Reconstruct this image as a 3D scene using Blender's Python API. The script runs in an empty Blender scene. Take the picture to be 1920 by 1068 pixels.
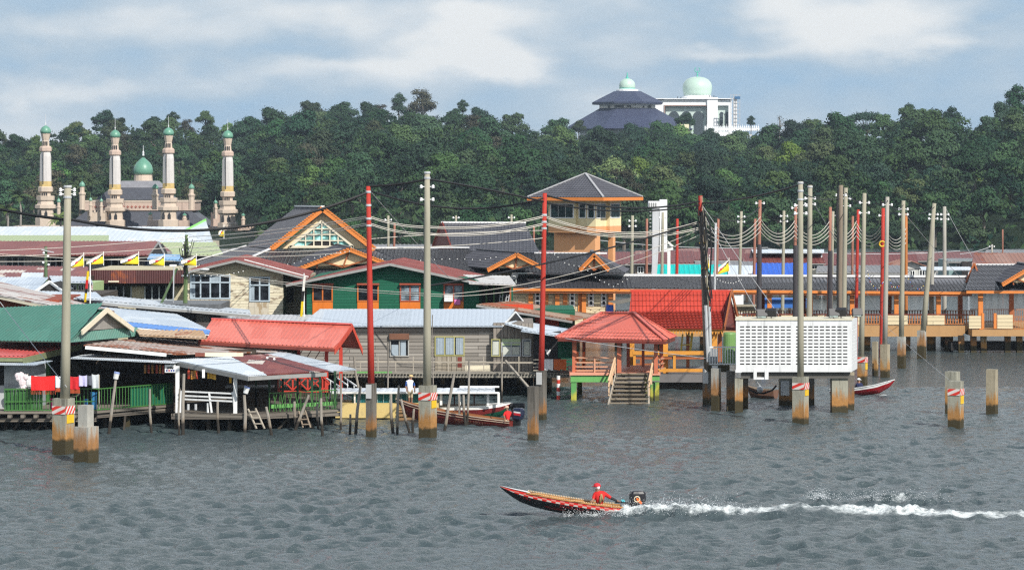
import bpy, math, random
import numpy as np
from mathutils import Vector, Matrix, noise
R = math.radians
rnd = random.Random(7)
SC = bpy.context.scene
COL = SC.collection
# ---------------------------------------------------------------- camera, sky, sun, exposure
H, F, HOR = 13.3, 5500.0, 340.0          # eye height (m), focal length in photo pixels, horizon row
cd = bpy.data.cameras.new('camera')
cam = bpy.data.objects.new('camera', cd)
COL.objects.link(cam)
cam.location = (0, 0, H)
cam.rotation_euler = (R(90), 0, 0)
cd.sensor_width = 36
cd.lens = 36 * F / 1920
cd.shift_y = -(534 - HOR) / 1920
cd.clip_start = 1
cd.clip_end = 20000
SC.camera = cam
SC.view_settings.view_transform = 'Standard'
SC.view_settings.look = 'None'
SC.view_settings.exposure = 0.15
SC.view_settings.gamma = 1
SC.cycles.use_denoising = False
SC.cycles.max_bounces = 6
SC.cycles.filter_width = 1.3
SC.cycles.sample_clamp_direct = 4.0
SC.cycles.sample_clamp_indirect = 2.0
SUN = Vector((0.42, -0.645, 0.64)).normalized()
sl = bpy.data.lights.new('sun', 'SUN')
sl.energy = 5.0
sl.angle = R(0.6)
sl.color = (1.0, 0.955, 0.88)
so = bpy.data.objects.new('sun', sl)
so.rotation_euler = SUN.to_track_quat('Z', 'Y').to_euler()
so.location = (60, -60, 120)
COL.objects.link(so)
CLOUDS = [(880, 55, 95, 62, .55), (930, 118, 95, 26, .30), (1000, 20, 120, 40, .25), (720, 122, 330, 20, .25), (380, 150, 330, 22, .22), (160, 45, 160, 40, .16), (380, 55, 120, 45, .12), (600, 25, 130, 30, .14),
    (1590, 45, 130, 62, .45), (1700, 30, 140, 50, .20), (1340, 96, 90, 14, .28), (1480, 60, 90, 60, .14), (1180, 40, 90, 60, .16), (1760, 92, 100, 14, .2), (180, 180, 260, 22, .2), (1260, 190, 330, 40, .10),
    (570, 88, 130, 26, -.22), (90, 120, 190, 34, -.16), (1330, 40, 70, 40, -.10), (1150, 140, 200, 30, -.12), (1880, 60, 90, 60, -.14), (1560, 150, 260, 34, -.16), (520, 195, 500, 20, -.06)]
def build_world():
 w = bpy.data.worlds.new('World')
 SC.world = w
 w.use_nodes = True
 nt = w.node_tree
 n, l = nt.nodes, nt.links
 n.clear()
 out = n.new('ShaderNodeOutputWorld')
 bg = n.new('ShaderNodeBackground')
 l.new(bg.outputs[0], out.inputs[0])
 sky = n.new('ShaderNodeTexSky')
 sky.sky_type = 'NISHITA'
 sky.sun_disc = False
 sky.sun_elevation = math.asin(SUN.z)
 sky.sun_rotation = math.atan2(SUN.x, SUN.y)
 sky.ozone_density = 3.0
 sky.air_density = 1.0
 sky.dust_density = 0.4
 bg.inputs['Strength'].default_value = 0.082
 tc = n.new('ShaderNodeTexCoord')
 sep = n.new('ShaderNodeSeparateXYZ')
 l.new(tc.outputs['Generated'], sep.inputs[0])
 def math_(op, a, b=None, c=None):
  m = n.new('ShaderNodeMath')
  m.operation = op
  for i, v in enumerate((a, b, c)):
   if v is None:
    continue
   if isinstance(v, (int, float)):
    m.inputs[i].default_value = v
   else:
    l.new(v, m.inputs[i])
  return m.outputs[0]
 z = math_('MAXIMUM', sep.outputs[2], 0.0)
 k = math_('ADD', z, 0.14)
 u = math_('DIVIDE', sep.outputs[0], k)
 v = math_('DIVIDE', sep.outputs[1], k)
 cmb = n.new('ShaderNodeCombineXYZ')
 l.new(u, cmb.inputs[0])
 l.new(v, cmb.inputs[1])
 def noise_(scale, detail, rough, off, dist=0.0, src=None):
  mp = n.new('ShaderNodeMapping')
  mp.inputs['Location'].default_value = off
  l.new((src or cmb).outputs[0], mp.inputs[0])
  t = n.new('ShaderNodeTexNoise')
  t.inputs['Scale'].default_value = scale
  t.inputs['Detail'].default_value = detail
  t.inputs['Roughness'].default_value = rough
  t.inputs['Distortion'].default_value = dist
  l.new(mp.outputs[0], t.inputs['Vector'])
  return t.outputs['Fac']
 def ramp(val, stops):
  r = n.new('ShaderNodeValToRGB')
  r.color_ramp.interpolation = 'EASE'
  e = r.color_ramp.elements
  e[0].position, e[0].color = stops[0][0], stops[0][1]
  e[1].position, e[1].color = stops[-1][0], stops[-1][1]
  for p, c in stops[1:-1]:
   x = e.new(p)
   x.color = c
  l.new(val, r.inputs[0])
  return r.outputs[0]
 def g(x):
  return (x, x, x, 1)
 yq = math_('MAXIMUM', sep.outputs[1], 0.05)
 cm2 = n.new('ShaderNodeCombineXYZ')
 l.new(math_('MULTIPLY', math_('DIVIDE', sep.outputs[0], yq), 34.0), cm2.inputs[0])
 l.new(math_('MULTIPLY', math_('DIVIDE', sep.outputs[2], yq), 74.0), cm2.inputs[1])
 wob = noise_(.8, 4, 0.5, (2.0, 7.0, 0), 0.0, cm2)
 wob2 = noise_(1.0, 4, 0.5, (9.0, 3.0, 0), 0.0, cm2)
 az = math_('ADD', math_('DIVIDE', sep.outputs[0], yq), math_('MULTIPLY', math_('SUBTRACT', wob, .5), .05))
 el = math_('ADD', math_('DIVIDE', sep.outputs[2], yq), math_('MULTIPLY', math_('SUBTRACT', wob2, .5), .018))
 tot = None
 for px, py, rx, ry, amt in CLOUDS:
  a = math_('DIVIDE', math_('SUBTRACT', az, (px - 960) / F), rx / F)
  e = math_('DIVIDE', math_('SUBTRACT', el, (HOR - py) / F), ry / F)
  q = math_('ADD', math_('MULTIPLY', a, a), math_('MULTIPLY', e, e))
  q = math_('MULTIPLY', math_('EXPONENT', math_('MULTIPLY', q, -1.0)), amt)
  tot = q if tot is None else math_('ADD', tot, q)
 fray = math_('MULTIPLY', math_('SUBTRACT', noise_(.5, 5, 0.5, (8.4, 5.2, 0), 0.2, cm2), .5), 1.1)
 high = n.new('ShaderNodeMapRange')
 high.interpolation_type = 'SMOOTHSTEP'
 l.new(sep.outputs[2], high.inputs[0])
 high.inputs[1].default_value, high.inputs[2].default_value = .05, .25
 zen = n.new('ShaderNodeMapRange')
 zen.interpolation_type = 'SMOOTHSTEP'
 l.new(sep.outputs[2], zen.inputs[0])
 zen.inputs[1].default_value, zen.inputs[2].default_value = .35, .7
 val = math_('ADD', math_('ADD', tot, math_('MULTIPLY_ADD', high.outputs[0], .36, .54)), math_('MULTIPLY_ADD', zen.outputs[0], -.75, fray))
 cover = ramp(val, [(0.12, g(0)), (0.62, g(1))])
 shade = ramp(val, [(0.45, g(0)), (1.0, g(1))])
 ccol = n.new('ShaderNodeMix')
 ccol.data_type = 'RGBA'
 l.new(shade, ccol.inputs['Factor'])
 ccol.inputs[6].default_value = (5.2, 6.5, 7.7, 1)
 ccol.inputs[7].default_value = (9.9, 10.0, 9.9, 1)
 tint = n.new('ShaderNodeMix')
 tint.data_type = 'RGBA'
 l.new(math_('MULTIPLY_ADD', zen.outputs[0], -.7, .75), tint.inputs['Factor'])
 l.new(sky.outputs[0], tint.inputs[6])
 tint.inputs[7].default_value = (2.6, 5.1, 8.4, 1)
 mix = n.new('ShaderNodeMix')
 mix.data_type = 'RGBA'
 cf = math_('MULTIPLY', cover, 0.92)
 l.new(cf, mix.inputs['Factor'])
 l.new(tint.outputs[2], mix.inputs[6])
 l.new(ccol.outputs[2], mix.inputs[7])
 up = math_('MULTIPLY_ADD', math_('MULTIPLY', high.outputs[0], math_('SUBTRACT', 1.0, zen.outputs[0])), .42, 1.0)
 sc_ = n.new('ShaderNodeVectorMath')
 sc_.operation = 'SCALE'
 l.new(mix.outputs[2], sc_.inputs[0])
 l.new(up, sc_.inputs['Scale'])
 l.new(sc_.outputs[0], bg.inputs['Color'])
build_world()
# ---------------------------------------------------------------- geometry helpers
def P(px, py, Y):
 return Vector(((px - 960) / F * Y, Y, H - (py - HOR) / F * Y))
def D(py):
 return H * F / (py - HOR)
class MB:
 def __init__(s):
  s.v, s.f, s.m = [], [], []
 def add(s, verts, faces, m=0):
  b = len(s.v)
  s.v.extend((float(p[0]), float(p[1]), float(p[2])) for p in verts)
  s.f.extend(tuple(i + b for i in f) for f in faces)
  s.m.extend([m] * len(faces))
  return s
 def poly(s, pts, m=0):
  return s.add(pts, [tuple(range(len(pts)))], m)
 def hexa(s, a, m=0):
  return s.add(a, [(0, 3, 2, 1), (4, 5, 6, 7), (0, 1, 5, 4), (1, 2, 6, 5), (2, 3, 7, 6), (3, 0, 4, 7)], m)
 def box(s, x0, x1, y0, y1, z0, z1, m=0):
  x0, x1 = min(x0, x1), max(x0, x1)
  y0, y1 = min(y0, y1), max(y0, y1)
  z0, z1 = min(z0, z1), max(z0, z1)
  return s.hexa([(x0, y0, z0), (x1, y0, z0), (x1, y1, z0), (x0, y1, z0), (x0, y0, z1), (x1, y0, z1), (x1, y1, z1), (x0, y1, z1)], m)
 def pbox(s, px0, px1, py0, py1, Y, d, m=0):
  a, b = P(px0, py1, Y), P(px1, py0, Y)
  return s.box(a.x, b.x, Y, Y + d, a.z, b.z, m)
 def rbox(s, c, sx, sy, sz, yaw=0, m=0, pitch=0, roll=0):
  c = Vector(c)
  M_ = Matrix.Rotation(yaw, 3, 'Z') @ Matrix.Rotation(pitch, 3, 'X') @ Matrix.Rotation(roll, 3, 'Y')
  q = [(-1, -1, -1), (1, -1, -1), (1, 1, -1), (-1, 1, -1), (-1, -1, 1), (1, -1, 1), (1, 1, 1), (-1, 1, 1)]
  return s.hexa([c + M_ @ Vector((i * sx / 2, j * sy / 2, k * sz / 2)) for i, j, k in q], m)
 def beam(s, p, q, w, h=None, m=0, up=(0, 0, 1)):
  p, q = Vector(p), Vector(q)
  h = w if h is None else h
  d = (q - p).normalized()
  up = Vector(up)
  if abs(d.dot(up)) > 0.99:
   up = Vector((0, 1, 0))
  a = d.cross(up).normalized() * (w / 2)
  b = a.cross(d).normalized() * (h / 2)
  return s.hexa([p - a - b, p + a - b, p + a + b, p - a + b, q - a - b, q + a - b, q + a + b, q - a + b], m)
 def cyl(s, p, q, r0, r1=None, n=10, m=0):
  return s.tube([p, q], [r0, r0 if r1 is None else r1], n, m)
 def tube(s, pts, r, n=6, m=0, cap=True):
  pts = [Vector(p) for p in pts]
  rr = r if isinstance(r, (list, tuple)) else [r] * len(pts)
  vs, fs = [], []
  d0 = (pts[-1] - pts[0])
  ref = Vector((0, 0, 1)) if abs(d0.normalized().z) < 0.9 else Vector((0, 1, 0))
  for i, p in enumerate(pts):
   d = (pts[min(i + 1, len(pts) - 1)] - pts[max(i - 1, 0)])
   d = d.normalized() if d.length > 1e-9 else Vector((0, 0, 1))
   a = d.cross(ref)
   a = a.normalized() if a.length > 1e-6 else Vector((1, 0, 0))
   b = a.cross(d)
   for k in range(n):
    t = 2 * math.pi * k / n
    vs.append(p + (a * math.cos(t) + b * math.sin(t)) * rr[i])
  for i in range(len(pts) - 1):
   for k in range(n):
    fs.append((i * n + k, i * n + (k + 1) % n, (i + 1) * n + (k + 1) % n, (i + 1) * n + k))
  if cap:
   fs.append(tuple(range(n - 1, -1, -1)))
   fs.append(tuple((len(pts) - 1) * n + k for k in range(n)))
  return s.add(vs, fs, m)
 def lathe(s, c, prof, n=16, m=0, phase=0.0, sq=None):
  c = Vector(c)
  vs, fs = [], []
  for r, z in prof:
   for k in range(n):
    t = 2 * math.pi * k / n + phase
    vs.append(c + Vector((r * math.cos(t), r * math.sin(t), z)))
  for i in range(len(prof) - 1):
   for k in range(n):
    fs.append((i * n + k, i * n + (k + 1) % n, (i + 1) * n + (k + 1) % n, (i + 1) * n + k))
  fs.append(tuple(range(n - 1, -1, -1)))
  fs.append(tuple((len(prof) - 1) * n + k for k in range(n)))
  return s.add(vs, fs, m)
 def ball(s, c, r, nu=10, nv=6, m=0, sc=(1, 1, 1)):
  c = Vector(c)
  vs, fs = [c + Vector((0, 0, r * sc[2]))], []
  for i in range(1, nv):
   a = math.pi * i / nv
   for k in range(nu):
    t = 2 * math.pi * k / nu
    vs.append(c + Vector((r * math.sin(a) * math.cos(t) * sc[0], r * math.sin(a) * math.sin(t) * sc[1], r * math.cos(a) * sc[2])))
  vs.append(c - Vector((0, 0, r * sc[2])))
  for k in range(nu):
   fs.append((0, 1 + k, 1 + (k + 1) % nu))
   e = 1 + (nv - 2) * nu
   fs.append((len(vs) - 1, e + (k + 1) % nu, e + k))
  for i in range(nv - 2):
   for k in range(nu):
    a = 1 + i * nu
    fs.append((a + k, a + nu + k, a + nu + (k + 1) % nu, a + (k + 1) % nu))
  return s.add(vs, fs, m)
 def prism(s, pts, off, m=0):
  pts = [Vector(p) for p in pts]
  off = Vector(off)
  n = len(pts)
  fs = [tuple(range(n)), tuple(range(2 * n - 1, n - 1, -1))]
  fs += [(i, n + i, n + (i + 1) % n, (i + 1) % n) for i in range(n)]
  return s.add(pts + [p + off for p in pts], fs, m)
 def roof(s, pts, m=0, style='rib', pitch=0.3, amp=0.035, thick=0.06, course=0.36, step=0.03, under=None):
  pts = [Vector(p) for p in pts]
  under = m if under is None else under
  if style == 'flat':
   d = Vector((0, 0, -thick))
   return s.prism(pts, d, m)
  U = (pts[1] - pts[0]).normalized()
  Nn = U.cross(pts[-1] - pts[0]).normalized()
  if Nn.z < 0:
   Nn = -Nn
  V = Nn.cross(U)
  if V.dot(pts[-1] - pts[0]) < 0:
   V = -V
  o = pts[0]
  uv = [((p - o).dot(U), (p - o).dot(V)) for p in pts]
  n = len(uv)
  def span(u):
   lo, hi = 1e9, -1e9
   for i in range(n):
    (a, b), (c, d) = uv[i], uv[(i + 1) % n]
    if abs(a - c) < 1e-7:
     if abs(u - a) < 1e-5:
      lo, hi = min(lo, b, d), max(hi, b, d)
     continue
    t = (u - a) / (c - a)
    if -1e-6 <= t <= 1 + 1e-6:
     x = b + t * (d - b)
     lo, hi = min(lo, x), max(hi, x)
   return lo, hi
  u0, u1 = min(a for a, b in uv), max(a for a, b in uv)
  prof = {'rib': [(0, 0), (.52, 0), (.62, 1), (.9, 1), (1, 0)], 'corr': [(0, 0), (.25, .8), (.5, 1), (.75, .8), (1, 0)], 'tile': [(0, .1), (.3, 0), (.55, .1), (.78, 1), (1, .1)]}[style]
  us, hs = [], []
  k = 0
  while u0 + k * pitch < u1 - 1e-6:
   for a, h in prof[:-1]:
    x = u0 + (k + a) * pitch
    if x < u1:
     us.append(x)
     hs.append(h * amp)
   k += 1
  us.append(u1)
  hs.append(0)
  e = min(1e-4, (u1 - u0) * .01)
  lohi = [span(min(max(u, u0 + e), u1 - e)) for u in us]
  vs, fs = [], []
  def pt(i, v, h):
   vs.append(o + U * us[i] + V * v + Nn * (hs[i] + h))
   return len(vs) - 1
  for i in range(len(us) - 1):
   (l0, h0), (l1, h1) = lohi[i], lohi[i + 1]
   if style == 'tile':
    lo = min(l0, l1)
    hi = max(h0, h1)
    r = math.floor(lo / course)
    while r * course < hi:
     a, b = r * course, (r + 1) * course
     a0, a1 = min(max(a, l0), h0), min(max(a, l1), h1)
     b0, b1 = min(max(b, l0), h0), min(max(b, l1), h1)
     if b0 - a0 > 1e-4 or b1 - a1 > 1e-4:
      q = [pt(i, a0, step * (1 - (a0 - a) / course)), pt(i + 1, a1, step * (1 - (a1 - a) / course)), pt(i + 1, b1, step * (1 - (b1 - a) / course)), pt(i, b0, step * (1 - (b0 - a) / course))]
      fs.append(tuple(q))
     r += 1
   else:
    fs.append((pt(i, l0, 0), pt(i + 1, l1, 0), pt(i + 1, h1, 0), pt(i, h0, 0)))
  s.add(vs, fs, m)
  low = [p - Nn * thick for p in pts]
  top = [p - Nn * 0.003 for p in pts]
  s.add(low, [tuple(range(n))], under)
  s.add(top + low, [(i, (i + 1) % n, n + (i + 1) % n, n + i) for i in range(n)], under)
  return s
 def mesh(s, name, origin=(0, 0, 0), smooth=False):
  me = bpy.data.meshes.new(name)
  ox, oy, oz = origin
  me.from_pydata([(x - ox, y - oy, z - oz) for x, y, z in s.v], [], s.f)
  if any(s.m):
   me.polygons.foreach_set('material_index', s.m)
  if smooth:
   me.polygons.foreach_set('use_smooth', [True] * len(s.f))
  me.update()
  return me
def link_mesh(name, me, mats, loc, parent=None):
 for mt in (mats if isinstance(mats, (list, tuple)) else [mats]):
  me.materials.append(mt)
 o = bpy.data.objects.new(name, me)
 COL.objects.link(o)
 if parent is not None:
  o.parent = parent
 else:
  o.location = loc
 return o
def tag(o, label=None, cat=None, group=None, kind=None):
 if label:
  o['label'] = label
 if cat:
  o['category'] = cat
 if group:
  o['group'] = group
 if kind:
  o['kind'] = kind
 return o
class Thing:
 def __init__(s, name, label, cat, loc, group=None):
  s.loc = Vector(loc)
  s.o = bpy.data.objects.new(name, None)
  s.o.empty_display_size = 0.3
  COL.objects.link(s.o)
  s.o.location = s.loc
  tag(s.o, label, cat, group)
 def part(s, name, mb, mats, parent=None, label=None, smooth=False):
  o = link_mesh(name, mb.mesh(name, s.loc, smooth), mats, None, parent or s.o)
  if label:
   o['label'] = label
  return o
def single(name, mb, mats, label, cat, loc, group=None, kind=None, smooth=False):
 o = link_mesh(name, mb.mesh(name, loc, smooth), mats, Vector(loc))
 return tag(o, label, cat, group, kind)
def copy_tree(root, loc, label=None, group=None, rz=None, scale=None, cat=None):
 r = root.copy()
 COL.objects.link(r)
 r.location = loc
 if rz is not None:
  r.rotation_euler = (0, 0, rz)
 if scale is not None:
  r.scale = scale
 if label:
  r['label'] = label
 if group:
  r['group'] = group
 for ch in list(root.children):
  c = ch.copy()
  COL.objects.link(c)
  c.parent = r
  for gch in list(ch.children):
   d = gch.copy()
   COL.objects.link(d)
   d.parent = c
 return r
# ---------------------------------------------------------------- materials
class NT:
 def __init__(s, name):
  s.mat = bpy.data.materials.new(name)
  s.mat.use_nodes = True
  s.n, s.l = s.mat.node_tree.nodes, s.mat.node_tree.links
  s.b = s.n['Principled BSDF']
  s.tc = s.n.new('ShaderNodeTexCoord')
  s.co = s.tc.outputs['Object']
 def put(s, sock, v):
  if isinstance(v, bpy.types.NodeSocket):
   s.l.new(v, sock)
  else:
   sock.default_value = v
 def map(s, scale=(1, 1, 1), loc=(0, 0, 0), src=None):
  m = s.n.new('ShaderNodeMapping')
  m.inputs['Scale'].default_value = scale
  m.inputs['Location'].default_value = loc
  s.l.new(src or s.co, m.inputs[0])
  return m.outputs[0]
 def noise(s, scale, detail=3, rough=.55, vec=None, dist=0.0):
  t = s.n.new('ShaderNodeTexNoise')
  t.inputs['Scale'].default_value = scale
  t.inputs['Detail'].default_value = detail
  t.inputs['Roughness'].default_value = rough
  t.inputs['Distortion'].default_value = dist
  s.l.new(vec or s.co, t.inputs['Vector'])
  return t.outputs['Fac']
 def math(s, op, a, b=None, c=None, clamp=False):
  m = s.n.new('ShaderNodeMath')
  m.operation = op
  m.use_clamp = clamp
  for i, v in enumerate((a, b, c)):
   if v is not None:
    s.put(m.inputs[i], v)
  return m.outputs[0]
 def ss(s, x, a, b):
  m = s.n.new('ShaderNodeMapRange')
  m.interpolation_type = 'SMOOTHSTEP'
  s.put(m.inputs[0], x)
  m.inputs[1].default_value, m.inputs[2].default_value = a, b
  return m.outputs[0]
 def mix(s, f, a, b, mode='MIX'):
  m = s.n.new('ShaderNodeMix')
  m.data_type = 'RGBA'
  m.blend_type = mode
  s.put(m.inputs['Factor'], f)
  for i, v in ((6, a), (7, b)):
   s.put(m.inputs[i], v if isinstance(v, bpy.types.NodeSocket) else (*v[:3], 1))
  return m.outputs[2]
 def xyz(s, src=None):
  x = s.n.new('ShaderNodeSeparateXYZ')
  s.l.new(src or s.co, x.inputs[0])
  return x.outputs
 def comb(s, x, y, z=0.0):
  c = s.n.new('ShaderNodeCombineXYZ')
  for i, v in enumerate((x, y, z)):
   s.put(c.inputs[i], v)
  return c.outputs[0]
 def bump(s, h, strength=.3, dist=.05):
  b = s.n.new('ShaderNodeBump')
  b.inputs['Strength'].default_value = strength
  b.inputs['Distance'].default_value = dist
  s.l.new(h, b.inputs['Height'])
  s.l.new(b.outputs[0], s.b.inputs['Normal'])
 def rand(s):
  return s.n.new('ShaderNodeObjectInfo').outputs['Random']
 def done(s, col, rough=.6, spec=.4, metal=0.0):
  s.put(s.b.inputs['Base Color'], col if isinstance(col, bpy.types.NodeSocket) else (*col[:3], 1))
  s.put(s.b.inputs['Roughness'], rough)
  s.b.inputs['Specular IOR Level'].default_value = spec
  s.b.inputs['Metallic'].default_value = metal
  return s.mat
def mul(c, k):
 return tuple(min(1, x * k) for x in c[:3])
_mc = {}
def paint(name, col, rough=.55, var=.18, scale=1.3, streak=.25, spec=.4):
 if name in _mc:
  return _mc[name]
 t = NT(name)
 a = t.mix(t.noise(scale, 5), mul(col, 1 - var), mul(col, 1 + var))
 s_ = t.ss(t.noise(1.0, 5, .65, t.map((3.2, 3.2, .35))), .5, .75)
 c = t.mix(t.math('MULTIPLY', s_, streak), a, mul(col, .35))
 _mc[name] = t.done(c, rough, spec)
 return _mc[name]
def sheet(name, cols, rust=.35, rustcol=(.19, .055, .02), rough=.45, spec=.5, sw=.85, sl=2.4, dirt=.35, axis='xy'):
 if name in _mc:
  return _mc[name]
 t = NT(name)
 X = t.xyz()
 if axis == 'xy':
  vec = t.comb(X[0], X[1])
 elif axis == 'yx':
  vec = t.comb(X[1], X[0])
 else:
  vec = t.comb(t.math('ADD', X[0], X[1]), X[2])
 br = t.n.new('ShaderNodeTexBrick')
 br.inputs['Scale'].default_value = 1.0
 br.inputs['Brick Width'].default_value = sw
 br.inputs['Row Height'].default_value = sl
 br.inputs['Mortar Size'].default_value = 0.0
 br.offset = .37
 br.inputs['Color1'].default_value = (0, 0, 0, 1)
 br.inputs['Color2'].default_value = (1, 1, 1, 1)
 t.l.new(vec, br.inputs['Vector'])
 cell = t.math('ADD', br.outputs['Color'], t.math('MULTIPLY', t.math('SUBTRACT', t.noise(.8, 4), .5), .5))
 c = t.mix(t.ss(cell, .25, .8), cols[0], cols[1 % len(cols)])
 if len(cols) > 2:
  c = t.mix(t.ss(t.math('ADD', cell, t.math('MULTIPLY', t.noise(.35, 2), .6)), .98, 1.1), c, cols[2])
 rn = t.math('ADD', t.math('MULTIPLY', t.noise(.55, 6, .62), .7), t.math('MULTIPLY', t.noise(4.5, 5, .7), .3))
 rn = t.math('ADD', rn, t.math('MULTIPLY', t.math('SUBTRACT', br.outputs['Color'], .5), .22))
 rf = t.ss(rn, .74 - .38 * rust, .84 - .38 * rust)
 rc = t.mix(t.noise(3.0, 4), mul(rustcol, .65), mul(rustcol, 1.9))
 c = t.mix(rf, c, rc)
 d = t.ss(t.noise(2.2, 6, .7), .48, .78)
 c = t.mix(t.math('MULTIPLY', d, dirt), c, (.10, .085, .065))
 rg = t.math('ADD', t.math('MULTIPLY', rf, .35), rough)
 _mc[name] = t.done(c, rg, spec)
 return _mc[name]
def planks(name, ca, cb, bh=.2, bl=2.6, gap=.02, rough=.8, peel=None, pf=.5, vertical=False):
 if name in _mc:
  return _mc[name]
 t = NT(name)
 X = t.xyz()
 h = t.math('ADD', X[0], X[1])
 vec = t.comb(X[2], h) if vertical else t.comb(h, X[2])
 br = t.n.new('ShaderNodeTexBrick')
 br.inputs['Scale'].default_value = 1.0
 br.inputs['Brick Width'].default_value = bl
 br.inputs['Row Height'].default_value = bh
 br.inputs['Mortar Size'].default_value = gap
 br.inputs['Mortar Smooth'].default_value = .3
 br.inputs['Bias'].default_value = 0.0
 br.inputs['Color1'].default_value = (*ca, 1)
 br.inputs['Color2'].default_value = (*cb, 1)
 br.inputs['Mortar'].default_value = (*mul(ca, .25), 1)
 t.l.new(vec, br.inputs['Vector'])
 grain = t.noise(1.0, 6, .65, t.map((.7, 14, 1), src=vec))
 c = t.mix(t.math('MULTIPLY', grain, .55), br.outputs['Color'], mul(ca, .45))
 if peel:
  pn = t.math('ADD', t.math('MULTIPLY', t.noise(1.0, 6, .7, t.map((1.2, 4, 1), src=vec)), .7), t.math('MULTIPLY', t.noise(.4, 3), .3))
  c = t.mix(t.ss(pn, .62 - .25 * pf, .68 - .25 * pf), c, peel)
 t.bump(br.outputs['Fac'], .5, -.02)
 _mc[name] = t.done(c, rough, .25)
 return _mc[name]
def pilemat(name, top=(.31, .30, .24), rust=(.37, .17, .04), low=(.045, .036, .016), h0=.55, h1=1.5, dark=.6, rustamt=.92):
 if name in _mc:
  return _mc[name]
 t = NT(name)
 rn = t.rand()
 va = t.n.new('ShaderNodeVectorMath')
 t.l.new(t.co, va.inputs[0])
 t.l.new(t.comb(t.math('MULTIPLY', rn, 37.0), t.math('MULTIPLY', rn, 91.0)), va.inputs[1])
 X0 = t.xyz()
 t.co = va.outputs[0]
 X = [X0[0], X0[1], t.math('ADD', X0[2], t.math('MULTIPLY', t.math('SUBTRACT', t.math('FRACT', t.math('MULTIPLY', rn, 5.3)), .5), .55))]
 st = t.noise(1.0, 5, .65, t.map((5, 5, .5)))
 z = t.math('ADD', X[2], t.math('MULTIPLY', t.math('SUBTRACT', st, .5), 2.6))
 z2 = t.math('ADD', X[2], t.math('MULTIPLY', t.math('SUBTRACT', t.noise(3.0, 4), .5), .35))
 c = t.mix(t.noise(2.5, 6, .7), mul(top, .7), mul(top, 1.25))
 dk = t.ss(t.math('ADD', t.noise(1.0, 6, .7, t.map((4, 4, .35), (5, 2, 1))), t.math('MULTIPLY', t.math('SUBTRACT', X[2], 2.0), .09)), .46, .72)
 c = t.mix(t.math('MULTIPLY', dk, dark), c, (.045, .04, .033))
 r = t.mix(t.noise(3, 6, .7), mul(rust, .35), mul(rust, 1.5))
 rf = t.math('SUBTRACT', 1.0, t.ss(z, h0 + .25, h1))
 c = t.mix(t.math('MULTIPLY', rf, rustamt), c, r)
 c = t.mix(t.math('SUBTRACT', 1.0, t.ss(z2, h0 - .1, h0 + .12)), c, low)
 t.bump(t.noise(12, 5), .35, .03)
 _mc[name] = t.done(c, .8, .3)
 return _mc[name]
def polemat(name, col, var=.25):
 if name in _mc:
  return _mc[name]
 t = NT(name)
 c = t.mix(t.noise(1.0, 6, .65, t.map((4, 4, .25))), mul(col, 1 - var), mul(col, 1 + var))
 c = t.mix(t.math('MULTIPLY', t.ss(t.noise(1.0, 5, .7, t.map((9, 9, .8))), .56, .74), .5), c, mul(col, .4))
 _mc[name] = t.done(c, .7, .3)
 return _mc[name]
def tiles(name, col, rough=.42, var=.3):
 if name in _mc:
  return _mc[name]
 t = NT(name)
 c = t.mix(t.noise(.9, 5), mul(col, 1 - var), mul(col, 1 + var))
 c = t.mix(t.math('MULTIPLY', t.ss(t.noise(5.0, 3), .55, .7), .4), c, mul(col, 1.7))
 c = t.mix(t.math('MULTIPLY', t.ss(t.noise(.5, 6, .7), .5, .75), .35), c, mul(col, .5))
 _mc[name] = t.done(c, rough, .5)
 return _mc[name]
def stripes(name, ca, cb, period=.3, slope=1.0):
 if name in _mc:
  return _mc[name]
 t = NT(name)
 X = t.xyz()
 u = t.math('ADD', t.math('ADD', X[0], X[1]), t.math('MULTIPLY', X[2], -slope))
 f = t.math('GREATER_THAN', t.math('FRACT', t.math('DIVIDE', u, period)), .5)
 c = t.mix(f, ca, cb)
 c = t.mix(t.math('MULTIPLY', t.ss(t.noise(6, 5), .5, .8), .35), c, (.15, .12, .1))
 _mc[name] = t.done(c, .5, .4)
 return _mc[name]
def leafmat(name, ca, cb, hue=.5):
 if name in _mc:
  return _mc[name]
 t = NT(name)
 r = t.rand()
 c = t.mix(t.noise(.16, 3), ca, cb)
 c = t.mix(t.math('MULTIPLY', t.ss(t.noise(1.4, 2), .45, .8), .5), c, mul(cb, 1.35))
 hs = t.n.new('ShaderNodeHueSaturation')
 t.put(hs.inputs['Hue'], t.math('ADD', .5, t.math('MULTIPLY', t.math('SUBTRACT', r, .5), .07)))
 t.put(hs.inputs['Value'], t.math('ADD', .62, t.math('MULTIPLY', t.math('FRACT', t.math('MULTIPLY', r, 7.31)), .8)))
 t.put(hs.inputs['Saturation'], t.math('ADD', .8, t.math('MULTIPLY', t.math('FRACT', t.math('MULTIPLY', r, 3.77)), .3)))
 t.l.new(c, hs.inputs['Color'])
 m = t.done(hs.outputs[0], .65, .2)
 _mc[name] = m
 return m
def glassmat(name, col=(.012, .014, .018), rough=.12):
 if name in _mc:
  return _mc[name]
 t = NT(name)
 c = t.mix(t.ss(t.noise(1.7, 3), .4, .7), mul(col, .5), mul(col, 2.2))
 _mc[name] = t.done(c, rough, .22)
 return _mc[name]
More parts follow.
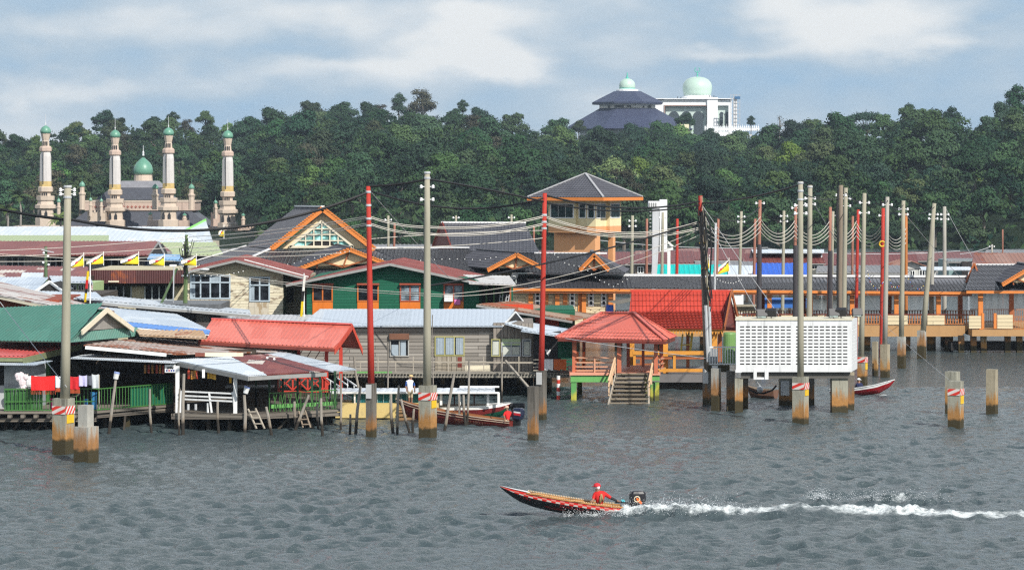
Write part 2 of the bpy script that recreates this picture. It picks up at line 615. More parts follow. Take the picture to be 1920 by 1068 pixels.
# ================================================================ water
NPR = np.random.RandomState(11)
def wave_height(x, y, minlam):
 h, dx, dy = np.zeros_like(x), np.zeros_like(x), np.zeros_like(x)
 rs = np.random.RandomState(5)
 for i in range(80):
  lam = 0.24 * (1.45 / 0.24) ** (i / 79.0)
  th = math.radians(-62 + rs.uniform(-58, 58))
  ph = rs.uniform(0, 6.28)
  k = 2 * math.pi / lam
  a = 0.0108 * lam ** 0.72 * rs.uniform(.6, 1.3)
  att = np.clip((lam - minlam) / minlam, 0, 1)
  p = k * (math.cos(th) * x + math.sin(th) * y) + ph
  h += a * att * np.sin(p)
  c = a * att * np.cos(p) * 1.15
  dx += c * math.cos(th)
  dy += c * math.sin(th)
 g = .8 + .35 * np.sin(.21 * x + .13 * y + 1) * np.sin(.17 * y - .08 * x) + .25 * np.sin(.045 * x - .06 * y + 2)
 g = np.clip(g, .4, 1.4)
 return h * g, dx * g, dy * g
def vnoise(x, y, s, seed):
 rs = np.random.RandomState(seed)
 T = rs.rand(256, 256)
 xs, ys = x * s + 57.3, y * s + 91.7
 xi, yi = np.floor(xs).astype(int), np.floor(ys).astype(int)
 fx, fy = xs - xi, ys - yi
 fx, fy = fx * fx * (3 - 2 * fx), fy * fy * (3 - 2 * fy)
 a, b = T[xi % 256, yi % 256], T[(xi + 1) % 256, yi % 256]
 c, d = T[xi % 256, (yi + 1) % 256], T[(xi + 1) % 256, (yi + 1) % 256]
 return a * (1 - fx) * (1 - fy) + b * fx * (1 - fy) + c * (1 - fx) * fy + d * fx * fy
def bell(d, w):
 return np.exp(-(d / w) ** 2)
def wake(x, y):
 f1 = .5 + .5 * (vnoise(x, y, 2.2, 3) + vnoise(x, y, 5.1, 4) - 1)
 f2 = vnoise(x, y, 3.2, 8) * .6 + vnoise(x, y, 7.5, 9) * .4
 yc = 116.9 + .015 * (x - 4)
 on = 1 / (1 + np.exp(-(x - 1.9) * 2.2))
 w = .64 + .04 * np.clip(x - 3, 0, 30)
 core = bell(y - yc, w) * on
 lull = 1 - .12 * bell(x - 11.6, 1.0)                  # the green hollow behind the boat
 hgt = core * lull * (.11 + .36 * bell(x - 6.6, 3.0) + .24 * bell(x - 15.0, 2.2)) * (.35 + 1.1 * f2)
 ridge = bell(y - 120.6 - .06 * (x - 15), 1.0)
 r_on = bell(x - 12.6, .8) * .55 + bell(x - 15.8, 1.5) * .85 + bell(x - 19, 2.5) * .35
 hgt = hgt + ridge * r_on * (.2 + .75 * f2) * .75
 hgt = hgt + bell(y - 116.6, 1.3) * bell(x - 11.6, 1.7) * .33
 side = bell(y - 118.9 - .03 * (x - 4), .5) * on * bell(x - 10, 7) * .12
 hgt = hgt + side
 foam = core * lull * (.6 + .9 * f1) * (.62 + .6 * bell(x - 7, 5) + .35 * bell(x - 15.5, 3)) + ridge * r_on * f1 * 2.0
 trail = bell(y - 116.4, .55) * (1 / (1 + np.exp(-(x - 13) * 1.2))) * (.45 + .7 * f1)
 foam = foam + trail * .75
 bow = bell(y - 116.3, .35) * bell(x - 1.0, 1.6) * (.3 + .9 * f1)
 foam = foam + bow * .55
 return hgt, np.clip(foam, 0, 1.15)
def build_water():
 ys = list(np.linspace(25, 90, 14))
 y = 92.0
 while y < 190:
  ys.append(y)
  y += y * .00085
 while y < 700:
  ys.append(y)
  y += y * .0026
 ys = np.array(ys)
 us = np.concatenate([[-2.5, -1.2, -.6, -.35], np.linspace(-.215, .215, 900), [.35, .6, 1.2, 2.5]])
 Y, U = np.meshgrid(ys, us, indexing='ij')
 X = U * Y
 step = np.gradient(ys)[:, None] * np.ones_like(U)
 ml = np.maximum(2.2 * step, .45)
 edge = np.abs(U) > .22
 Z, DX, DY = wave_height(X, Y, ml)
 for q_ in (Z, DX, DY):
  q_[edge] = 0
 wh, foam = wake(X, Y)
 m = (Y > 105) & (Y < 135)
 Z = Z + wh * m
 foam = foam * m
 cap = np.clip((Z - .20) * 6, 0, 1) * (vnoise(X, Y, .5, 21) > .72) * (Y < 260) * ~m
 foam = np.maximum(foam, cap * .6)
 foam = np.maximum(foam, bell(X - 23.2, .9) * bell(Y - 182.5, .8) * vnoise(X, Y, 3, 31) * 1.6)
 foam = np.maximum(foam, bell(X - 13.6, 1.9) * bell(Y - 182.5, 1.2) * vnoise(X, Y, 3, 31) * .8)
 foam = np.maximum(foam, bell(X - .55, .5) * bell(Y - 159.4, .6) * vnoise(X, Y, 4, 32) * 1.6)
 nr, nc = X.shape
 me = bpy.data.meshes.new('water')
 co = np.stack([X + DX, Y + DY, Z], -1).reshape(-1, 3).astype(np.float32)
 idx = np.arange(nr * nc).reshape(nr, nc)
 q = np.stack([idx[:-1, :-1], idx[:-1, 1:], idx[1:, 1:], idx[1:, :-1]], -1).reshape(-1, 4).astype(np.int32)
 me.vertices.add(len(co))
 me.vertices.foreach_set('co', co.ravel())
 me.loops.add(q.size)
 me.loops.foreach_set('vertex_index', q.ravel())
 me.polygons.add(len(q))
 me.polygons.foreach_set('loop_start', np.arange(0, q.size, 4, dtype=np.int32))
 me.polygons.foreach_set('use_smooth', np.ones(len(q), dtype=bool))
 me.update(calc_edges=True)
 at = me.attributes.new('foam', 'FLOAT', 'POINT')
 at.data.foreach_set('value', foam.ravel().astype(np.float32))
 t = NT('river_water')
 fa = t.n.new('ShaderNodeAttribute')
 fa.attribute_name = 'foam'
 fm = t.ss(t.math('MULTIPLY', fa.outputs['Fac'], t.math('ADD', .05, t.math('MULTIPLY', t.noise(4.5, 6, .82, t.map((.6, 1, 1))), 1.75))), .5, 1.18)
 wc = t.mix(t.noise(.05, 3), (.050, .072, .080), (.062, .080, .082))
 c = t.mix(fm, wc, t.mix(t.noise(3, 6, .8), (.40, .45, .44), (.82, .85, .86)))
 rg = t.math('ADD', .10, t.math('MULTIPLY', fm, .6))
 t.b.inputs['IOR'].default_value = 1.333
 hn = t.math('ADD', t.math('MULTIPLY', t.noise(2.6, 5, .66), .75), t.math('MULTIPLY', t.noise(6, 4, .6), .25))
 t.bump(hn, 1.0, .23)
 mat = t.done(c, rg, .5)
 o = link_mesh('water', me, mat, (0, 0, 0))
 tag(o, kind='structure')
 mb = MB()
 rs = np.random.RandomState(17)
 def drop(x, y, z, r):
  mb.add([(x - r, y, z), (x + r, y, z), (x, y - r, z), (x, y + r, z), (x, y, z - r), (x, y, z + r)],
      [(0, 2, 5), (2, 1, 5), (1, 3, 5), (3, 0, 5), (2, 0, 4), (1, 2, 4), (3, 1, 4), (0, 3, 4)])
 for i in range(8000):
  k = rs.rand()
  if k < .6:
   x = 4.3 + rs.gamma(2.0, 1.5)
   y = 116.8 + rs.normal(0, .45)
   z = .12 + abs(rs.normal(0, .27)) * (1.0 if x < 9 else .45)
  elif k < .75:
   x = rs.uniform(2.0, 4.6)
   y = 116.2 + rs.normal(0, .15)
   z = .04 + abs(rs.normal(0, .13))
  elif k < .9:
   x = 15.4 + rs.normal(0, 1.2)
   y = 120.3 + rs.normal(0, .4)
   z = .25 + abs(rs.normal(0, .2))
  else:
   x = 12.6 + rs.normal(0, .3)
   y = 120.3 + rs.normal(0, .2)
   z = .3 + abs(rs.normal(0, .2))
  drop(x, y, z, .004 + .012 * rs.rand() ** 2.5)
 single('wake_spray', mb, paint('spray_white', (.85, .88, .9), .4, .03, streak=0), 'white spray thrown up behind the speedboat', 'spray', (4.3, 117, 0), kind='stuff')
build_water()
# ================================================================ hills
SKY_T = [(-400, 250), (0, 243), (60, 236), (120, 226), (190, 208), (260, 214), (320, 212), (400, 226), (440, 222), (500, 212), (560, 206), (620, 205), (690, 195), (740, 193), (800, 197), (870, 197), (920, 212), (980, 222), (1040, 226), (1100, 244), (1260, 248), (1340, 250), (1400, 246), (1450, 238), (1500, 234), (1560, 236), (1620, 214), (1700, 205), (1740, 212), (1800, 200), (1860, 186), (1920, 168), (2300, 140)]
SX = np.array([a for a, b in SKY_T], float)
SY = np.array([b for a, b in SKY_T], float)
TREE_H = 9.8
def ridge_at(px):
 yr = np.interp(px, [0, 400, 1000, 1400, 1600, 1920], [1150, 1180, 1150, 1250, 1000, 850])
 sky = np.interp(px, SX, SY)
 return yr, H + (HOR - sky) / F * yr - TREE_H
def ground_z(x, y):
 px = np.clip(960 + F * x / y, -400, 2300)
 yr, zr = ridge_at(px)
 y0 = np.where(px < 500, 760.0, 575.0) if isinstance(px, np.ndarray) else (760.0 if px < 500 else 575.0)
 y0 = np.interp(px, [420, 560], [770, 590])
 t = (y - y0) / (yr - y0)
 zb = 1.2
 z = np.where(t < 0, -.7 + np.clip((y - 560) / 60, 0, 1) * (zb + .7), zb + (zr - zb) * np.clip(t, 0, 1) ** .92)
 z = np.where(t > 1, zr - (t - 1) * 22, z)
 return z
def build_hills():
 ys = np.concatenate([np.arange(560, 1500, 11), np.arange(1500, 2100, 60)])
 us = np.linspace(-.34, .34, 240)
 Y, U = np.meshgrid(ys, us, indexing='ij')
 X = U * Y
 Z = ground_z(X, Y) + (vnoise(X, Y, .06, 41) - .5) * 1.6
 nr, nc = X.shape
 idx = np.arange(nr * nc).reshape(nr, nc)
 q = np.stack([idx[:-1, :-1], idx[:-1, 1:], idx[1:, 1:], idx[1:, :-1]], -1).reshape(-1, 4)
 me = bpy.data.meshes.new('hills')
 me.from_pydata(np.stack([X, Y, Z], -1).reshape(-1, 3).tolist(), [], q.tolist())
 t = NT('forest_floor')
 c = t.mix(t.noise(.12, 6, .7), (.006, .013, .006), (.016, .028, .010))
 o = link_mesh('hills', me, t.done(c, .9, .1), (0, 0, 0))
 tag(o, kind='structure')
build_hills()
LEAF = [leafmat('leaf_deep', (.008, .029, .017), (.024, .058, .026)),
  leafmat('leaf_mid', (.015, .044, .019), (.039, .086, .030)),
  leafmat('leaf_olive', (.033, .064, .022), (.070, .112, .036)),
  leafmat('leaf_bright', (.045, .095, .020), (.10, .16, .036)),
  leafmat('leaf_brown', (.036, .040, .022), (.070, .068, .036))]
BARK = paint('bark', (.13, .11, .09), .85, .35, 2.0)
BARKPALE = paint('bark_pale', (.27, .245, .22), .85, .3, 2.0)
def crown_mesh(lobes, nleaf, size, seed, squash=.8):
 rs = np.random.RandomState(seed)
 L = np.array(lobes, float)
 wts = L[:, 3] ** 2
 wts = wts / wts.sum()
 k = rs.choice(len(L), nleaf, p=wts)
 d = rs.normal(size=(nleaf, 3))
 d[:, 2] = np.where(d[:, 2] < -.35, -d[:, 2] * .7, d[:, 2])
 d /= np.linalg.norm(d, axis=1)[:, None]
 rad = L[k, 3] * (rs.rand(nleaf) ** .35) * (1 + .16 * rs.normal(size=nleaf))
 c = L[k, :3] + d * rad[:, None] * np.array([1, 1, squash])
 nrm = d + rs.normal(size=(nleaf, 3)) * .36 + np.array([0, 0, .2])
 nrm /= np.linalg.norm(nrm, axis=1)[:, None]
 a = np.cross(nrm, rs.normal(size=(nleaf, 3)))
 a /= np.linalg.norm(a, axis=1)[:, None]
 b = np.cross(nrm, a)
 s = size * (.55 + .9 * rs.rand(nleaf))[:, None]
 v = np.stack([c - a * s, c - b * s * .6 - nrm * s * .25, c + a * s, c + b * s * .6 - nrm * s * .25], 1).reshape(-1, 3)
 f = np.arange(nleaf * 4).reshape(-1, 4)
 return v, f
TREE_KINDS = []
def make_tree(kind, h, lobes, nleaf, size, leaf, seed, bark=BARK, limb=True):
 rs = random.Random(seed)
 root = bpy.data.objects.new(kind, None)
 COL.objects.link(root)
 mb = MB()
 top = max(l[2] for l in lobes) * .75
 mb.tube([(0, 0, -1.5), (.1, 0, h * .25), (-.1, .1, top)], [.42, .32, .14], 7)
 if limb:
  for (x, y, z, r) in lobes:
   zz = max(.8, min(top * .8, z - r * .8))
   mb.tube([(0, 0, zz * .8), (x * .5, y * .5, (zz + z) * .5), (x, y, z)], [.17, .11, .04], 5)
   for j in range(2):
    e = Vector((rs.gauss(0, 1), rs.gauss(0, 1), rs.uniform(0, 1))).normalized() * r * .8
    mb.tube([(x * .7, y * .7, zz + (z - zz) * .7), Vector((x, y, z)) + e], [.08, .025], 4)
 tr = bpy.data.objects.new('trunk', mb.mesh('trunk'))
 tr.data.materials.append(bark)
 COL.objects.link(tr)
 tr.parent = root
 if nleaf:
  v, f = crown_mesh(lobes, nleaf, size, seed)
  me = bpy.data.meshes.new('crown')
  me.from_pydata(v.tolist(), [], f.tolist())
  me.materials.append(leaf)
  cr = bpy.data.objects.new('crown', me)
  COL.objects.link(cr)
  cr.parent = root
 return root
def dome_lobes(h, r, n, seed, flat=.55, base=.34):
 rs = random.Random(seed)
 out = [(0, 0, h * .66, r * .55)]
 for i in range(n):
  t = 2 * math.pi * (i + rs.random() * .6) / n
  q = r * rs.uniform(.45, .72)
  out.append((q * math.cos(t), q * math.sin(t), h * rs.uniform(base, base + .28), r * rs.uniform(.3, .5)))
 for i in range(n // 2):
  t = rs.random() * 6.28
  q = r * rs.uniform(.1, .4)
  out.append((q * math.cos(t), q * math.sin(t), h * rs.uniform(.7, .86), r * rs.uniform(.24, .38)))
 return out
PROTO = [
 ('broadleaf_tree', make_tree('broadleaf_tree', 12, dome_lobes(12, 6.4, 9, 1), 6200, .38, LEAF[0], 1), 'broad dark green tree crown packed in the hillside forest', 12),
 ('broadleaf_tree', make_tree('broadleaf_tree', 12, dome_lobes(12, 5.6, 7, 2), 5600, .36, LEAF[1], 2), 'rounded mid green tree crown packed in the hillside forest', 12),
 ('broadleaf_tree', make_tree('broadleaf_tree', 13, dome_lobes(13, 5.2, 8, 3, base=.35), 5600, .35, LEAF[2], 3), 'olive green tree crown with uneven top in the hillside forest', 13),
 ('broadleaf_tree', make_tree('broadleaf_tree', 11, dome_lobes(11, 5.4, 7, 4), 5200, .35, LEAF[3], 4), 'light yellowish green tree crown in the hillside forest', 11),
 ('tall_tree', make_tree('tall_tree', 16, [(0, 0, 14.3, 2.0), (1.8, .6, 12.6, 2.3), (-1.7, -.5, 12.0, 2.4), (.4, 1.5, 10.4, 2.6), (-.9, 1.0, 8.8, 2.5), (1.3, -1.2, 8.4, 2.4)], 3800, .33, LEAF[0], 5), 'tall narrow dark tree rising above its neighbours on the hill', 16),
 ('dry_tree', make_tree('dry_tree', 12, dome_lobes(12, 5.4, 8, 6), 2600, .3, LEAF[4], 6, BARKPALE), 'brownish thin crowned tree with pale branches in the hillside forest', 12),
 ('umbrella_tree', make_tree('umbrella_tree', 13, [(x, y, 11.3 - .035 * (x * x + y * y), 1.9) for x, y in [(0, 0), (3, .6), (-3, .4), (5.4, -.5), (-5.4, 0), (1.6, 3), (-1.7, 3), (1.8, -3), (-1.6, -3), (4, 2.7), (-4, -2.6), (7, 0), (-7, .3)]], 4600, .32, LEAF[0], 7), 'wide flat topped tree with spreading limbs on the hill', 13),
 ('bushy_tree', make_tree('bushy_tree', 8, dome_lobes(8, 4.6, 7, 8, base=.25), 4200, .32, LEAF[1], 8), 'low bushy green tree at the foot of the hill', 8),
 ('bare_tree', make_tree('bare_tree', 13, dome_lobes(13, 4.4, 9, 9), 160, .3, LEAF[4], 9, BARKPALE), 'almost leafless tree with pale grey twigs', 13),
]
def plant_forest():
 rs = random.Random(23)
 used = [False] * len(PROTO)
 out = []
 def put(ki, x, y, s, label=None, zoff=0.0, group='trees of the hillside forest', free=False):
  name, root, lab, h = PROTO[ki]
  z = float(ground_z(np.array(x), np.array(y))) + zoff
  sc = (s, s, s * rs.uniform(.9, 1.12))
  g = group
  if not used[ki]:
   used[ki] = True
   root.location, root.scale = (x, y, z), sc
   root.rotation_euler = (0, 0, rs.uniform(0, 6.28))
   r = root
   tag(r, label or lab, 'tree', g)
  else:
   r = copy_tree(root, (x, y, z), label or lab, g, rs.uniform(0, 6.28), sc)
  r['category'] = 'tree'
  out.append((x, y))
  return r
 def atpx(px, top, y, ki, label, w=None):
  h = PROTO[ki][3]
  x = (px - 960) / F * y
  z0 = float(ground_z(np.array(x), np.array(y)))
  zt = H + (HOR - top) / F * y
  s = max(.35, (zt - z0) / h) if w is None else w
  z = zt - s * h
  return put(ki, x, y, s, label, z - z0)
 atpx(385, 207, 1205, 2, 'dark flat topped tree standing alone on the skyline above the fourth minaret', .75)
 atpx(748, 180, 1185, 4, 'tallest dark tree poking above the middle of the ridge', .85)
 atpx(868, 188, 1190, 4, 'dark pointed tree at the end of the middle ridge', .6)
 atpx(196, 205, 1190, 0, 'dark dense tree on the skyline behind the second minaret', .9)
 atpx(325, 206, 1190, 4, 'open crowned tree on the skyline just past the third minaret', .7)
 atpx(462, 222, 1260, 3, 'pale yellow green tree on the far skyline', .95)
 atpx(425, 226, 1260, 3, 'pale yellow green tree next to the lone flat topped one', .8)
 atpx(625, 198, 1230, 8, 'small bare twiggy tree on the skyline left of the ridge top', .6)
 atpx(1462, 212, 1120, 8, 'bare pale twiggy tree on the skyline beyond the terrace', .75)
 atpx(1408, 216, 1262, 4, 'slim feathery tree next to the terrace railing', .5)
 atpx(1625, 213, 985, 6, 'dark umbrella shaped tree on the skyline over the poles', 1.0)
 atpx(1705, 197, 960, 4, 'tall open tree on the skyline with two thin tops', .85)
 atpx(1785, 208, 930, 4, 'dark pointed tree between two taller ones on the near hill', .8)
 atpx(1908, 165, 860, 4, 'tallest dark tree at the edge of the near hill', .95)
 atpx(1885, 190, 855, 0, 'dark dense tree under the tallest one of the near hill', .9)
 atpx(1285, 209, 1235, 0, 'dark round tree in front of the white domed mosque', .75)
 atpx(1260, 232, 1210, 0, 'low dark tree under the white domed mosque', .7)
 atpx(1330, 240, 1205, 0, 'dark tree below the white terrace', .7)
 atpx(1235, 240, 1205, 2, 'olive tree between both hilltop mosques', .7)
 atpx(1165, 242, 1205, 0, 'dark tree before the eaves of the blue roof', .6)
 atpx(1085, 226, 1215, 1, 'green tree at the eaves end of the blue roofed mosque', .6)
 atpx(1120, 232, 1212, 0, 'dark tree under the blue roof slope', .55)
 atpx(1205, 235, 1212, 1, 'round green tree under the middle of the blue roof', .6)
 atpx(1832, 330, 720, 3, 'yellowish tree with pale trunk half way up the near hill', .8)
 atpx(930, 250, 900, 5, 'dark brownish rounded tree in front of the ridge end', 1.0)
 atpx(905, 308, 760, 5, 'large grey green thin tree above the grey hall roofs', 1.05)
 atpx(1590, 270, 880, 5, 'greyish dry tree among green ones on the near hill', .9)
 atpx(1625, 300, 840, 8, 'bare pale branched tree among green ones on the near hill', .9)
 atpx(1890, 285, 780, 8, 'bare grey twiggy tree high on the near hill', .7)
 ys = [576.0]
 while ys[-1] < 1225:
  ys.append(ys[-1] + (rs.uniform(46, 58) if ys[-1] > 700 else 37))
 for y in ys[::-1]:
  sp = (9.6 if y < 700 else 12.0) * (1 + .1 * rs.random())
  half = .188 * y
  x = -half + rs.uniform(0, sp)
  while x < half and len(out) < 325:
   px = 960 + F * x / y
   yr = float(ridge_at(np.array(px))[0])
   lim = 775 if px < 480 else 0
   mosq = 1050 < px < 1420 and y > 1195
   if lim < y < yr * .995 and not mosq:
    xx, yy = x + rs.uniform(-.3, .3) * sp, y + rs.uniform(-14, 14)
    e = rs.random()
    if y < 640:
     ki = 7 if e < .55 else (1 if e < .8 else 0)
    elif px > 1480:
     ki = 0 if e < .42 else (1 if e < .66 else (2 if e < .86 else (5 if e < .93 else 3)))
    else:
     ki = 0 if e < .34 else (1 if e < .64 else (2 if e < .85 else (5 if e < .91 else 3)))
    put(ki, xx, yy, (.62 + .6 * rs.random() ** 1.3) * (.9 if y < 700 else 1.05))
   x += sp * rs.uniform(.8, 1.25)
 return out
TREES = plant_forest()
def build_undergrowth():
 rs = np.random.RandomState(77)
 n = 62000
 y = 562 + (1290 - 562) * rs.rand(n) ** .8
 u = rs.uniform(-.26, .26, n)
 x = u * y
 px = 960 + F * x / y
 keep = (y < ridge_at(px)[0] + 15) & ~((px < 480) & (y < 765)) & ~((px > 1040) & (px < 1430) & (y > 1225))
 x, y = x[keep], y[keep]
 z = ground_z(x, y) + rs.rand(len(x)) ** 1.6 * (2.2 + 5.0 * vnoise(x, y, .09, 5))
 c = np.stack([x, y, z], 1)
 lob = []
 for i in range(420):
  yy = rs.uniform(590, 1240)
  uu = rs.choice([-1, 1]) * rs.uniform(.19, .27)
  xx = uu * yy
  if uu < 0 and yy < 770:
   continue
  zz = float(ground_z(np.array(xx), np.array(yy)))
  for j in range(3):
   lob.append((xx + rs.normal(0, 2.5), yy + rs.normal(0, 2.5), zz + rs.uniform(5, 10), rs.uniform(2, 3.6)))
 for i in range(2300):
  yy = 585 + (1240 - 585) * rs.rand() ** .85
  xx = rs.uniform(-.19, .19) * yy
  px = 960 + F * xx / yy
  if yy > float(ridge_at(np.array(px))[0]) * .94 or (px < 480 and yy < 780) or (1040 < px < 1430 and yy > 1190):
   continue
  lob.append((xx, yy, float(ground_z(np.array(xx), np.array(yy))) + rs.uniform(3.5, 8.6), rs.uniform(1.4, 3.0)))
 v2, f2 = crown_mesh(lob, 250000, .42, 3)
 m = len(c)
 nrm = rs.normal(size=(m, 3)) + np.array([0, -.2, .7])
 nrm /= np.linalg.norm(nrm, axis=1)[:, None]
 a = np.cross(nrm, rs.normal(size=(m, 3)))
 a /= np.linalg.norm(a, axis=1)[:, None]
 b = np.cross(nrm, a)
 s = (.45 + .75 * rs.rand(m))[:, None]
 v = np.stack([c - a * s, c - b * s * .6, c + a * s, c + b * s * .6], 1).reshape(-1, 3)
 f = np.arange(m * 4).reshape(-1, 4)
 v = np.concatenate([v, v2])
 f = np.concatenate([f, f2 + m * 4])
 me = bpy.data.meshes.new('forest_undergrowth')
 me.vertices.add(len(v))
 me.vertices.foreach_set('co', v.astype(np.float32).ravel())
 me.loops.add(f.size)
 me.loops.foreach_set('vertex_index', f.astype(np.int32).ravel())
 me.polygons.add(len(f))
 me.polygons.foreach_set('loop_start', np.arange(0, f.size, 4, dtype=np.int32))
 me.update(calc_edges=True)
 t = NT('undergrowth_leaf')
 cc = t.mix(t.ss(t.noise(.045, 4, .6), .40, .64), (.007, .027, .016), (.040, .078, .026))  # broad dark blue-green patches paint shadow masses into the leaves
 cc = t.mix(t.math('MULTIPLY', t.ss(t.noise(.16, 3), .5, .72), .6), cc, (.060, .098, .033))
 cc = t.mix(t.math('MULTIPLY', t.ss(t.noise(.021, 2), .52, .68), .5), cc, (.050, .066, .030))
 o = link_mesh('forest_undergrowth', me, t.done(cc, .7, .15), (0, 0, 0))
 tag(o, 'dense green undergrowth filling the hillside forest between the tree crowns', 'undergrowth', kind='stuff')
build_undergrowth()
# ================================================================ mosques
CREAM = paint('mosque_cream', (.55, .45, .36), .6, .12, 1.2)
PINKC = paint('mosque_pink', (.50, .38, .31), .6, .15, 1.2)
WHITEC = paint('mosque_white', (.58, .55, .53), .55, .08, 1.0, .35)
YELST = paint('mosque_ochre', (.55, .40, .16), .6, .25, 1.6)
GREEND = paint('dome_green', (.12, .29, .205), .4, .15, 1.5, .25, .5)
DARKO = paint('dark_opening', (.02, .02, .022), .7, .1)
SLATE = tiles('slate_roof', (.055, .058, .072), .5)
SLATEL = tiles('slate_roof_pale', (.20, .20, .22), .5)
SILV = paint('silver_finial', (.65, .66, .68), .3, .1)
def frustum(mb, cx, cy, z0, w0, d0, z1, w1, d1, m=0):
 mb.hexa([(cx - w0, cy - d0, z0), (cx + w0, cy - d0, z0), (cx + w0, cy + d0, z0), (cx - w0, cy + d0, z0),
    (cx - w1, cy - d1, z1), (cx + w1, cy - d1, z1), (cx + w1, cy + d1, z1), (cx - w1, cy + d1, z1)], m)
def onion(r, h, n=9, bulge=1.12):
 pts = []
 for i in range(n + 1):
  t = i / n
  rr = r * (math.cos(t * math.pi / 2) ** .75) * (1 + (bulge - 1) * math.sin(min(1, t * 2.2) * math.pi))
  pts.append((max(rr, .02), h * t ** .92))
 return pts
def minaret():
 Y = 700.0
 s = F / Y
 cx = 85.5
 def z(v):
  return H - (180 + v / 3.956 - HOR) / s
 def r(v):
  return v / s / 3.956
 b = P(cx, 425, Y)
 T = Thing('minaret', '', 'minaret', (b.x, Y, z(960)))
 c0 = Vector((b.x, Y, 0))
 def L(name, prof, mt, n=8, parent=None, sm=False):
  mb = MB()
  mb.lathe(c0, [(r(a), z(v)) for a, v in prof], n, 0, math.pi / 8)
  return T.part(name, mb, mt, parent, smooth=sm)
 base = L('base', [(78, 960), (78, 905), (62, 898), (60, 842), (80, 832), (80, 808), (64, 803), (58, 772)], CREAM)
 L('gallery', [(68, 772), (70, 742), (62, 740)], CREAM)
 L('belvedere', [(40, 742), (40, 712)], CREAM)
 L('gallery', [(46, 714), (57, 708), (57, 678), (50, 672)], CREAM)
 L('shaft_foot', [(46, 674), (45, 632)], YELST)
 L('shaft', [(45, 634), (44, 560), (42, 450), (36, 414)], WHITEC)
 L('gallery', [(36, 416), (47, 408), (47, 384), (40, 376), (36, 372)], PINKC)
 ln = L('lantern', [(30, 374), (26, 330), (28, 320)], CREAM)
 L('cornice', [(28, 322), (36, 284), (36, 276)], CREAM)
 d = L('dome', [(38, 278), (41, 262), (37, 245), (26, 231), (10, 222), (2, 218)], GREEND, 14, sm=True)
 L('finial', [(3, 220), (3, 212), (5, 206), (1.5, 200), (1.2, 135)], SILV, 6)
 for dx in (-12, 1, 14):
  mb = MB()
  mb.box(c0.x + r(dx - 3.5), c0.x + r(dx + 3.5), Y - r(31), Y - r(20), z(368), z(338))
  T.part('opening', mb, DARKO, ln)
 for dx in (-32, 12):
  mb = MB()
  w = 11
  pts = [(c0.x + r(dx + a), Y - r(61), z(v)) for a, v in ((-w, 898), (w, 898), (w, 868), (0, 846), (-w, 868))]
  mb.prism(pts, (0, r(30), 0))
  T.part('opening', mb, DARKO, base)
 for dx in (-14, 0, 14):
  mb = MB()
  mb.box(c0.x + r(dx - 4), c0.x + r(dx + 4), Y - r(41), Y - r(30), z(739), z(718))
  T.part('opening', mb, DARKO, base)
 mb = MB()
 mb.box(c0.x - r(12) - r(2.5), c0.x - r(12) + r(2.5), Y - r(45.5), Y - r(30), z(655), z(418))
 T.part('slit', mb, DARKO)
 return T.o
def build_minarets():
 m = minaret()
 base = m.location.copy()
 Y = 700.0
 labs = ['slim cream minaret with green dome farthest from the grey hall roofs', 'cream minaret with green dome rising behind the pyramid roof, second in the row', 'cream minaret with green dome standing just past the mosque dome', 'cream minaret with green dome nearest to the grey hall roofs']
 for i, (cx, dy) in enumerate(((85.5, 0), (201, 6), (316, 3.6), (427, 9))):
  loc = base + Vector(((cx - 85.5) / F * Y, 14.0 if i == 1 else 0, -dy / F * Y))
  if i == 0:
   m['label'] = labs[0]
   m['group'] = 'minarets of the town mosque'
  else:
   copy_tree(m, loc, labs[i], 'minarets of the town mosque')
build_minarets()
def turret(T, px, top, bot, hw, Y, parent=None):
 mb = MB()
 c = P(px, bot, Y)
 s = F / Y
 h = (bot - top) / s
 w = hw / s
 mb.lathe((c.x, Y, c.z), [(w, 0), (w, h * .5), (w * 1.25, h * .55), (w * 1.25, h * .6), (w * .8, h * .62), (w * .8, h * .8), (w * 1.05, h * .82)], 8)
 o = T.part('turret', mb, CREAM, parent)
 mb = MB()
 mb.lathe((c.x, Y, c.z + h * .82), [(w, 0), (w * 1.05, h * .06), (w * .6, h * .14), (.03, h * .19), (.02, h * .4)], 8)
 T.part('turret_dome', mb, GREEND, o)
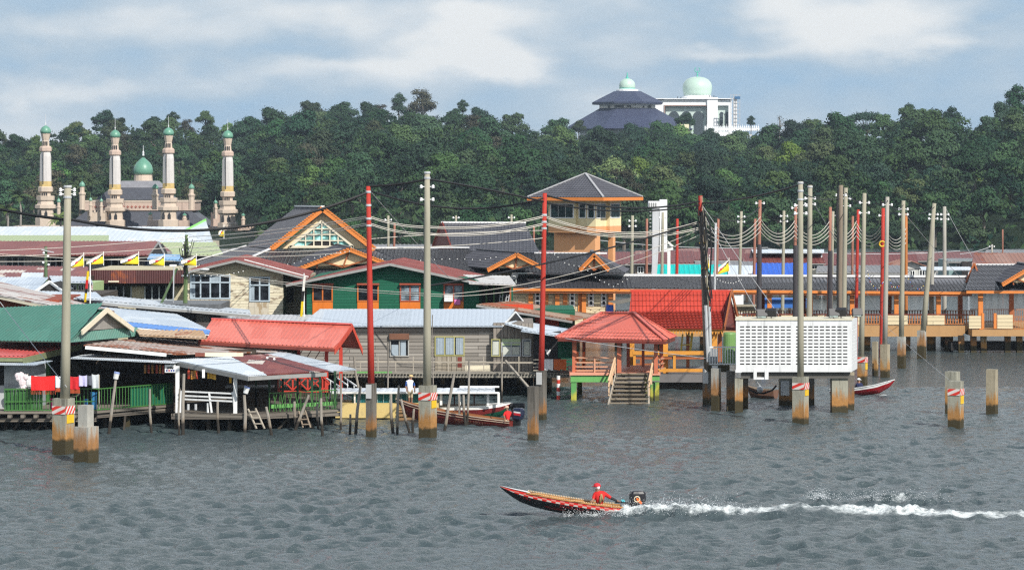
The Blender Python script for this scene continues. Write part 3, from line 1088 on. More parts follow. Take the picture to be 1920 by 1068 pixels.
def build_town_mosque():
 Y = 715.0
 s = F / Y
 c = P(255, 425, Y)
 T = Thing('mosque', 'cream town mosque with dark pyramid roof and one green dome among the minarets', 'mosque', (c.x, Y, c.z - 3))
 def zz(py):
  return H - (py - HOR) / s
 def st(name, y0, w0, y1, w1, mt, cx=255, dep=1.0, parent=None):
  mb = MB()
  a = P(cx, y0, Y)
  frustum(mb, a.x, Y + 12, zz(y0), w0 / s, w0 / s * dep, zz(y1), w1 / s, w1 / s * dep)
  return T.part(name, mb, mt, parent)
 st('lower_roof', 428, 142, 391, 92, SLATE, 255, .5)
 wl = st('upper_wall', 395, 104, 377, 104, PINKC, 257, .5)
 st('cornice', 379, 106, 376, 106, CREAM, 257, .5)
 st('main_roof', 375, 74, 352, 46, SLATE, 246, .6)
 st('upper_roof', 352, 47, 339, 33, SLATEL, 252, .6)
 for i in range(17):
  px = 166 + i * 7.6
  mb = MB()
  a = P(px, 388, Y)
  yf = Y + 12 - 104 / s * .5 - .12
  q = 2.6 / s
  mb.prism([(a.x - q, yf, a.z), (a.x, yf, a.z - q), (a.x + q, yf, a.z), (a.x, yf, a.z + q)], (0, .2, 0))
  T.part('medallion', mb, paint('mosque_red', (.30, .10, .07), .6, .2), wl)
 a = P(257, 338, Y)
 mb = MB()
 mb.lathe((a.x, Y + 12, zz(340)), [(18 / s, 0), (17 / s, 1.6), (18.2 / s, 1.7)], 16)
 T.part('drum', mb, CREAM)
 mb = MB()
 mb.lathe((a.x, Y + 12, zz(327)), [(17 / s, 0), (18.6 / s, .7), (18.4 / s, 1.4), (16.6 / s, 2.2), (12.6 / s, 3.0), (7.5 / s, 3.6), (2 / s, 4.2)], 18)
 d = T.part('dome', mb, GREEND, smooth=True)
 mb = MB()
 mb.lathe((a.x, Y + 12, zz(291)), [(2.2 / s, 0), (1.6 / s, .5), (2.1 / s, .8), (.6 / s, 1.2), (.35 / s, 2.6)], 8)
 T.part('finial', mb, SILV, d)
 for px, top, bot, hw in ((154, 340, 393, 5.5), (291, 345, 393, 6), (359, 345, 393, 5.5), (170, 370, 405, 3), (190, 372, 405, 3), (110, 372, 410, 3.5), (282, 398, 422, 4), (346, 400, 422, 4), (404, 375, 410, 4), (456, 400, 425, 3.5)):
  turret(T, px, top, bot, hw, Y - 6)
 mb = MB()
 mb.pbox(164, 197, 398, 415, Y - 5, 4)
 for k in range(6):
  mb.pbox(164 + k * 6, 167 + k * 6, 394, 399, Y - 5.1, .5)
 T.part('gatehouse', mb, CREAM)
 mb = MB()
 mb.pbox(395, 420, 402, 424, Y - 4, 5)
 for k in range(5):
  mb.pbox(395 + k * 5.5, 398 + k * 5.5, 398, 403, Y - 4.1, .5)
 T.part('gatehouse', mb, PINKC)
 mb = MB()
 mb.pbox(380, 492, 428, 470, Y - 8, 6)
 for k in range(18):
  mb.pbox(380 + k * 6.2, 384 + k * 6.2, 424, 429, Y - 8.1, .5)
 T.part('outer_wall', mb, PINKC)
 mb = MB()
 mb.pbox(20, 380, 424, 470, Y + 2, 16)
 T.part('hall_wall', mb, CREAM)
 mb = MB()
 mb.pbox(276, 304, 413, 430, Y - 7, 4)
 mb.pbox(322, 352, 413, 430, Y - 7, 4)
 T.part('porch', mb, PINKC)
build_town_mosque()
BLUER = tiles('blue_roof', (.042, .050, .092), .5, .12)
DOMEW = paint('dome_pale_green', (.46, .60, .51), .35, .05, .8, .15, .5)
TEALF = paint('teal_finial', (.07, .42, .33), .4, .1)
MWHITE = paint('marble_white', (.78, .79, .80), .5, .04, .6, .2)
ARCHG = paint('arch_grey_green', (.50, .60, .56), .6, .06)
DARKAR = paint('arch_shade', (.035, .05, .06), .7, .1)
def build_hill_mosques():
 Y = 1300.0
 s = F / Y
 c = P(1176, 250, Y)
 T = Thing('hill_mosque', 'mosque with two tiered blue roof and small pale green dome on the hilltop', 'mosque', (c.x, Y, c.z - 3))
 def L(name, prof, mt, n, sm=False, ph=0.0, parent=None):
  mb = MB()
  mb.lathe((c.x, Y, 0), [(a / s, H - (v - HOR) / s) for a, v in prof], n, 0, ph)
  return T.part(name, mb, mt, parent, smooth=sm)
 o8 = math.pi / 8
 L('lower_wall', [(96, 268), (96, 240)], MWHITE, 8, ph=o8)
 L('lower_roof', [(128, 245), (130, 243), (56, 203.5), (54, 203)], BLUER, 8, ph=o8)
 w = L('upper_wall', [(56, 206), (56, 194)], paint('hill_wall', (.62, .60, .55), .6, .08), 8, ph=o8)
 L('upper_roof', [(70, 196), (71, 192.5), (29, 172.5), (27, 171.5)], BLUER, 8, ph=o8)
 L('drum', [(21, 173), (21, 168.5), (16, 167)], MWHITE, 16)
 d = L('dome', [(14, 168), (15.2, 163), (15, 158), (13, 153), (9, 149.5), (4, 147.5)], DOMEW, 18, True)
 L('dome_ring', [(15.4, 168.5), (15.6, 165.5)], TEALF, 18, parent=d)
 L('finial', [(6.5, 149.5), (3.5, 147), (1.5, 144), (1, 139), (.7, 136)], TEALF, 8, parent=d)
 yw = Y - 56 / s * math.cos(o8) - .15
 for a, b in ((1140, 1148), (1152, 1170), (1175, 1183), (1204, 1208), (1209, 1222)):
  mb = MB()
  q = P(a, 201.5, yw), P(b, 197.5, yw)
  f = (q[1].x + q[0].x) / 2 - c.x
  yy = yw + max(0, abs(f) - 56 / s * math.sin(o8)) * 1.0
  mb.box(q[0].x, q[1].x, yy, yy + 1.5, q[0].z, q[1].z)
  T.part('window', mb, DARKO, w)
 Y = 1370.0
 s = F / Y
 c = P(1305, 245, Y)
 T = Thing('hill_mosque', 'white mosque with tall arches and large pale green dome on the hilltop', 'mosque', (c.x, Y, c.z - 4))
 mb = MB()
 mb.pbox(1226, 1246, 188, 262, Y, 30)
 mb.pbox(1246, 1326, 186, 197, Y, 30)
 mb.pbox(1326, 1346, 183, 262, Y - 1, 31)
 mb.pbox(1346, 1372, 188, 198, Y, 30)
 mb.pbox(1366, 1372, 198, 262, Y, 30)
 mb.pbox(1246, 1346, 186, 262, Y + 3, 26)
 body = T.part('walls', mb, MWHITE)
 mb = MB()
 mb.pbox(1226, 1374, 184.5, 186, Y - 1.5, 33)
 T.part('parapet', mb, MWHITE)
 for x0, x1, y0 in ((1248.5, 1324.5, 199), (1346, 1366, 198)):
  mb = MB()
  mb.pbox(x0, x1, y0, 262, Y + 2.2, .6)
  T.part('arcade_panel', mb, ARCHG)
 mb = MB()
 mb.pbox(1245, 1327.5, 197, 199, Y - .4, 2)
 mb.pbox(1245, 1247, 199, 250, Y - .4, 2)
 mb.pbox(1325.5, 1327.5, 199, 250, Y - .4, 2)
 T.part('arch_border', mb, paint('border_brown', (.30, .20, .17), .6, .1), body)
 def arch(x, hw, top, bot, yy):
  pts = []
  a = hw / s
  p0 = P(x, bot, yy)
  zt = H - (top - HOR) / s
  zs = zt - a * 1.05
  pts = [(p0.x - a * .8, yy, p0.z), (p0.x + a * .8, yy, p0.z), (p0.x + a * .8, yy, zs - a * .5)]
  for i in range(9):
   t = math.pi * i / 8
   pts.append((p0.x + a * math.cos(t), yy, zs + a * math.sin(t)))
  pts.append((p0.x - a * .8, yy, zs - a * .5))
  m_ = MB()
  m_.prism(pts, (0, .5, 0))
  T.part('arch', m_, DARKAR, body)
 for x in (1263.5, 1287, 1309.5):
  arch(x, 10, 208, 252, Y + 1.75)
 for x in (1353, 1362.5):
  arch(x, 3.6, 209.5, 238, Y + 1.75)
 cc = P(1307.5, 180, Y + 14)
 def L(name, prof, mt, n, sm=False, parent=None):
  mb = MB()
  mb.lathe((cc.x, Y + 14, 0), [(a / s, H - (v - HOR) / s) for a, v in prof], n)
  return T.part(name, mb, mt, parent, smooth=sm)
 L('drum', [(30, 187), (30, 181), (26, 179), (26, 176)], MWHITE, 24)
 d = L('dome', [(26, 178), (26.5, 172), (28, 166), (28, 160), (26, 153.5), (21, 147.5), (14, 144), (6, 142.3), (1, 142)], DOMEW, 28, True)
 L('finial', [(2.5, 143), (1.2, 140), (1.6, 137), (.6, 134), (.6, 130)], TEALF, 8, parent=d)
 mb = MB()
 z = H - (129 - HOR) / s
 mb.tube([(cc.x + .75 * math.cos(t) * 2.2 / s * 3, Y + 14, z + .75 * math.sin(t) * 2.2 / s * 3) for t in [math.radians(a) for a in range(-240, 61, 30)]], .2, 5)
 T.part('crescent', mb, TEALF, d)
 mb = MB()
 for px, h in ((1270, 3), (1276, 2), (1330, 5), (1334, 4), (1338, 5), (1342, 3)):
  mb.pbox(px, px + 1.2, 184 - h, 185, Y + 2, .5)
 T.part('roof_pipes', mb, DARKO)
 Yp = 1358.0
 mb = MB()
 for px in (1370, 1375, 1380, 1387):
  for dy in (0, 3):
   mb.pbox(px, px + .7, 177, 240, Yp + dy, .3)
 for py in range(178, 240, 7):
  mb.pbox(1370, 1388, py, py + .6, Yp + .1, .3)
  mb.pbox(1370, 1388, py, py + .6, Yp + 3.1, .3)
 a = P(1379, 240, Yp)
 T = Thing('scaffold', 'pale scaffold tower with blue top leaning on the white domed mosque', 'scaffold', (a.x, Yp, a.z))
 T.part('lattice', mb, paint('scaffold_grey', (.45, .43, .42), .6, .2))
 mb = MB()
 mb.pbox(1376, 1382, 184, 240, Yp + .8, 1.6)
 T.part('hoist_shaft', mb, MWHITE)
 mb = MB()
 mb.pbox(1378, 1388, 181, 185.5, Yp - .4, 3.5)
 T.part('top_cover', mb, paint('blue_cover', (.03, .12, .26), .5, .1))
 Yp = 1268.0
 a = P(1380, 262, Yp)
 T = Thing('terrace', 'white balustraded terrace with small finials beside the white domed mosque', 'terrace', (a.x, Yp, a.z - 3))
 mb = MB()
 mb.pbox(1322, 1400, 247, 275, Yp, 8)
 mb.pbox(1340, 1424, 241, 244.5, Yp + 2, 1)
 mb.pbox(1330, 1410, 252, 255, Yp - .8, .8)
 T.part('wall', mb, MWHITE)
 mb = MB()
 for k in range(28):
  px = 1322 + k * 3.7
  p = P(px, 246, Yp + 2.3)
  mb.lathe(p, [(.28, 0), (.28, 1.2), (.4, 1.5), (.12, 2.2), (.05, 2.6 + .5 * (k % 2))], 5)
 T.part('finial', mb, MWHITE)
 mb = MB()
 for k in range(14):
  mb.pbox(1330 + k * 5.6, 1333 + k * 5.6, 255, 261, Yp - .3, .4)
 T.part('window', mb, paint('terrace_gap', (.28, .30, .28), .7, .2))
 Yp = 1195.0
 a = P(1283, 250, Yp)
 T = Thing('tank_house', 'small square cream tank house half hidden in trees below the hilltop mosques', 'building', (a.x, Yp, a.z - 2))
 cm = paint('tank_cream', (.72, .66, .46), .6, .08)
 mb = MB()
 mb.pbox(1274, 1292, 233, 256, Yp, 4.5)
 T.part('tank', mb, cm)
 mb = MB()
 mb.pbox(1247, 1274, 246, 258, Yp - 1, 5)
 T.part('annex', mb, cm)
 Yp = 1218.0
 a = P(1130, 270, Yp)
 mb = MB()
 mb.pbox(1113, 1146, 250, 274, Yp, 6)
 mb.pbox(1111, 1148, 249, 251, Yp - .6, 7.4)
 for k in range(3):
  mb.pbox(1118 + k * 9, 1122 + k * 9, 255, 262, Yp - .1, .3, 1)
 single('white_house', mb, [MWHITE, DARKO], 'small white house in the trees under the blue hilltop roof', 'building', (a.x, Yp, a.z))
build_hill_mosques()
def palm(px, top, bot, Y, label, seed, nfr=15, fl=4.2):
 rs = random.Random(seed)
 b, t = P(px, bot, Y), P(px + rs.uniform(-3, 3), top + 14, Y)
 T = Thing('palm_tree', label, 'palm', b, 'palms by the town mosque')
 mb = MB()
 mb.tube([b - Vector((0, 0, 2)), b.lerp(t, .5) + Vector((.25, 0, 0)), t], [.28, .2, .16], 7)
 T.part('trunk', mb, BARKPALE)
 mb = MB()
 for i in range(nfr):
  az = 2 * math.pi * i / nfr + rs.uniform(-.2, .2)
  el = rs.uniform(-.1, 1.25)
  L = fl * rs.uniform(.75, 1.1)
  d = Vector((math.cos(az), math.sin(az), 0))
  side = Vector((-math.sin(az), math.cos(az), 0))
  prev = None
  for k in range(9):
   q = k / 8
   p = t + d * (L * q * math.cos(el * (1 - .4 * q))) + Vector((0, 0, L * (q * math.sin(el) - .62 * q * q)))
   if prev is not None:
    w = .75 * math.sin(math.pi * min(1, q + .08)) + .08
    for sg in (-1, 1):
     mb.add([prev, p, p + side * sg * w + Vector((0, 0, -w * .5)), prev + (p - prev) * .25 + side * sg * w * .9 + Vector((0, 0, -w * .45))], [(0, 1, 2, 3)])
   prev = p
 T.part('crown', mb, LEAF[3])
palm(38, 353, 425, 640, 'tall coconut palm with yellowish fronds nearest the first minaret', 3)
palm(14, 378, 425, 635, 'short palm low beside the tall coconut palm', 4, 12, 3.0)
palm(112, 392, 425, 630, 'low palm half hidden behind the white roof', 5, 12, 3.4)
# ================================================================ piles and utility poles
PILE = pilemat('pile_concrete')
PILE_DARK = pilemat('pile_dark', (.15, .135, .115), (.31, .14, .04), dark=.8)
PILE_PALE = pilemat('pile_pale', (.38, .37, .33), (.30, .135, .035), h0=.75, h1=1.9, dark=.3)
PILE_TAN = pilemat('pile_tan', (.34, .295, .21), (.38, .19, .05), h0=.55, h1=1.35, dark=.3)
POLE_C = polemat('pole_concrete', (.315, .295, .225))
POLE_G = polemat('pole_grey', (.34, .325, .285))
POLE_R = polemat('pole_red', (.40, .035, .022), .3)
POLE_RB = polemat('pole_rust', (.30, .13, .09), .3)
POLE_D = polemat('pole_dark', (.05, .045, .05), .4)
POLE_W = polemat('pole_wood', (.20, .16, .12), .35)
PORC = paint('porcelain', (.85, .85, .85), .25, .03, streak=0, spec=.6)
HAZ = stripes('hazard_stripes', (.62, .035, .02), (.66, .60, .56), .34, 1.0)
YEL = paint('yellow_plate', (.72, .45, .02), .5, .2, 5)
GREYBOX = paint('grey_plate', (.55, .55, .54), .45, .06)
BLACKC = paint('black_cable', (.012, .012, .013), .6, .2, streak=0)
METAL = paint('galvanised', (.45, .46, .47), .4, .15, spec=.6)
ROPEW = paint('cream_cable', (.60, .56, .49), .7, .12, streak=.1)
def square_post(mb, c, w, z0, z1, yaw, m=0, taper=1.0, n=4):
 mb.lathe((c[0], c[1], 0), [(w * .7071, z0), (w * .7071 * taper, z1)], n, m, yaw + math.pi / 4)
def pile_block(mb, x0, x1, top, Y, yaw, m=0, z0=-2.0):
 wpx = (x1 - x0) / F * Y
 w = wpx / (abs(math.cos(yaw)) + abs(math.sin(yaw)))
 c = P((x0 + x1) / 2, top, Y)
 square_post(mb, (c.x, Y), w, z0, c.z, yaw, m)
 return c, w
def plate_on(T, parent, c, w, yaw, z0, z1, mat, name, face, k=1.0, label=None, off=.012):
 ang = yaw - math.pi / 2 + (0 if face == 0 else math.pi / 2)
 n = Vector((math.cos(ang), math.sin(ang), 0))
 t = Vector((-n.y, n.x, 0))
 mid = Vector((c.x, c.y, 0)) + n * (w / 2 + off)
 a = t * (w * k / 2)
 mb = MB()
 mb.prism([mid - a + Vector((0, 0, z0)), mid + a + Vector((0, 0, z0)), mid + a + Vector((0, 0, z1)), mid - a + Vector((0, 0, z1))], n * .02)
 return T.part(name, mb, mat, parent, label)
YAW = R(-27)       # the whole row of piles stands turned the same way
def zpx(py, Y):
 return H - (py - HOR) / F * Y
def upole(label, top, bot, r0, r1, pile=None, base=None, mat=None, pmat=None, haz=None, yel=None, box=None, ins=None, name='utility_pole', Y=None, group=None, bands=None, cap=True, sub=None):
 mat = mat or POLE_C
 pmat = pmat or PILE
 if Y is None:
  Y = D(pile[3])
 T = Thing(name, label, 'pole', (P(bot[0], bot[1], Y).x, Y, 0), group)
 a, b = P(bot[0], bot[1], Y), P(top[0], top[1], Y)
 mb = MB()
 k = Y / F
 pts, rs_ = [], []
 for i in range(5):
  t = i / 4
  pts.append(a.lerp(b, t))
  rs_.append((r0 + (r1 - r0) * t) * k)
 if pile is None:
  pts.insert(0, Vector((a.x, Y, -2)))
  rs_.insert(0, r0 * k)
 mb.tube(pts, rs_, 12)
 pole = T.part('pole', mb, mat)
 pole.data.polygons.foreach_set('use_smooth', [len(p.vertices) == 4 for p in pole.data.polygons])
 if pile:
  mb = MB()
  c, w = pile_block(mb, pile[0], pile[1], pile[2], Y, YAW)
  if base:      # a wider collar cast round the pile
   mb2 = MB()
  pb = T.part('pile', mb, pmat)
  if haz:
   for f_ in (0, 1):
    plate_on(T, pb, c, w, YAW, zpx(haz[1], Y), zpx(haz[0], Y), HAZ, 'hazard_plate', f_, .98)
  if yel:
   plate_on(T, pb, c, w, YAW, zpx(yel[1], Y), zpx(yel[0], Y), YEL, 'yellow_plate', 1, .75)
  if box:
   plate_on(T, pb, c, w, YAW, zpx(box[1], Y), zpx(box[0], Y), GREYBOX, 'meter_box', 0, .78, off=.05)
 if ins:
  for t_ in ins:
   for sgn in (-1, 1):
    mb = MB()
    p = P(top[0] + (bot[0] - top[0]) * (t_ - top[1]) / (bot[1] - top[1]), t_, Y)
    e = p + Vector((sgn * (r1 * k + .17), -.05, 0))
    mb.cyl(p, e, .025, .025, 5)
    mb.lathe(e - Vector((0, 0, .09)), [(.04, 0), (.085, .04), (.05, .09), (.085, .13), (.03, .19)], 8)
    T.part('insulator', mb, PORC, pole)
 for t_ in (bands or ()):
  mb = MB()
  f_ = (t_ - top[1]) / (bot[1] - top[1])
  p = P(top[0] + (bot[0] - top[0]) * f_, t_, Y)
  rr = (r1 + (r0 - r1) * f_) * k
  mb.lathe(p, [(rr + .015, 0), (rr + .03, .02), (rr + .03, .1), (rr + .015, .12)], 12)
  T.part('steel_band', mb, METAL, pole)
 return T, Y
def stub(label, blocks, pmat=None, haz=None, yel=None, group=None, yaw=YAW):
 Y = D(blocks[0][3])
 c = P((blocks[0][0] + blocks[0][1]) / 2, blocks[0][3], Y)
 T = Thing('mooring_pile', label, 'pile', (c.x, Y, 0), group)
 o0 = None
 for i, (x0, x1, t, b) in enumerate(blocks):
  mb = MB()
  z0 = -2 if i == 0 else zpx(b, Y) - .02
  cc, w = pile_block(mb, x0, x1, t, Y, yaw, 0, z0)
  o = T.part('pile' if i == 0 else 'upper_block', mb, pmat or PILE)
  if i == 0:
   o0 = (o, cc, w)
 if haz:
  for f_ in (0, 1):
   plate_on(T, o0[0], o0[1], o0[2], yaw, zpx(haz[1], Y), zpx(haz[0], Y), HAZ, 'hazard_plate', f_, .98)
 if yel:
  plate_on(T, o0[0], o0[1], o0[2], yaw, zpx(yel[1], Y), zpx(yel[0], Y), YEL, 'yellow_plate', 1, .75)
 return T
upole('concrete utility pole on striped pile in front of the green railing', (127, 350), (122, 746), 9.5, 6.5, (99, 139, 746, 850), haz=(760, 775), yel=(776, 792), ins=(356, 364), bands=(352, 372))
upole('tall concrete utility pole on a striped pile in front of the grey timber house', (801, 322), (801, 723), 8, 5, (785, 819, 722, 820), haz=(735, 749), yel=(750, 764), ins=(350, 374), bands=(326, 336))
upole('red utility pole on dark pile standing before the green walled house', (690.5, 349), (696, 719), 6.5, 4, (686, 706, 718, 818), mat=POLE_R, pmat=PILE_DARK, box=(720, 746), bands=(362, 387, 412, 425))
upole('red utility pole on dark pile beside the stepped red pavilion', (1021.5, 362), (1015, 695), 5.5, 4, (1005, 1025, 694, 787), mat=POLE_R, pmat=PILE_DARK, box=(697, 720), bands=(405, 418, 430))
upole('concrete utility pole on striped pile standing in front of the white lattice box', (1501, 340), (1501, 706), 6.3, 4.6, (1485, 1517, 706, 793), haz=(717, 729), yel=(730, 741), ins=(385, 400), bands=(345, 360, 376))
upole('concrete utility pole rising behind the white lattice box next to the striped one', (1519, 347), (1517, 640), 5.6, 4.2, Y=190, ins=(372, 383), bands=(352,))
upole('concrete utility pole on striped pile just past the white lattice box', (1621, 362), (1615, 668), 5.2, 3.6, (1607, 1627, 668, 725), haz=(669, 679), yel=(680, 692), ins=(380, 399))
upole('pale concrete utility pole on plain tan pile behind the small red boat', (1664, 369), (1659, 646), 5, 3.5, (1650, 1669, 645, 707), mat=POLE_G, pmat=PILE_TAN, ins=(384,))
upole('concrete utility pole on two part pile, next after the tan one', (1694, 376), (1690, 632), 5, 3.5, (1682, 1699, 631, 690), pmat=PILE_PALE, ins=(392, 402))
upole('leaning concrete utility pole on rusty topped pile before the covered walkway', (1752, 381), (1731, 620), 5.4, 3.6, (1719, 1737, 619, 672), pmat=PILE_PALE, ins=(402, 410))
upole('concrete utility pole on striped pile half hidden by the leaning one', (1750, 392), (1746, 607), 4.2, 3, (1737, 1755, 606, 657), mat=POLE_G, pmat=PILE_TAN, haz=(607, 614))
upole('concrete utility pole furthest along the row, behind the covered walkway', (1771, 387), (1771, 640), 4.4, 3.2, Y=243, mat=POLE_G, ins=(402, 411))
Yb = D(757)
T, _ = upole('dark cable laden pole with red top and silver duct beside the red shelter', (1313.5, 368), (1326, 690), 6, 4, (1317, 1336, 690, 757), mat=POLE_W, pmat=PILE_DARK, box=(622 + 68, 622 + 96), bands=(430, 466, 520))
mb = MB()
mb.tube([P(1313.3, 367, Yb), P(1314.3, 404, Yb)], [.13, .145], 10)
T.part('red_top', mb, POLE_R)
mb = MB()
mb.tube([P(1321, 398, Yb + .2), P(1327, 580, Yb + .2)], [.1, .12], 8)
T.part('side_pole', mb, POLE_C)
mb = MB()
mb.tube([P(1323, 572, Yb - .25), P(1328, 690, Yb - .25)], .1, 8)
mb.tube([P(1330, 575, Yb - .2), P(1333, 690, Yb - .2)], .09, 8)
T.part('silver_duct', mb, METAL)
rc = random.Random(4)
mb = MB()
for i in range(8):
 pts = []
 x0 = 1314 + rc.uniform(-5, 6)
 for k in range(9):
  t = k / 8
  pts.append(P(x0 + 12 * t + rc.uniform(-4, 4), 395 + 190 * t * rc.uniform(.9, 1.1), Yb - .2 - .1 * rc.random()))
 mb.tube(pts, .035, 5)
mb.tube([P(1320, 396, Yb - .2), P(1331, 420, Yb - .3), P(1334, 470, Yb - .3), P(1331, 520, Yb - .3), P(1335, 560, Yb - .3)], .05, 5)
T.part('cable_bundle', mb, BLACKC)
for py in (457, 505, 542):
 mb = MB()
 mb.lathe(P(1318 + (py - 457) * .06, py, Yb), [(.2, 0), (.24, .05), (.2, .1)], 8)
 T.part('yellow_tie', mb, YEL)
stub('squat pale pile under a grey beam beside the dark bundle pole', [(1333, 1352, 690, 770)], PILE_PALE)
BEHIND = [
 ('dark doubled timber pole with a black cable strapped to it', (1577, 347), (1574, 600), 5, 4, POLE_W, 196, (366,)),
 ('concrete pole touching the dark doubled timber one', (1586, 352), (1582, 600), 5, 3.6, POLE_C, 199, (372, 386)),
 ('thin rust red pole with black lower half near the blue roof', (1425, 375), (1421, 600), 3.8, 3, POLE_RB, 216, (381,)),
 ('thin pale pole between the blue roof and the rust red pole', (1470, 395), (1467, 590), 3.4, 2.6, POLE_C, 252, (405, 415)),
 ('thin rust red pole close behind the two tallest concrete poles', (1492, 383), (1489, 600), 3.2, 2.8, POLE_RB, 220, (390,)),
 ('thin rust red pole left of the dark doubled pole', (1557, 388), (1553, 600), 3.4, 2.8, POLE_RB, 222, ()),
 ('thin pale pole close beside a rust red one left of the dark doubled pole', (1562, 396), (1558, 590), 3.2, 2.6, POLE_C, 250, (404,)),
 ('thin red pole between the dark doubled pole and the striped pile beyond the lattice box', (1609, 393), (1605, 610), 3.2, 2.6, POLE_R, 228, ()),
 ('thin rust brown pole behind the red one by the dark doubled pole', (1599, 405), (1597, 610), 2.6, 2.2, POLE_RB, 262, ()),
 ('bright red pole wrapped with string lights before the walkway', (1656, 390), (1653, 640), 4.2, 3.2, POLE_R, 222, (404,)),
 ('orange red pole hidden behind a concrete one near the string lights', (1699, 400), (1699, 640), 3.4, 2.6, polemat('pole_orange', (.42, .15, .04)), 240, ()),
 ('thin pale pole in front of the dark forest beside the bundle of cables', (1390, 396), (1386, 560), 3.2, 2.6, POLE_C, 262, (406, 416)),
 ('thin brown pole in the gap between the bundle pole and the pale one', (1347, 409), (1343, 540), 2.8, 2.2, POLE_RB, 270, ()),
 ('slim steel pole standing out of the walkway roof', (1342, 418), (1340, 545), 2.2, 2, METAL, 228, ()),
 ('thin dark red pole by the blue roof edge', (1416, 410), (1413, 560), 2.8, 2.4, POLE_RB, 266, ()),
 ('thin red pole between the tower and the white sculpture', (1270, 410), (1269, 520), 3, 2.4, POLE_R, 275, ()),
 ('thin pale pole just right of the lookout tower', (1186, 404), (1184, 540), 3.4, 2.6, POLE_C, 258, (414, 424)),
 ('thin brown pole right of the pale one by the lookout tower', (1213, 410), (1212, 530), 2.6, 2.2, POLE_RB, 280, ()),
 ('thin pale pole overlapping the white sculpture', (1243, 398), (1241, 520), 3, 2.4, POLE_C, 268, (408,)),
 ('thin pale pole showing above the hall roofs behind the red pole', (728, 404), (728, 500), 2.6, 2.2, POLE_C, 275, (412,)),
 ('thin rusty pole showing above the hall roofs', (740, 418), (738, 500), 2.2, 2, POLE_RB, 285, ()),
 ('short pale post on the crest behind the steep tiled roof', (855, 404), (855, 470), 2.2, 2, POLE_C, 285, (408,)),
 ('short pale post behind the end of the steep tiled roof', (959, 402), (959, 470), 2.2, 2, POLE_C, 286, (408,)),
 ('thin brown pole on the shore under the dark forest, farthest of the poles', (1880, 430), (1880, 520), 1.6, 1.4, POLE_RB, 365, ()),
 ('thin grey pole with a wire above the rusty far roof', (1860, 458), (1859, 520), 2, 1.8, POLE_G, 360, (462,)),
 ('short brown pole between hall roof and lookout tower', (1001, 424), (1001, 480), 2.2, 1.8, POLE_RB, 290, ()),
]
for lab, t_, b_, r0, r1, mt, Y, ins in BEHIND:
 upole(lab, t_, b_, r0, r1, None, mat=mt, Y=Y, ins=ins)
for px, top, bot, Y in ((1423, 458, 600, 215.7), (1490.5, 460, 600, 219.7), (1556, 470, 600, 221.7)):
 a, b = P(px, bot, Y), P(px + 1, top, Y)
 mb = MB()
 mb.tube([(a.x, Y, -1.5), (b.x, Y, b.z)], [.2, .17], 8)
 c = P(px, bot, Y)
 single('timber_post', mb, POLE_D, {1423: 'blackened timber post lashed to the rust red pole by the blue roof', 1490.5: 'blackened timber post lashed to the thin pole behind the two tallest', 1556: 'blackened timber post lashed to the thin pole by the dark doubled one'}[px], 'post', (c.x, Y, 0))
mb = MB()
mb.tube([P(1572, 352, 195.6), P(1569, 400, 195.5), P(1571, 450, 195.5), P(1570, 520, 195.5), P(1571, 600, 195.5)], .07, 6)
single('strapped_cable', mb, BLACKC, 'thick black cable strapped down the dark doubled timber pole', 'cable', P(1571, 600, 195.5))
stub('two tier pale concrete pile with rusty foot, closest to the striped pole', [(139, 184, 799, 865), (147, 175, 759, 800)], PILE_PALE)
stub('dark stained stump with rusty foot before the red pavilion', [(989, 1010, 724, 825)], PILE_DARK)
stub('striped pile without a pole, alone in open water', [(1776, 1808, 714, 801)], None, haz=(728, 740), yel=(741, 756))
stub('plain stump close behind the striped pile in open water', [(1771, 1801, 696, 776)])
stub('plain pale pile standing apart at the edge of open water', [(1848, 1872, 692, 776)], PILE_TAN)
stub('slim tan pile beside the pale pole behind the small red boat', [(1635, 1647, 640, 704)], PILE_TAN)
stub('rusty pile under the covered walkway behind the leaning pole', [(1763, 1779, 620, 648)], PILE_TAN)
# ================================================================ waterside village, near part
TIN = sheet('tin_silver', [(.40, .45, .50), (.48, .52, .56)], .08, dirt=.25, rough=.38)
TINW = sheet('tin_white', [(.54, .60, .65), (.62, .66, .70)], .03, dirt=.25, rough=.45)
TINB = sheet('tin_bluish', [(.40, .47, .55), (.50, .56, .62)], .05, dirt=.2, rough=.4)
RUSTY = sheet('tin_rusty', [(.36, .32, .29), (.22, .10, .065), (.45, .40, .36)], .75, dirt=.4, rough=.6)
RUSTG = sheet('tin_rust_grey', [(.36, .32, .30), (.30, .25, .22)], .42, dirt=.45, rough=.6)
MAROON = sheet('tin_maroon', [(.17, .035, .028), (.21, .05, .04)], .25, dirt=.3, rough=.5)
MAROONP = sheet('tin_maroon_patched', [(.17, .035, .03), (.24, .06, .045), (.55, .50, .44)], .3, sw=.9, sl=1.6, dirt=.25, rough=.5)
GREENR = sheet('tin_green', [(.058, .17, .13), (.07, .195, .15)], .0, dirt=.3, rough=.42)
REDR = sheet('tin_red', [(.55, .125, .085), (.62, .16, .115)], .04, dirt=.28, rough=.42)
REDR2 = sheet('tin_red_deep', [(.50, .085, .075), (.56, .10, .09)], .0, dirt=.2, rough=.42)
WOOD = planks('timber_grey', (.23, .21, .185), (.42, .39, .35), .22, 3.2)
WOODD = planks('timber_dark', (.055, .042, .032), (.09, .07, .055), .22, 3.0)  # dark timber; on back walls its tone also stands in for unlit interiors
WOODP = paint('post_wood', (.24, .19, .14), .85, .35, 3.0, .45)
STILTM = paint('stilt_black', (.055, .045, .035), .85, .4, 3.0, .5)  # soaked black wood, darkened as well for the shade under the decks
WOODL = paint('post_wood_pale', (.36, .32, .26), .85, .3, 3.0, .4)
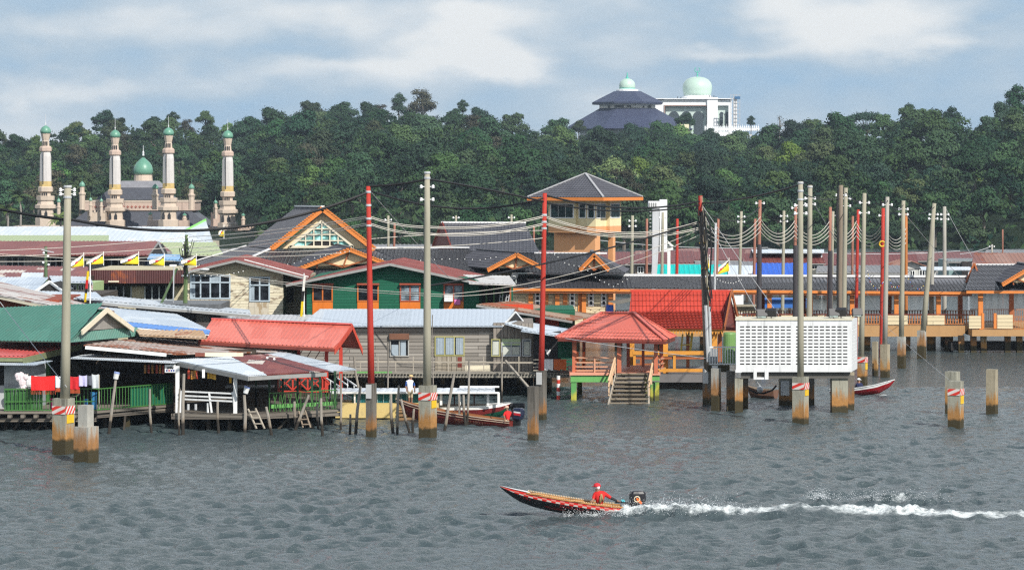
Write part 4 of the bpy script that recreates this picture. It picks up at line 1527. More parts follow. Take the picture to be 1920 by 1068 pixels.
DECK = planks('deck_boards', (.15, .13, .11), (.25, .22, .18), .18, 4.0)
WHITEP = paint('white_paint', (.72, .73, .72), .5, .08, 2, .3)
CREAMP = paint('cream_paint', (.66, .60, .46), .55, .1, 1.5, .3)
GREENP = paint('green_paint', (.05, .16, .035), .5, .2, 2, .3)
GREENL = paint('green_paint_light', (.13, .36, .10), .5, .2, 2, .2)
REDP = paint('red_paint', (.52, .05, .03), .5, .15, 2, .2)
GREYF = paint('grey_fascia', (.27, .27, .26), .6, .15, 2, .35)
GREYSH = sheet('shed_sheet', [(.26, .28, .30), (.33, .35, .36)], .1, dirt=.4, axis='h')
GLASS = glassmat('window_glass')
GLASSC = glassmat('curtain_glass', (.16, .20, .23), .35)
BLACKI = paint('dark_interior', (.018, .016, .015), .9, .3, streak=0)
CURT = paint('curtain_pale', (.30, .36, .41), .8, .25, 4, .35)
def PT(*a):
 return [P(*q) for q in a]
def rbeam(mb, a, b, hpx, wm=.1, m=0):
 p, q = P(*a), P(*b)
 h = hpx / F * (a[2] + b[2]) / 2
 d = Vector((0, 0, -h / 2))
 mb.beam(p + d, q + d, wm, h, m)
def pwin(T, x0, x1, y0, y1, Y, nx, ny, fm, gm, fw=.07, name='window', louvre=0, parent=None, label=None):
 a, b = P(x0, y1, Y), P(x1, y0, Y)
 mb = MB()
 f, bk = Y - .09, Y + .02
 xs = [a.x + (b.x - a.x) * i / nx for i in range(nx + 1)]
 zs = [a.z + (b.z - a.z) * i / ny for i in range(ny + 1)]
 for i, x in enumerate(xs):
  w = fw / 2
  mb.box(x - w, x + w, f, bk, a.z - w, b.z + w)
 for i, z in enumerate(zs):
  for k in range(nx):
   mb.box(xs[k] + fw / 2, xs[k + 1] - fw / 2, f + .004, bk, z - fw / 2, z + fw / 2)
 w = T.part(name, mb, fm, parent, label)
 for k in range(nx):
  mb = MB()
  if louvre:
   n = louvre
   for j in range(n):
    z = a.z + (b.z - a.z) * (j + .5) / n
    mb.rbox(((xs[k] + xs[k + 1]) / 2, Y - .04, z), xs[k + 1] - xs[k] - fw, .012, (b.z - a.z) / n * .9, 0, 0, R(-28))
  else:
   mb.box(xs[k] + fw / 2, xs[k + 1] - fw / 2, Y - .03, Y - .015, a.z + fw / 2, b.z - fw / 2)
  T.part('pane', mb, gm, w)
 return w
def stilts(T, pts, ztop, r=.11, mat=None, zb=-2.0, name='stilt', lean=.0, seed=1, sq=False):
 rs = random.Random(seed)
 for (x, y) in pts:
  mb = MB()
  dx = rs.uniform(-lean, lean)
  mb.tube([(x + dx, y, zb), (x, y, ztop)], [r * rs.uniform(.9, 1.15), r * rs.uniform(.85, 1.0)], 6)
  T.part(name, mb, mat or STILTM)
def railing(T, a, b, z0, z1, n, mat, bw=.03, name='railing', rails=(0.04, .96), label=None, rw=.05):
 mb = MB()
 a, b = Vector((a[0], a[1], 0)), Vector((b[0], b[1], 0))
 for t in rails:
  z = z0 + (z1 - z0) * t
  mb.beam(a + Vector((0, 0, z)), b + Vector((0, 0, z)), rw, rw)
 for i in range(n + 1):
  p = a.lerp(b, i / n)
  mb.beam(p + Vector((0, 0, z0)), p + Vector((0, 0, z1 - rw / 2 - .003)), bw, bw)
 return T.part(name, mb, mat, label=label)
def green_house():
 Y = 157.0
 o = P(100, 768, Y)
 T = Thing('stilt_house', 'waterside house on stilts with ribbed green roof and red lower roof, laundry on its deck', 'house', (o.x, Y, 0), 'stilt houses')
 zd = zpx(769, Y)
 xa, xb, xc = P(-90, 768, 156.5).x, P(180, 768, 156.8).x, P(324, 757, 161.5).x
 mb = MB()
 mb.prism([(xa, 156.3, zd), (xb, 156.6, zd), (xc, 161.2, zd), (xc, 175, zd), (xa, 175, zd)], (0, 0, -.14))
 for k in range(11):
  x = xa + (xb - xa) * (k + .5) / 11
  mb.box(x - .09, x + .09, 156.05, 156.9, zd - .36, zd - .145)
 mb.beam((xa, 156.75, zd - .48), (xb, 156.95, zd - .48), .16, .22)
 mb.beam((xb, 156.95, zd - .3), (xc, 161.4, zd - .3), .16, .2)
 T.part('deck', mb, DECK)
 for x0, x1 in ((-60, -20), (20, 45), (95, 72), (60, 98), (140, 160), (232, 235)):
  mb = MB()
  mb.beam(P(x0, 812, 157.6), P(x1, 779, 157.6), .1, .13)
  T.part('brace', mb, STILTM)
 stilts(T, [(P(px, 800, yy).x, yy) for px, yy in ((-50, 158), (-10, 158), (12, 158), (60, 158.2), (112, 158), (150, 158.2), (196, 159), (236, 159.5), (284, 161.5), (30, 166), (90, 166), (150, 166), (210, 167), (270, 168), (310, 168))], zd - .14, .12, seed=3, lean=.1)
 mb = MB()
 mb.pbox(232, 243, 768, 815, 159.2, .35)
 T.part('concrete_stilt', mb, PILE_PALE)
 z1 = zpx(726, Y)
 railing(T, (P(8, 0, 156.4).x, 156.4), (xb, 156.6), zd, z1, 24, GREENP, rails=(.05, .42, .97))
 railing(T, (xb, 156.6), (xc, 161.2), zd, z1 - .02, 26, GREENP, rails=(.05, .97))
 mb = MB()
 for k in range(13):
  x = P(10 + k * 5.4, 0, 156.6).x
  mb.box(x, x + .13, 156.55, 156.6 + .02 * (k % 2), zd + .06, z1 - .08)
 T.part('solid_panel', mb, paint('green_panel', (.035, .13, .03), .55, .25, 3, .3))
 a, b = Vector((xb, 156.75, 0)).lerp(Vector((xc, 161.35, 0)), .44), Vector((xc, 161.35, 0))
 mb = MB()
 n = 30
 for k in range(n):
  p, q = a.lerp(b, k / n), a.lerp(b, (k + 1) / n)
  off = Vector((0, .05 * (k % 2), 0))
  mb.add([p + off + Vector((0, 0, zd + .05)), q + off + Vector((0, 0, zd + .05)), q + off + Vector((0, 0, z1 - .1)), p + off + Vector((0, 0, z1 - .1))], [(0, 1, 2, 3)])
 T.part('sheet_panel', mb, paint('teal_green_panel', (.02, .17, .09), .5, .25, 3, .3))
 mb = MB()
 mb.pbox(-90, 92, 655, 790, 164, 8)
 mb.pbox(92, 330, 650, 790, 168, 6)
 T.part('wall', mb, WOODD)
 mb = MB()
 mb.pbox(82, 92, 655, 775, 163, .5)
 T.part('corner_post', mb, GREENP)
 mb = MB()
 mb.pbox(134, 152, 678, 760, 167.8, .15)
 T.part('door', mb, paint('dull_door', (.12, .115, .09), .7, .2))
 pts = [P(8, 0, 158.2), P(57, 0, 157.6), P(86, 0, 161.2), P(36, 0, 162)]
 za, zb = zd, zpx(683, 157.6)
 mb = MB()
 for i in range(4):
  p, q = pts[i], pts[(i + 1) % 4]
  n = max(6, int((Vector((q.x - p.x, q.y - p.y, 0))).length / .085))
  nn = Vector((q.y - p.y, p.x - q.x, 0)).normalized()
  for k in range(n):
   A, B = p.lerp(q, k / n), p.lerp(q, (k + 1) / n)
   oa, ob = nn * (.022 * (k % 2)), nn * (.022 * ((k + 1) % 2))
   mb.add([(A.x + oa.x, A.y + oa.y, za), (B.x + ob.x, B.y + ob.y, za), (B.x + ob.x, B.y + ob.y, zb), (A.x + oa.x, A.y + oa.y, zb)], [(0, 1, 2, 3)])
 T.part('sheet_wall', mb, GREYSH)
 mb = MB()
 mb.pbox(-30, 7, 688, 730, 158.6, .1)
 T.part('doorway', mb, BLACKI)
 mb = MB()
 mb.pbox(-30, 8, 722, 766, 158.2, .1)
 T.part('grey_board', mb, paint('grey_board', (.40, .41, .42), .6, .1))
 mb = MB()
 mb.roof(PT((-40, 682.5, 156.6), (66, 684, 156.6), (99, 675.5, 160.6), (-40, 674, 161)), style='corr', pitch=.11, amp=.025, thick=.03)
 T.part('lean_to_roof', mb, TINB)
 mb = MB()
 mb.roof(PT((-60, 666, 158), (45, 668, 158), (152, 642, 165.5), (-60, 640, 165.5)), style='rib', pitch=.23, amp=.03)
 rr = T.part('red_roof', mb, REDR2)
 mb = MB()
 rbeam(mb, (45, 670, 158), (152, 644, 165.4), 11, .12)
 rbeam(mb, (-60, 668.5, 158.1), (45, 670, 158.1), 8, .12)
 T.part('fascia', mb, paint('olive_fascia', (.17, .19, .10), .6, .2), rr)
 A, L_, Rf = (197, 581.5, 164.0), (150, 621, 160.6), (247, 616, 167.6)
 mb = MB()
 mb.roof([P(-60, 638, 162.4), P(131, 640, 159.4), P(197, 581, 164), P(-60, 579, 167)], style='rib', pitch=.24, amp=.03)
 mb.roof([P(247, 616, 167.6), P(120, 604, 176), P(-60, 579.5, 167.1), P(197, 581.5, 164.1)], style='flat', pitch=5)
 rg = T.part('roof', mb, GREENR)
 mb = MB()
 mb.beam(P(-60, 579, 167), P(198, 580.5, 164), .26, .09)
 T.part('ridge_cap', mb, paint('ridge_green', (.04, .15, .11), .5, .15), rg)
 mb = MB()
 mb.roof([P(128, 642, 159.2), P(300, 626, 172), P(250, 613, 168.6), P(147, 623, 160.9)], style='rib', pitch=.24, amp=.03)
 T.part('skirt_roof', mb, GREENR)
 mb = MB()
 mb.prism(PT((154, 620, 161.4), (240, 613.5, 167.7), (197, 586, 164.6)), (-.5, .2, 0))
 T.part('gable_wall', mb, planks('gable_boards', (.30, .29, .26), (.36, .34, .31), .2, 3, vertical=True))
 mb = MB()
 for e in (L_, Rf):
  a, b = P(*A) + Vector((.12, -.12, .02)), P(*e) + Vector((.12, -.12, -.06))
  mb.beam(a, b, .09, .27)
 T.part('barge_board', mb, CREAMP)
 return T
green_house()
def laundry():
 Y = 156.0
 items = [(58, 103, 704, 732, (.75, .02, .02), 'red towel with fringe hung on the green railing'),
    (104, 117, 704, 727, (.75, .77, .80), 'white towel hung next to the fringed red one'),
    (131, 149, 705, 730, (.55, .015, .02), 'dark red towel hung on the railing behind the pole'),
    (148, 163, 703, 724, (.52, .50, .74), 'lilac cloth hung beyond the pole on the railing'),
    (163, 172, 703, 722, (.10, .11, .14), 'dark shirt hung next to the lilac cloth'),
    (172, 185, 701, 728, (.55, .58, .60), 'white patterned shirt at the end of the laundry')]
 for x0, x1, y0, y1, col, lab in items:
  mb = MB()
  n = 8
  a, b = P(x0, y0, Y), P(x1, y0, Y)
  z1 = zpx(y1, Y)
  vs, fs = [], []
  rs = random.Random(x0)
  for j in range(5):
   for i in range(n + 1):
    t = i / n
    z = a.z + (z1 - a.z) * j / 4 - .04 * math.sin(t * math.pi) * (j == 0)
    vs.append((a.x + (b.x - a.x) * t, Y + .05 * math.sin(t * 9 + x0) * j / 4, z + (.03 * rs.random() if j == 4 else 0)))
  for j in range(4):
   for i in range(n):
    q = j * (n + 1) + i
    fs.append((q, q + 1, q + n + 2, q + n + 1))
  mb.add(vs, fs)
  mb.add([(x, y + .03, z) for x, y, z in vs], [f[::-1] for f in fs])
  if 'fringe' in lab or 'dark red' in lab:
   for i in range(16):
    x = a.x + (b.x - a.x) * i / 15
    mb.beam((x, Y + .02, z1), (x + rs.uniform(-.03, .03), Y, z1 - .2), .03, .01, 1)
  single('towel' if 'towel' in lab else ('shirt' if 'shirt' in lab else 'cloth'), mb, [paint('cloth_%d' % x0, col, .85, .1, 3, .1), paint('fringe', (.35, .06, .02), .9, .2)], lab, 'laundry', a, 'laundry drying on the deck')
 mb = MB()
 mb.beam(P(34, 708, 156.9), P(186, 706, 156.9), .03, .03)
 mb.beam(P(52, 700, 157), P(52, 768, 157), .05, .05)
 mb.beam(P(186, 702, 157), P(186, 768, 157), .05, .05)
 single('drying_line', mb, WOODL, 'wooden drying line holding laundry over the green deck', 'clothes line', P(110, 768, 157))
 for px, py, sx, lab, col in ((44, 712, 13, 'bundle of white floral washing in front of the store room', (.72, .62, .64)), (58, 718, 9, 'white rag beside the floral washing', (.75, .76, .75))):
  mb = MB()
  rs = random.Random(px)
  for k in range(7):
   mb.ball(P(px + rs.uniform(-sx, sx), py + rs.uniform(-8, 16), 156.7), .2, 8, 5, 0, (1, .6, .8 + rs.random() * .6))
  single('washing', mb, paint('washing_%d' % px, col, .9, .3, 9, .3), lab, 'laundry', P(px, py, 156.7), 'laundry drying on the deck')
 for px, y0, y1, w, col, lab in ((97, 747, 764, 9, (.30, .02, .12), 'dark pink bucket behind the railing'), (161, 748, 764, 9, (.03, .16, .50), 'blue bucket standing behind the railing end'), (120, 744, 760, 12, (.42, .48, .42), 'pale box stored on the deck behind the pole'), (176, 735, 764, 12, (.04, .20, .42), 'blue drum on the deck beside the railing')):
  Yb = 157.3
  c = P(px, y1, Yb)
  r = w / 2 / F * Yb
  mb = MB()
  if 'box' in lab:
   mb.box(c.x - r, c.x + r, Yb, Yb + .4, zpx(769, 157), zpx(y0, Yb))
  else:
   h = zpx(y0, Yb) - zpx(769, 157)
   mb.lathe((c.x, Yb, zpx(769, 157)), [(r * .8, 0), (r, h * .95), (r * 1.06, h * .96), (r * 1.06, h), (r * .9, h), (r * .85, h * .5)], 12)
  single('box' if 'box' in lab else ('drum' if 'drum' in lab else 'bucket'), mb, paint('plastic_%d' % px, col, .4, .08, streak=.05), lab, 'container', c)
laundry()
def shop():
 Y = 157.0
 o = P(400, 775, Y)
 T = Thing('waterside_shop', 'open waterside shop on stilts under patched silver and maroon tin roofs', 'shop', (o.x, Y, 0))
 zd = zpx(775, Y)
 mb = MB()
 mb.prism([(P(326, 0, 157.5).x, 157.5, zd), (P(456, 0, 155.9).x, 155.9, zd), (P(640, 0, 160).x, 160, zd), (P(640, 0, 172).x, 172, zd), (P(326, 0, 172).x, 172, zd)], (0, 0, -.12))
 mb.beam(P(322, 780, 157.3), P(458, 780, 155.8), .14, .3)
 mb.beam(P(458, 782, 155.8), P(640, 776, 160), .14, .2)
 T.part('deck', mb, DECK)
 stilts(T, [(P(px, 800, yy).x, yy) for px, yy in ((330, 158.2), (358, 157.8), (392, 157.4), (430, 156.8), (468, 157), (502, 158), (540, 159), (572, 160), (610, 160.5), (345, 165), (390, 165), (440, 165), (500, 166), (560, 167), (610, 168))], zd - .12, .11, seed=5, lean=.1)
 for x0, y0, x1, y1 in ((330, 812, 362, 782), (400, 810, 378, 782), (445, 808, 420, 782), (520, 806, 545, 778), (590, 806, 570, 778)):
  mb = MB()
  mb.beam(P(x0, y0, 158), P(x1, y1, 158), .09, .12)
  T.part('brace', mb, STILTM)
 mb = MB()
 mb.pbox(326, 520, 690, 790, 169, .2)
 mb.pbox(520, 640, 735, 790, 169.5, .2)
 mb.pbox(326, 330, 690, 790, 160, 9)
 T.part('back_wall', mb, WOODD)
 mb = MB()
 mb.pbox(425, 505, 727, 770, 162, .8)
 T.part('counter', mb, WOODD)
 mb = MB()
 mb.pbox(422, 512, 724, 727, 161.8, 1.2)
 T.part('counter_top', mb, GREYF)
 for px, y0, Yp, w in ((332.5, 686, 157.6, .2), (441, 704, 156.1, .2)):
  mb = MB()
  c = P(px, 775, Yp)
  mb.box(c.x - w / 2, c.x + w / 2, Yp, Yp + w, zd, zpx(y0, Yp))
  T.part('white_post', mb, WHITEP)
 for px, y0, Yp in ((480, 700, 162), (505, 700, 160), (530, 700, 160.3), (558, 700, 160.6), (585, 698, 160.9), (600, 698, 161), (628, 695, 161)):
  mb = MB()
  c = P(px, 775, Yp)
  mb.box(c.x - .06, c.x + .06, Yp, Yp + .12, zd, zpx(y0, Yp))
  T.part('thin_post', mb, paint('dark_green_post', (.02, .06, .03), .6, .2))
 mb = MB()
 for dy in (0, 8, 14.5):
  rbeam(mb, (338, 731.5 + dy, 157.4), (438, 736 + dy, 156.2), 3, .06)
 for x0, x1 in ((392, 397), (436, 440), (339, 338)):
  mb.beam(P(x0, 734, 156.75), P(x1, 773, 156.75), .1, .08)
 T.part('white_rail', mb, WHITEP)
 for px, y0, y1 in ((353, 757, 768), (367, 757, 768), (390, 755, 773)):
  mb = MB()
  mb.cyl(P(px, y1, 156.9), P(px, y0, 156.9), .07, .07, 8)
  T.part('pipe_stub', mb, WHITEP if px == 390 else METAL)
 railing(T, (P(505, 0, 157.6).x, 157.6), (P(632, 0, 160.2).x, 160.2), zpx(771, 158), zpx(735, 158), 13, GREENP, bw=.035, rails=(.98,))
 mb = MB()
 rbeam(mb, (508, 758, 158.2), (632, 752, 160.6), 7, .08)
 T.part('green_sill', mb, GREENL)
 for k in range(9):
  px = 512 + k * 14
  mb = MB()
  yy = 157.55 + (px - 505) / 127 * 2.6
  mb.beam(P(px, 771, yy), P(px + 7, 738, yy), .03, .03)
  mb.beam(P(px + 7, 771, yy - .04), P(px, 738, yy - .04), .03, .03)
  T.part('cross_wire', mb, GREENP)
 mb = MB()
 mb.roof(PT((157, 646, 160), (330, 663, 160.3), (520, 658, 168), (300, 628, 175)), style='corr', pitch=.3, amp=.035)
 T.part('rusty_roof', mb, sheet('shop_rusty', [(.40, .36, .33), (.33, .20, .15), (.48, .44, .41)], .55, sw=.55, sl=9, dirt=.4, rough=.6, axis='yx'))
 mb = MB()
 rbeam(mb, (160, 648, 159.9), (312, 662, 160.2), 6, .1)
 T.part('white_fascia', mb, WHITEP)
 mb = MB()
 mb.pbox(366, 384, 661, 668, 161.2, .1)
 T.part('red_board', mb, paint('redwood_board', (.18, .05, .03), .7, .2))
 mb = MB()
 mb.pbox(384, 456, 661, 668, 161.25, .1)
 T.part('cream_board', mb, CREAMP)
 mb = MB()
 mb.pbox(180, 480, 655, 690, 166, .2)
 T.part('upper_wall', mb, WOODD)
 mb = MB()
 mb.roof(PT((130, 671, 158.6), (327, 680, 158.6), (375, 668, 164), (160, 664, 164)), style='corr', pitch=.12, amp=.025, thick=.03)
 T.part('side_awning', mb, TINW)
 s0, s1, s2, s3 = P(322, 674, 160), P(466, 704, 155), P(500, 702, 155.9), P(432, 667.5, 163)
 mb = MB()
 mb.roof([s1, s2, s3, s0], style='corr', pitch=.16, amp=.02, thick=.04)
 T.part('silver_canopy', mb, TINW)
 mb = MB()
 mb.roof([s2, P(617, 695, 159), P(502, 663, 165), s3], style='corr', pitch=.16, amp=.02, thick=.04)
 T.part('maroon_canopy', mb, MAROONP)
 mb = MB()
 rbeam(mb, (321, 676, 159.9), (466, 706, 154.9), 7.5, .08)
 rbeam(mb, (467, 706, 154.95), (612, 698, 158.8), 7, .08)
 T.part('canopy_fascia', mb, GREYF)
 mb = MB()
 mb.roof(PT((618, 696.5, 161), (668, 692, 163), (508, 654.5, 170), (480, 659, 168)), style='corr', pitch=.14, amp=.025, thick=.04)
 T.part('rear_canopy', mb, TIN)
 for i, px in enumerate((501, 514)):
  mb = MB()
  mb.ball(P(px, 670.5 + i * 2.5, 161), .07, 8, 6)
  T.part('bulb', mb, PORC)
 return T
shop()
def shop_goods():
 rs = random.Random(9)
 cols = [((.75, .42, .02), 'yellow'), ((.42, .05, .02), 'dark red'), ((.45, .20, .03), 'brown'), ((.75, .42, .02), 'yellow')]
 lab = {'yellow': 'strip of yellow snack packets hanging in the open shop front', 'dark red': 'strip of dark red snack packets hanging in the shop shade', 'brown': 'strip of brown snack packets hanging in the shop shade'}
 for px, c, Yk, y0 in [(391, 0, 157.9, 694), (396, 0, 157.9, 694), (400.5, 0, 157.9, 695), (403, 0, 157.8, 696), (365, 2, 158.5, 694), (369, 1, 158.5, 694), (354, 1, 158.6, 694), (360, 2, 158.6, 695), (432, 0, 157.3, 702), (294, 1, 160, 684), (300, 2, 160, 684), (306, 1, 160, 685), (286, 2, 160.4, 684), (279, 1, 160.4, 684), (272, 2, 160.4, 684)]:
  mb = MB()
  for k in range(4):
   z = zpx(y0 + 4 * k, Yk)
   mb.rbox((P(px, 0, Yk).x, Yk, z - .05), .12, .04, .1, rs.uniform(-.4, .4), 0, rs.uniform(-.2, .2))
  mb.cyl(P(px, y0 - 6, Yk), P(px, y0 + 14, Yk), .006, .006, 4)
  n = cols[c][1]
  single('snack_strip', mb, paint('packet_' + n.replace(' ', '_'), cols[c][0], .35, .3, 12, .0, .5), lab[n], 'snacks', P(px, y0, Yk), n + ' snack strips in the shop')
 mb = MB()
 mb.pbox(379, 384, 692, 708, 157.6, .06)
 single('tube_lamp', mb, PORC, 'white upright lamp box hanging in the open shop front', 'lamp', P(381, 708, 157.6))
 Ys = 158.9
 T = Thing('shop_sign', 'small white sign with dark scrawl and four dots under the side awning', 'sign', P(319, 698, Ys))
 mb = MB()
 mb.pbox(309, 329, 683, 698, Ys, .04)
 T.part('board', mb, WHITEP)
 mb = MB()
 pts = [P(313 + i, 689 + 2.0 * math.sin(i * 1.9), Ys - .02) for i in range(13)]
 mb.tube(pts, .025, 4)
 T.part('scrawl', mb, BLACKC)
 for i, c in enumerate(((.05, .08, .25), (.45, .1, .1), (.08, .1, .3), (.08, .1, .3))):
  mb = MB()
  mb.pbox(311.5 + i * 4.3, 314.3 + i * 4.3, 692.5, 696, Ys - .015, .02)
  T.part('dot', mb, paint('dot_%d' % i, c, .5, .05))
 mb = MB()
 a0, a1, b0, b1 = P(465, 766, 155.6), P(481, 803, 155.2), P(479, 765, 155.6), P(496, 803, 155.2)
 mb.beam(a0, a1, .09, .06)
 mb.beam(b0, b1, .09, .06)
 for t in (.15, .45, .75):
  mb.beam(a0.lerp(a1, t), b0.lerp(b1, t), .2, .05)
 single('ladder', mb, WOODL, 'short wooden ladder leading from the shop deck into the water', 'ladder', P(480, 803, 155.3))
 mb = MB()
 a0, a1, b0, b1 = P(560, 770, 158), P(568, 801, 157.6), P(572, 769, 158), P(582, 801, 157.6)
 mb.beam(a0, a1, .08, .06)
 mb.beam(b0, b1, .08, .06)
 for t in (.2, .5, .8):
  mb.beam(a0.lerp(a1, t), b0.lerp(b1, t), .2, .05)
 single('ladder', mb, WOODP, 'dark steps behind a slanting stake at the green fence', 'ladder', P(572, 801, 157.6))
shop_goods()
STAKES = [
 (204, 814, 217, 712, 3.0, 'slanting grey stake carrying a paint can, before the green deck'),
 (284, 811, 281, 729, 2.4, 'upright grey stake in front of the teal green sheet panel'),
 (336, 815, 337, 728, 2.0, 'reddish thin stake touching a thicker one at the white shop post'),
 (343, 815, 345, 700, 3.2, 'thick tall stake by the white shop post'),
 (410, 811, 408, 752, 2.6, 'short stake under the white three bar rail'),
 (459, 810, 458, 740, 3.2, 'stake carrying a white can at the shop ladder'),
 (509, 815, 499, 762, 2.8, 'short stake leaning away from the shop ladder'),
 (555, 806, 552, 752, 2.8, 'stake crossed by a slanting pole at the green fence'),
 (553, 807, 579, 740, 2.8, 'slanting pole crossing an upright stake at the green fence'),
 (597, 803, 595, 756, 2.4, 'short brown stake close beside a taller one at the end of the green fence'),
 (605, 817, 602, 746, 2.8, 'taller brown stake at the end of the green fence'),
 (639, 805, 639, 700, 2.2, 'thin tall stake at the landing steps'),
 (656, 813, 657, 776, 2.4, 'short dark stake low in the water near the first red pole'),
 (667, 814, 676, 724, 3.0, 'bent grey stake near the first red pole'),
 (672, 726, 664, 668, 2.4, 'pale upper pole tied to a bent grey stake near the red pole'),
 (737, 812, 733, 738, 3.0, 'grey stake leaning toward the first red pole'),
 (745, 813, 748, 722, 2.6, 'taller grey stake between two leaning ones before the landing'),
 (768, 810, 752, 748, 2.6, 'rusty stake leaning across the landing timbers'),
 (774, 810, 776, 766, 2.6, 'short black stake beside the striped pile of the tall concrete pole'),
 (784, 770, 778, 730, 2.0, 'thin stick leaning on the striped pile behind the standing man'),
 (834, 806, 852, 700, 3.0, 'long grey stake leaning in front of the covered boat'),
 (861, 795, 860, 738, 2.2, 'thin stake standing before the red boat'),
 (873, 798, 869, 740, 2.6, 'forked stake standing before the red boat'),
 (876, 797, 880, 676, 2.2, 'tall thin pole beside the forked stake'),
 (727, 730, 727, 640, 1.6, 'thin bare pole against the timber wall beside the landing'),
 (941, 745, 942, 660, 1.7, 'thin grey pole before the glazed end of the timber house'),
 (812, 690, 811, 590, 1.0, 'very thin rod standing close to the tall concrete pole'),
]
for fx, fy, tx, ty, hw, lab in STAKES:
 Yk = D(max(fy, 795)) if fy > 790 else 176.0
 a, b = P(fx, fy, Yk), P(tx, ty, Yk)
 k = Yk / F
 d = (a - b).normalized()
 foot = a + d * (2.0 if fy > 790 else 4.0)
 mb = MB()
 m_ = a.lerp(b, .5) + Vector((random.Random(fx).uniform(-.05, .05), 0, 0))
 mb.tube([foot, a, m_, b], [hw * k * 1.1, hw * k * 1.05, hw * k, hw * k * .85], 7)
 single('mooring_stake', mb, pilemat('stake_wood', (.30, .27, .23), (.17, .12, .07), (.03, .025, .02), h0=.5, h1=1.0, dark=.55, rustamt=.5), lab, 'stake', (a.x, Yk, 0))
for px, py, Yk, lab, tilt in ((218, 704, D(814), 'white and blue paint can upside down on a slanting stake', .2), (462, 731, D(810), 'white can stuck on top of a stake by the shop ladder', .3)):
 mb = MB()
 c = P(px, py, Yk)
 d = Vector((math.sin(tilt), 0, math.cos(tilt)))
 mb.tube([c - d * .17, c + d * .1, c + d * .1, c + d * .19], [.13, .145, .15, .15], 10)
 mb.tube([c + d * .12, c + d * .2], [.152, .152], 10, 1)
 single('paint_can', mb, [WHITEP, paint('can_blue', (.25, .33, .62), .4, .1)], lab, 'can', c - d * .2)
# ================================================================ houses behind the waterfront
TILE = tiles('tile_dark', (.095, .095, .108), .33)
TILEF = tiles('tile_dark_flat', (.075, .075, .085), .42)
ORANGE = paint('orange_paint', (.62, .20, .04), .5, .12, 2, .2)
ORANGED = paint('orange_dark', (.34, .10, .03), .55, .15, 2, .25)  # darker orange; on rear posts it paints in the shade under the roof
HALLC = paint('hall_cream', (.72, .58, .36), .55, .08, 1.5, .15)
CLAP = planks("clapboard_cream", (.74, .62, .40), (.78, .66, .44), .3, 9.0, .02)
PEEL = planks('peeling_cream', (.78, .70, .50), (.82, .76, .60), .19, 3.0, .012, peel=(.30, .24, .17), pf=.42)
CREAMW = planks('plain_cream_boards', (.56, .50, .34), (.60, .54, .38), .8, 4.0, .01)
GREENW = planks('green_boards', (.012, .115, .065), (.016, .14, .08), .2, 5.0, .012)
TEALG = glassmat('teal_glass', (.22, .50, .46), .15)
RIDGEW = paint('ridge_white', (.68, .68, .68), .5, .08, 2, .2)
DARKRED = paint('dark_red', (.16, .03, .02), .6, .2)
SALMON = paint('salmon_paint', (.66, .30, .20), .5, .12, 2, .2)
OCHRE = paint('ochre_paint', (.62, .27, .04), .5, .15, 2, .25)
SLABB = paint('slab_brown', (.42, .24, .10), .6, .1, 1.2, .2)
def solid(mb, front, back_dy, m=0):
 mb.prism(front, (0, back_dy, 0), m)
def rust_striped_house():
 o = P(60, 585, 174)
 T = Thing('tin_house', 'house with streaky rust and silver roof sloping down behind the green ribbed roof', 'house', (o.x, 174, 0), 'village houses')
 mb = MB()
 mb.roof(PT((155, 585, 172), (215, 583.5, 178), (-60, 512, 192), (-60, 541, 176)), style='corr', pitch=.35, amp=.035)
 T.part('roof', mb, sheet('streaky_roof', [(.45, .42, .40), (.17, .045, .035), (.50, .48, .46)], .45, sw=14, sl=.7, dirt=.3, rough=.55))
 mb = MB()
 rbeam(mb, (-40, 547, 175.8), (155, 588, 171.9), 5, .12)
 T.part('barge_board', mb, CREAMP)
 mb = MB()
 mb.pbox(-70, 110, 562, 700, 177, 9)
 T.part('wall', mb, paint('brick_red_wall', (.26, .05, .02), .7, .2))
 mb = MB()
 mb.pbox(205, 213, 583, 600, 177.5, .2)
 T.part('end_board', mb, DARKRED)
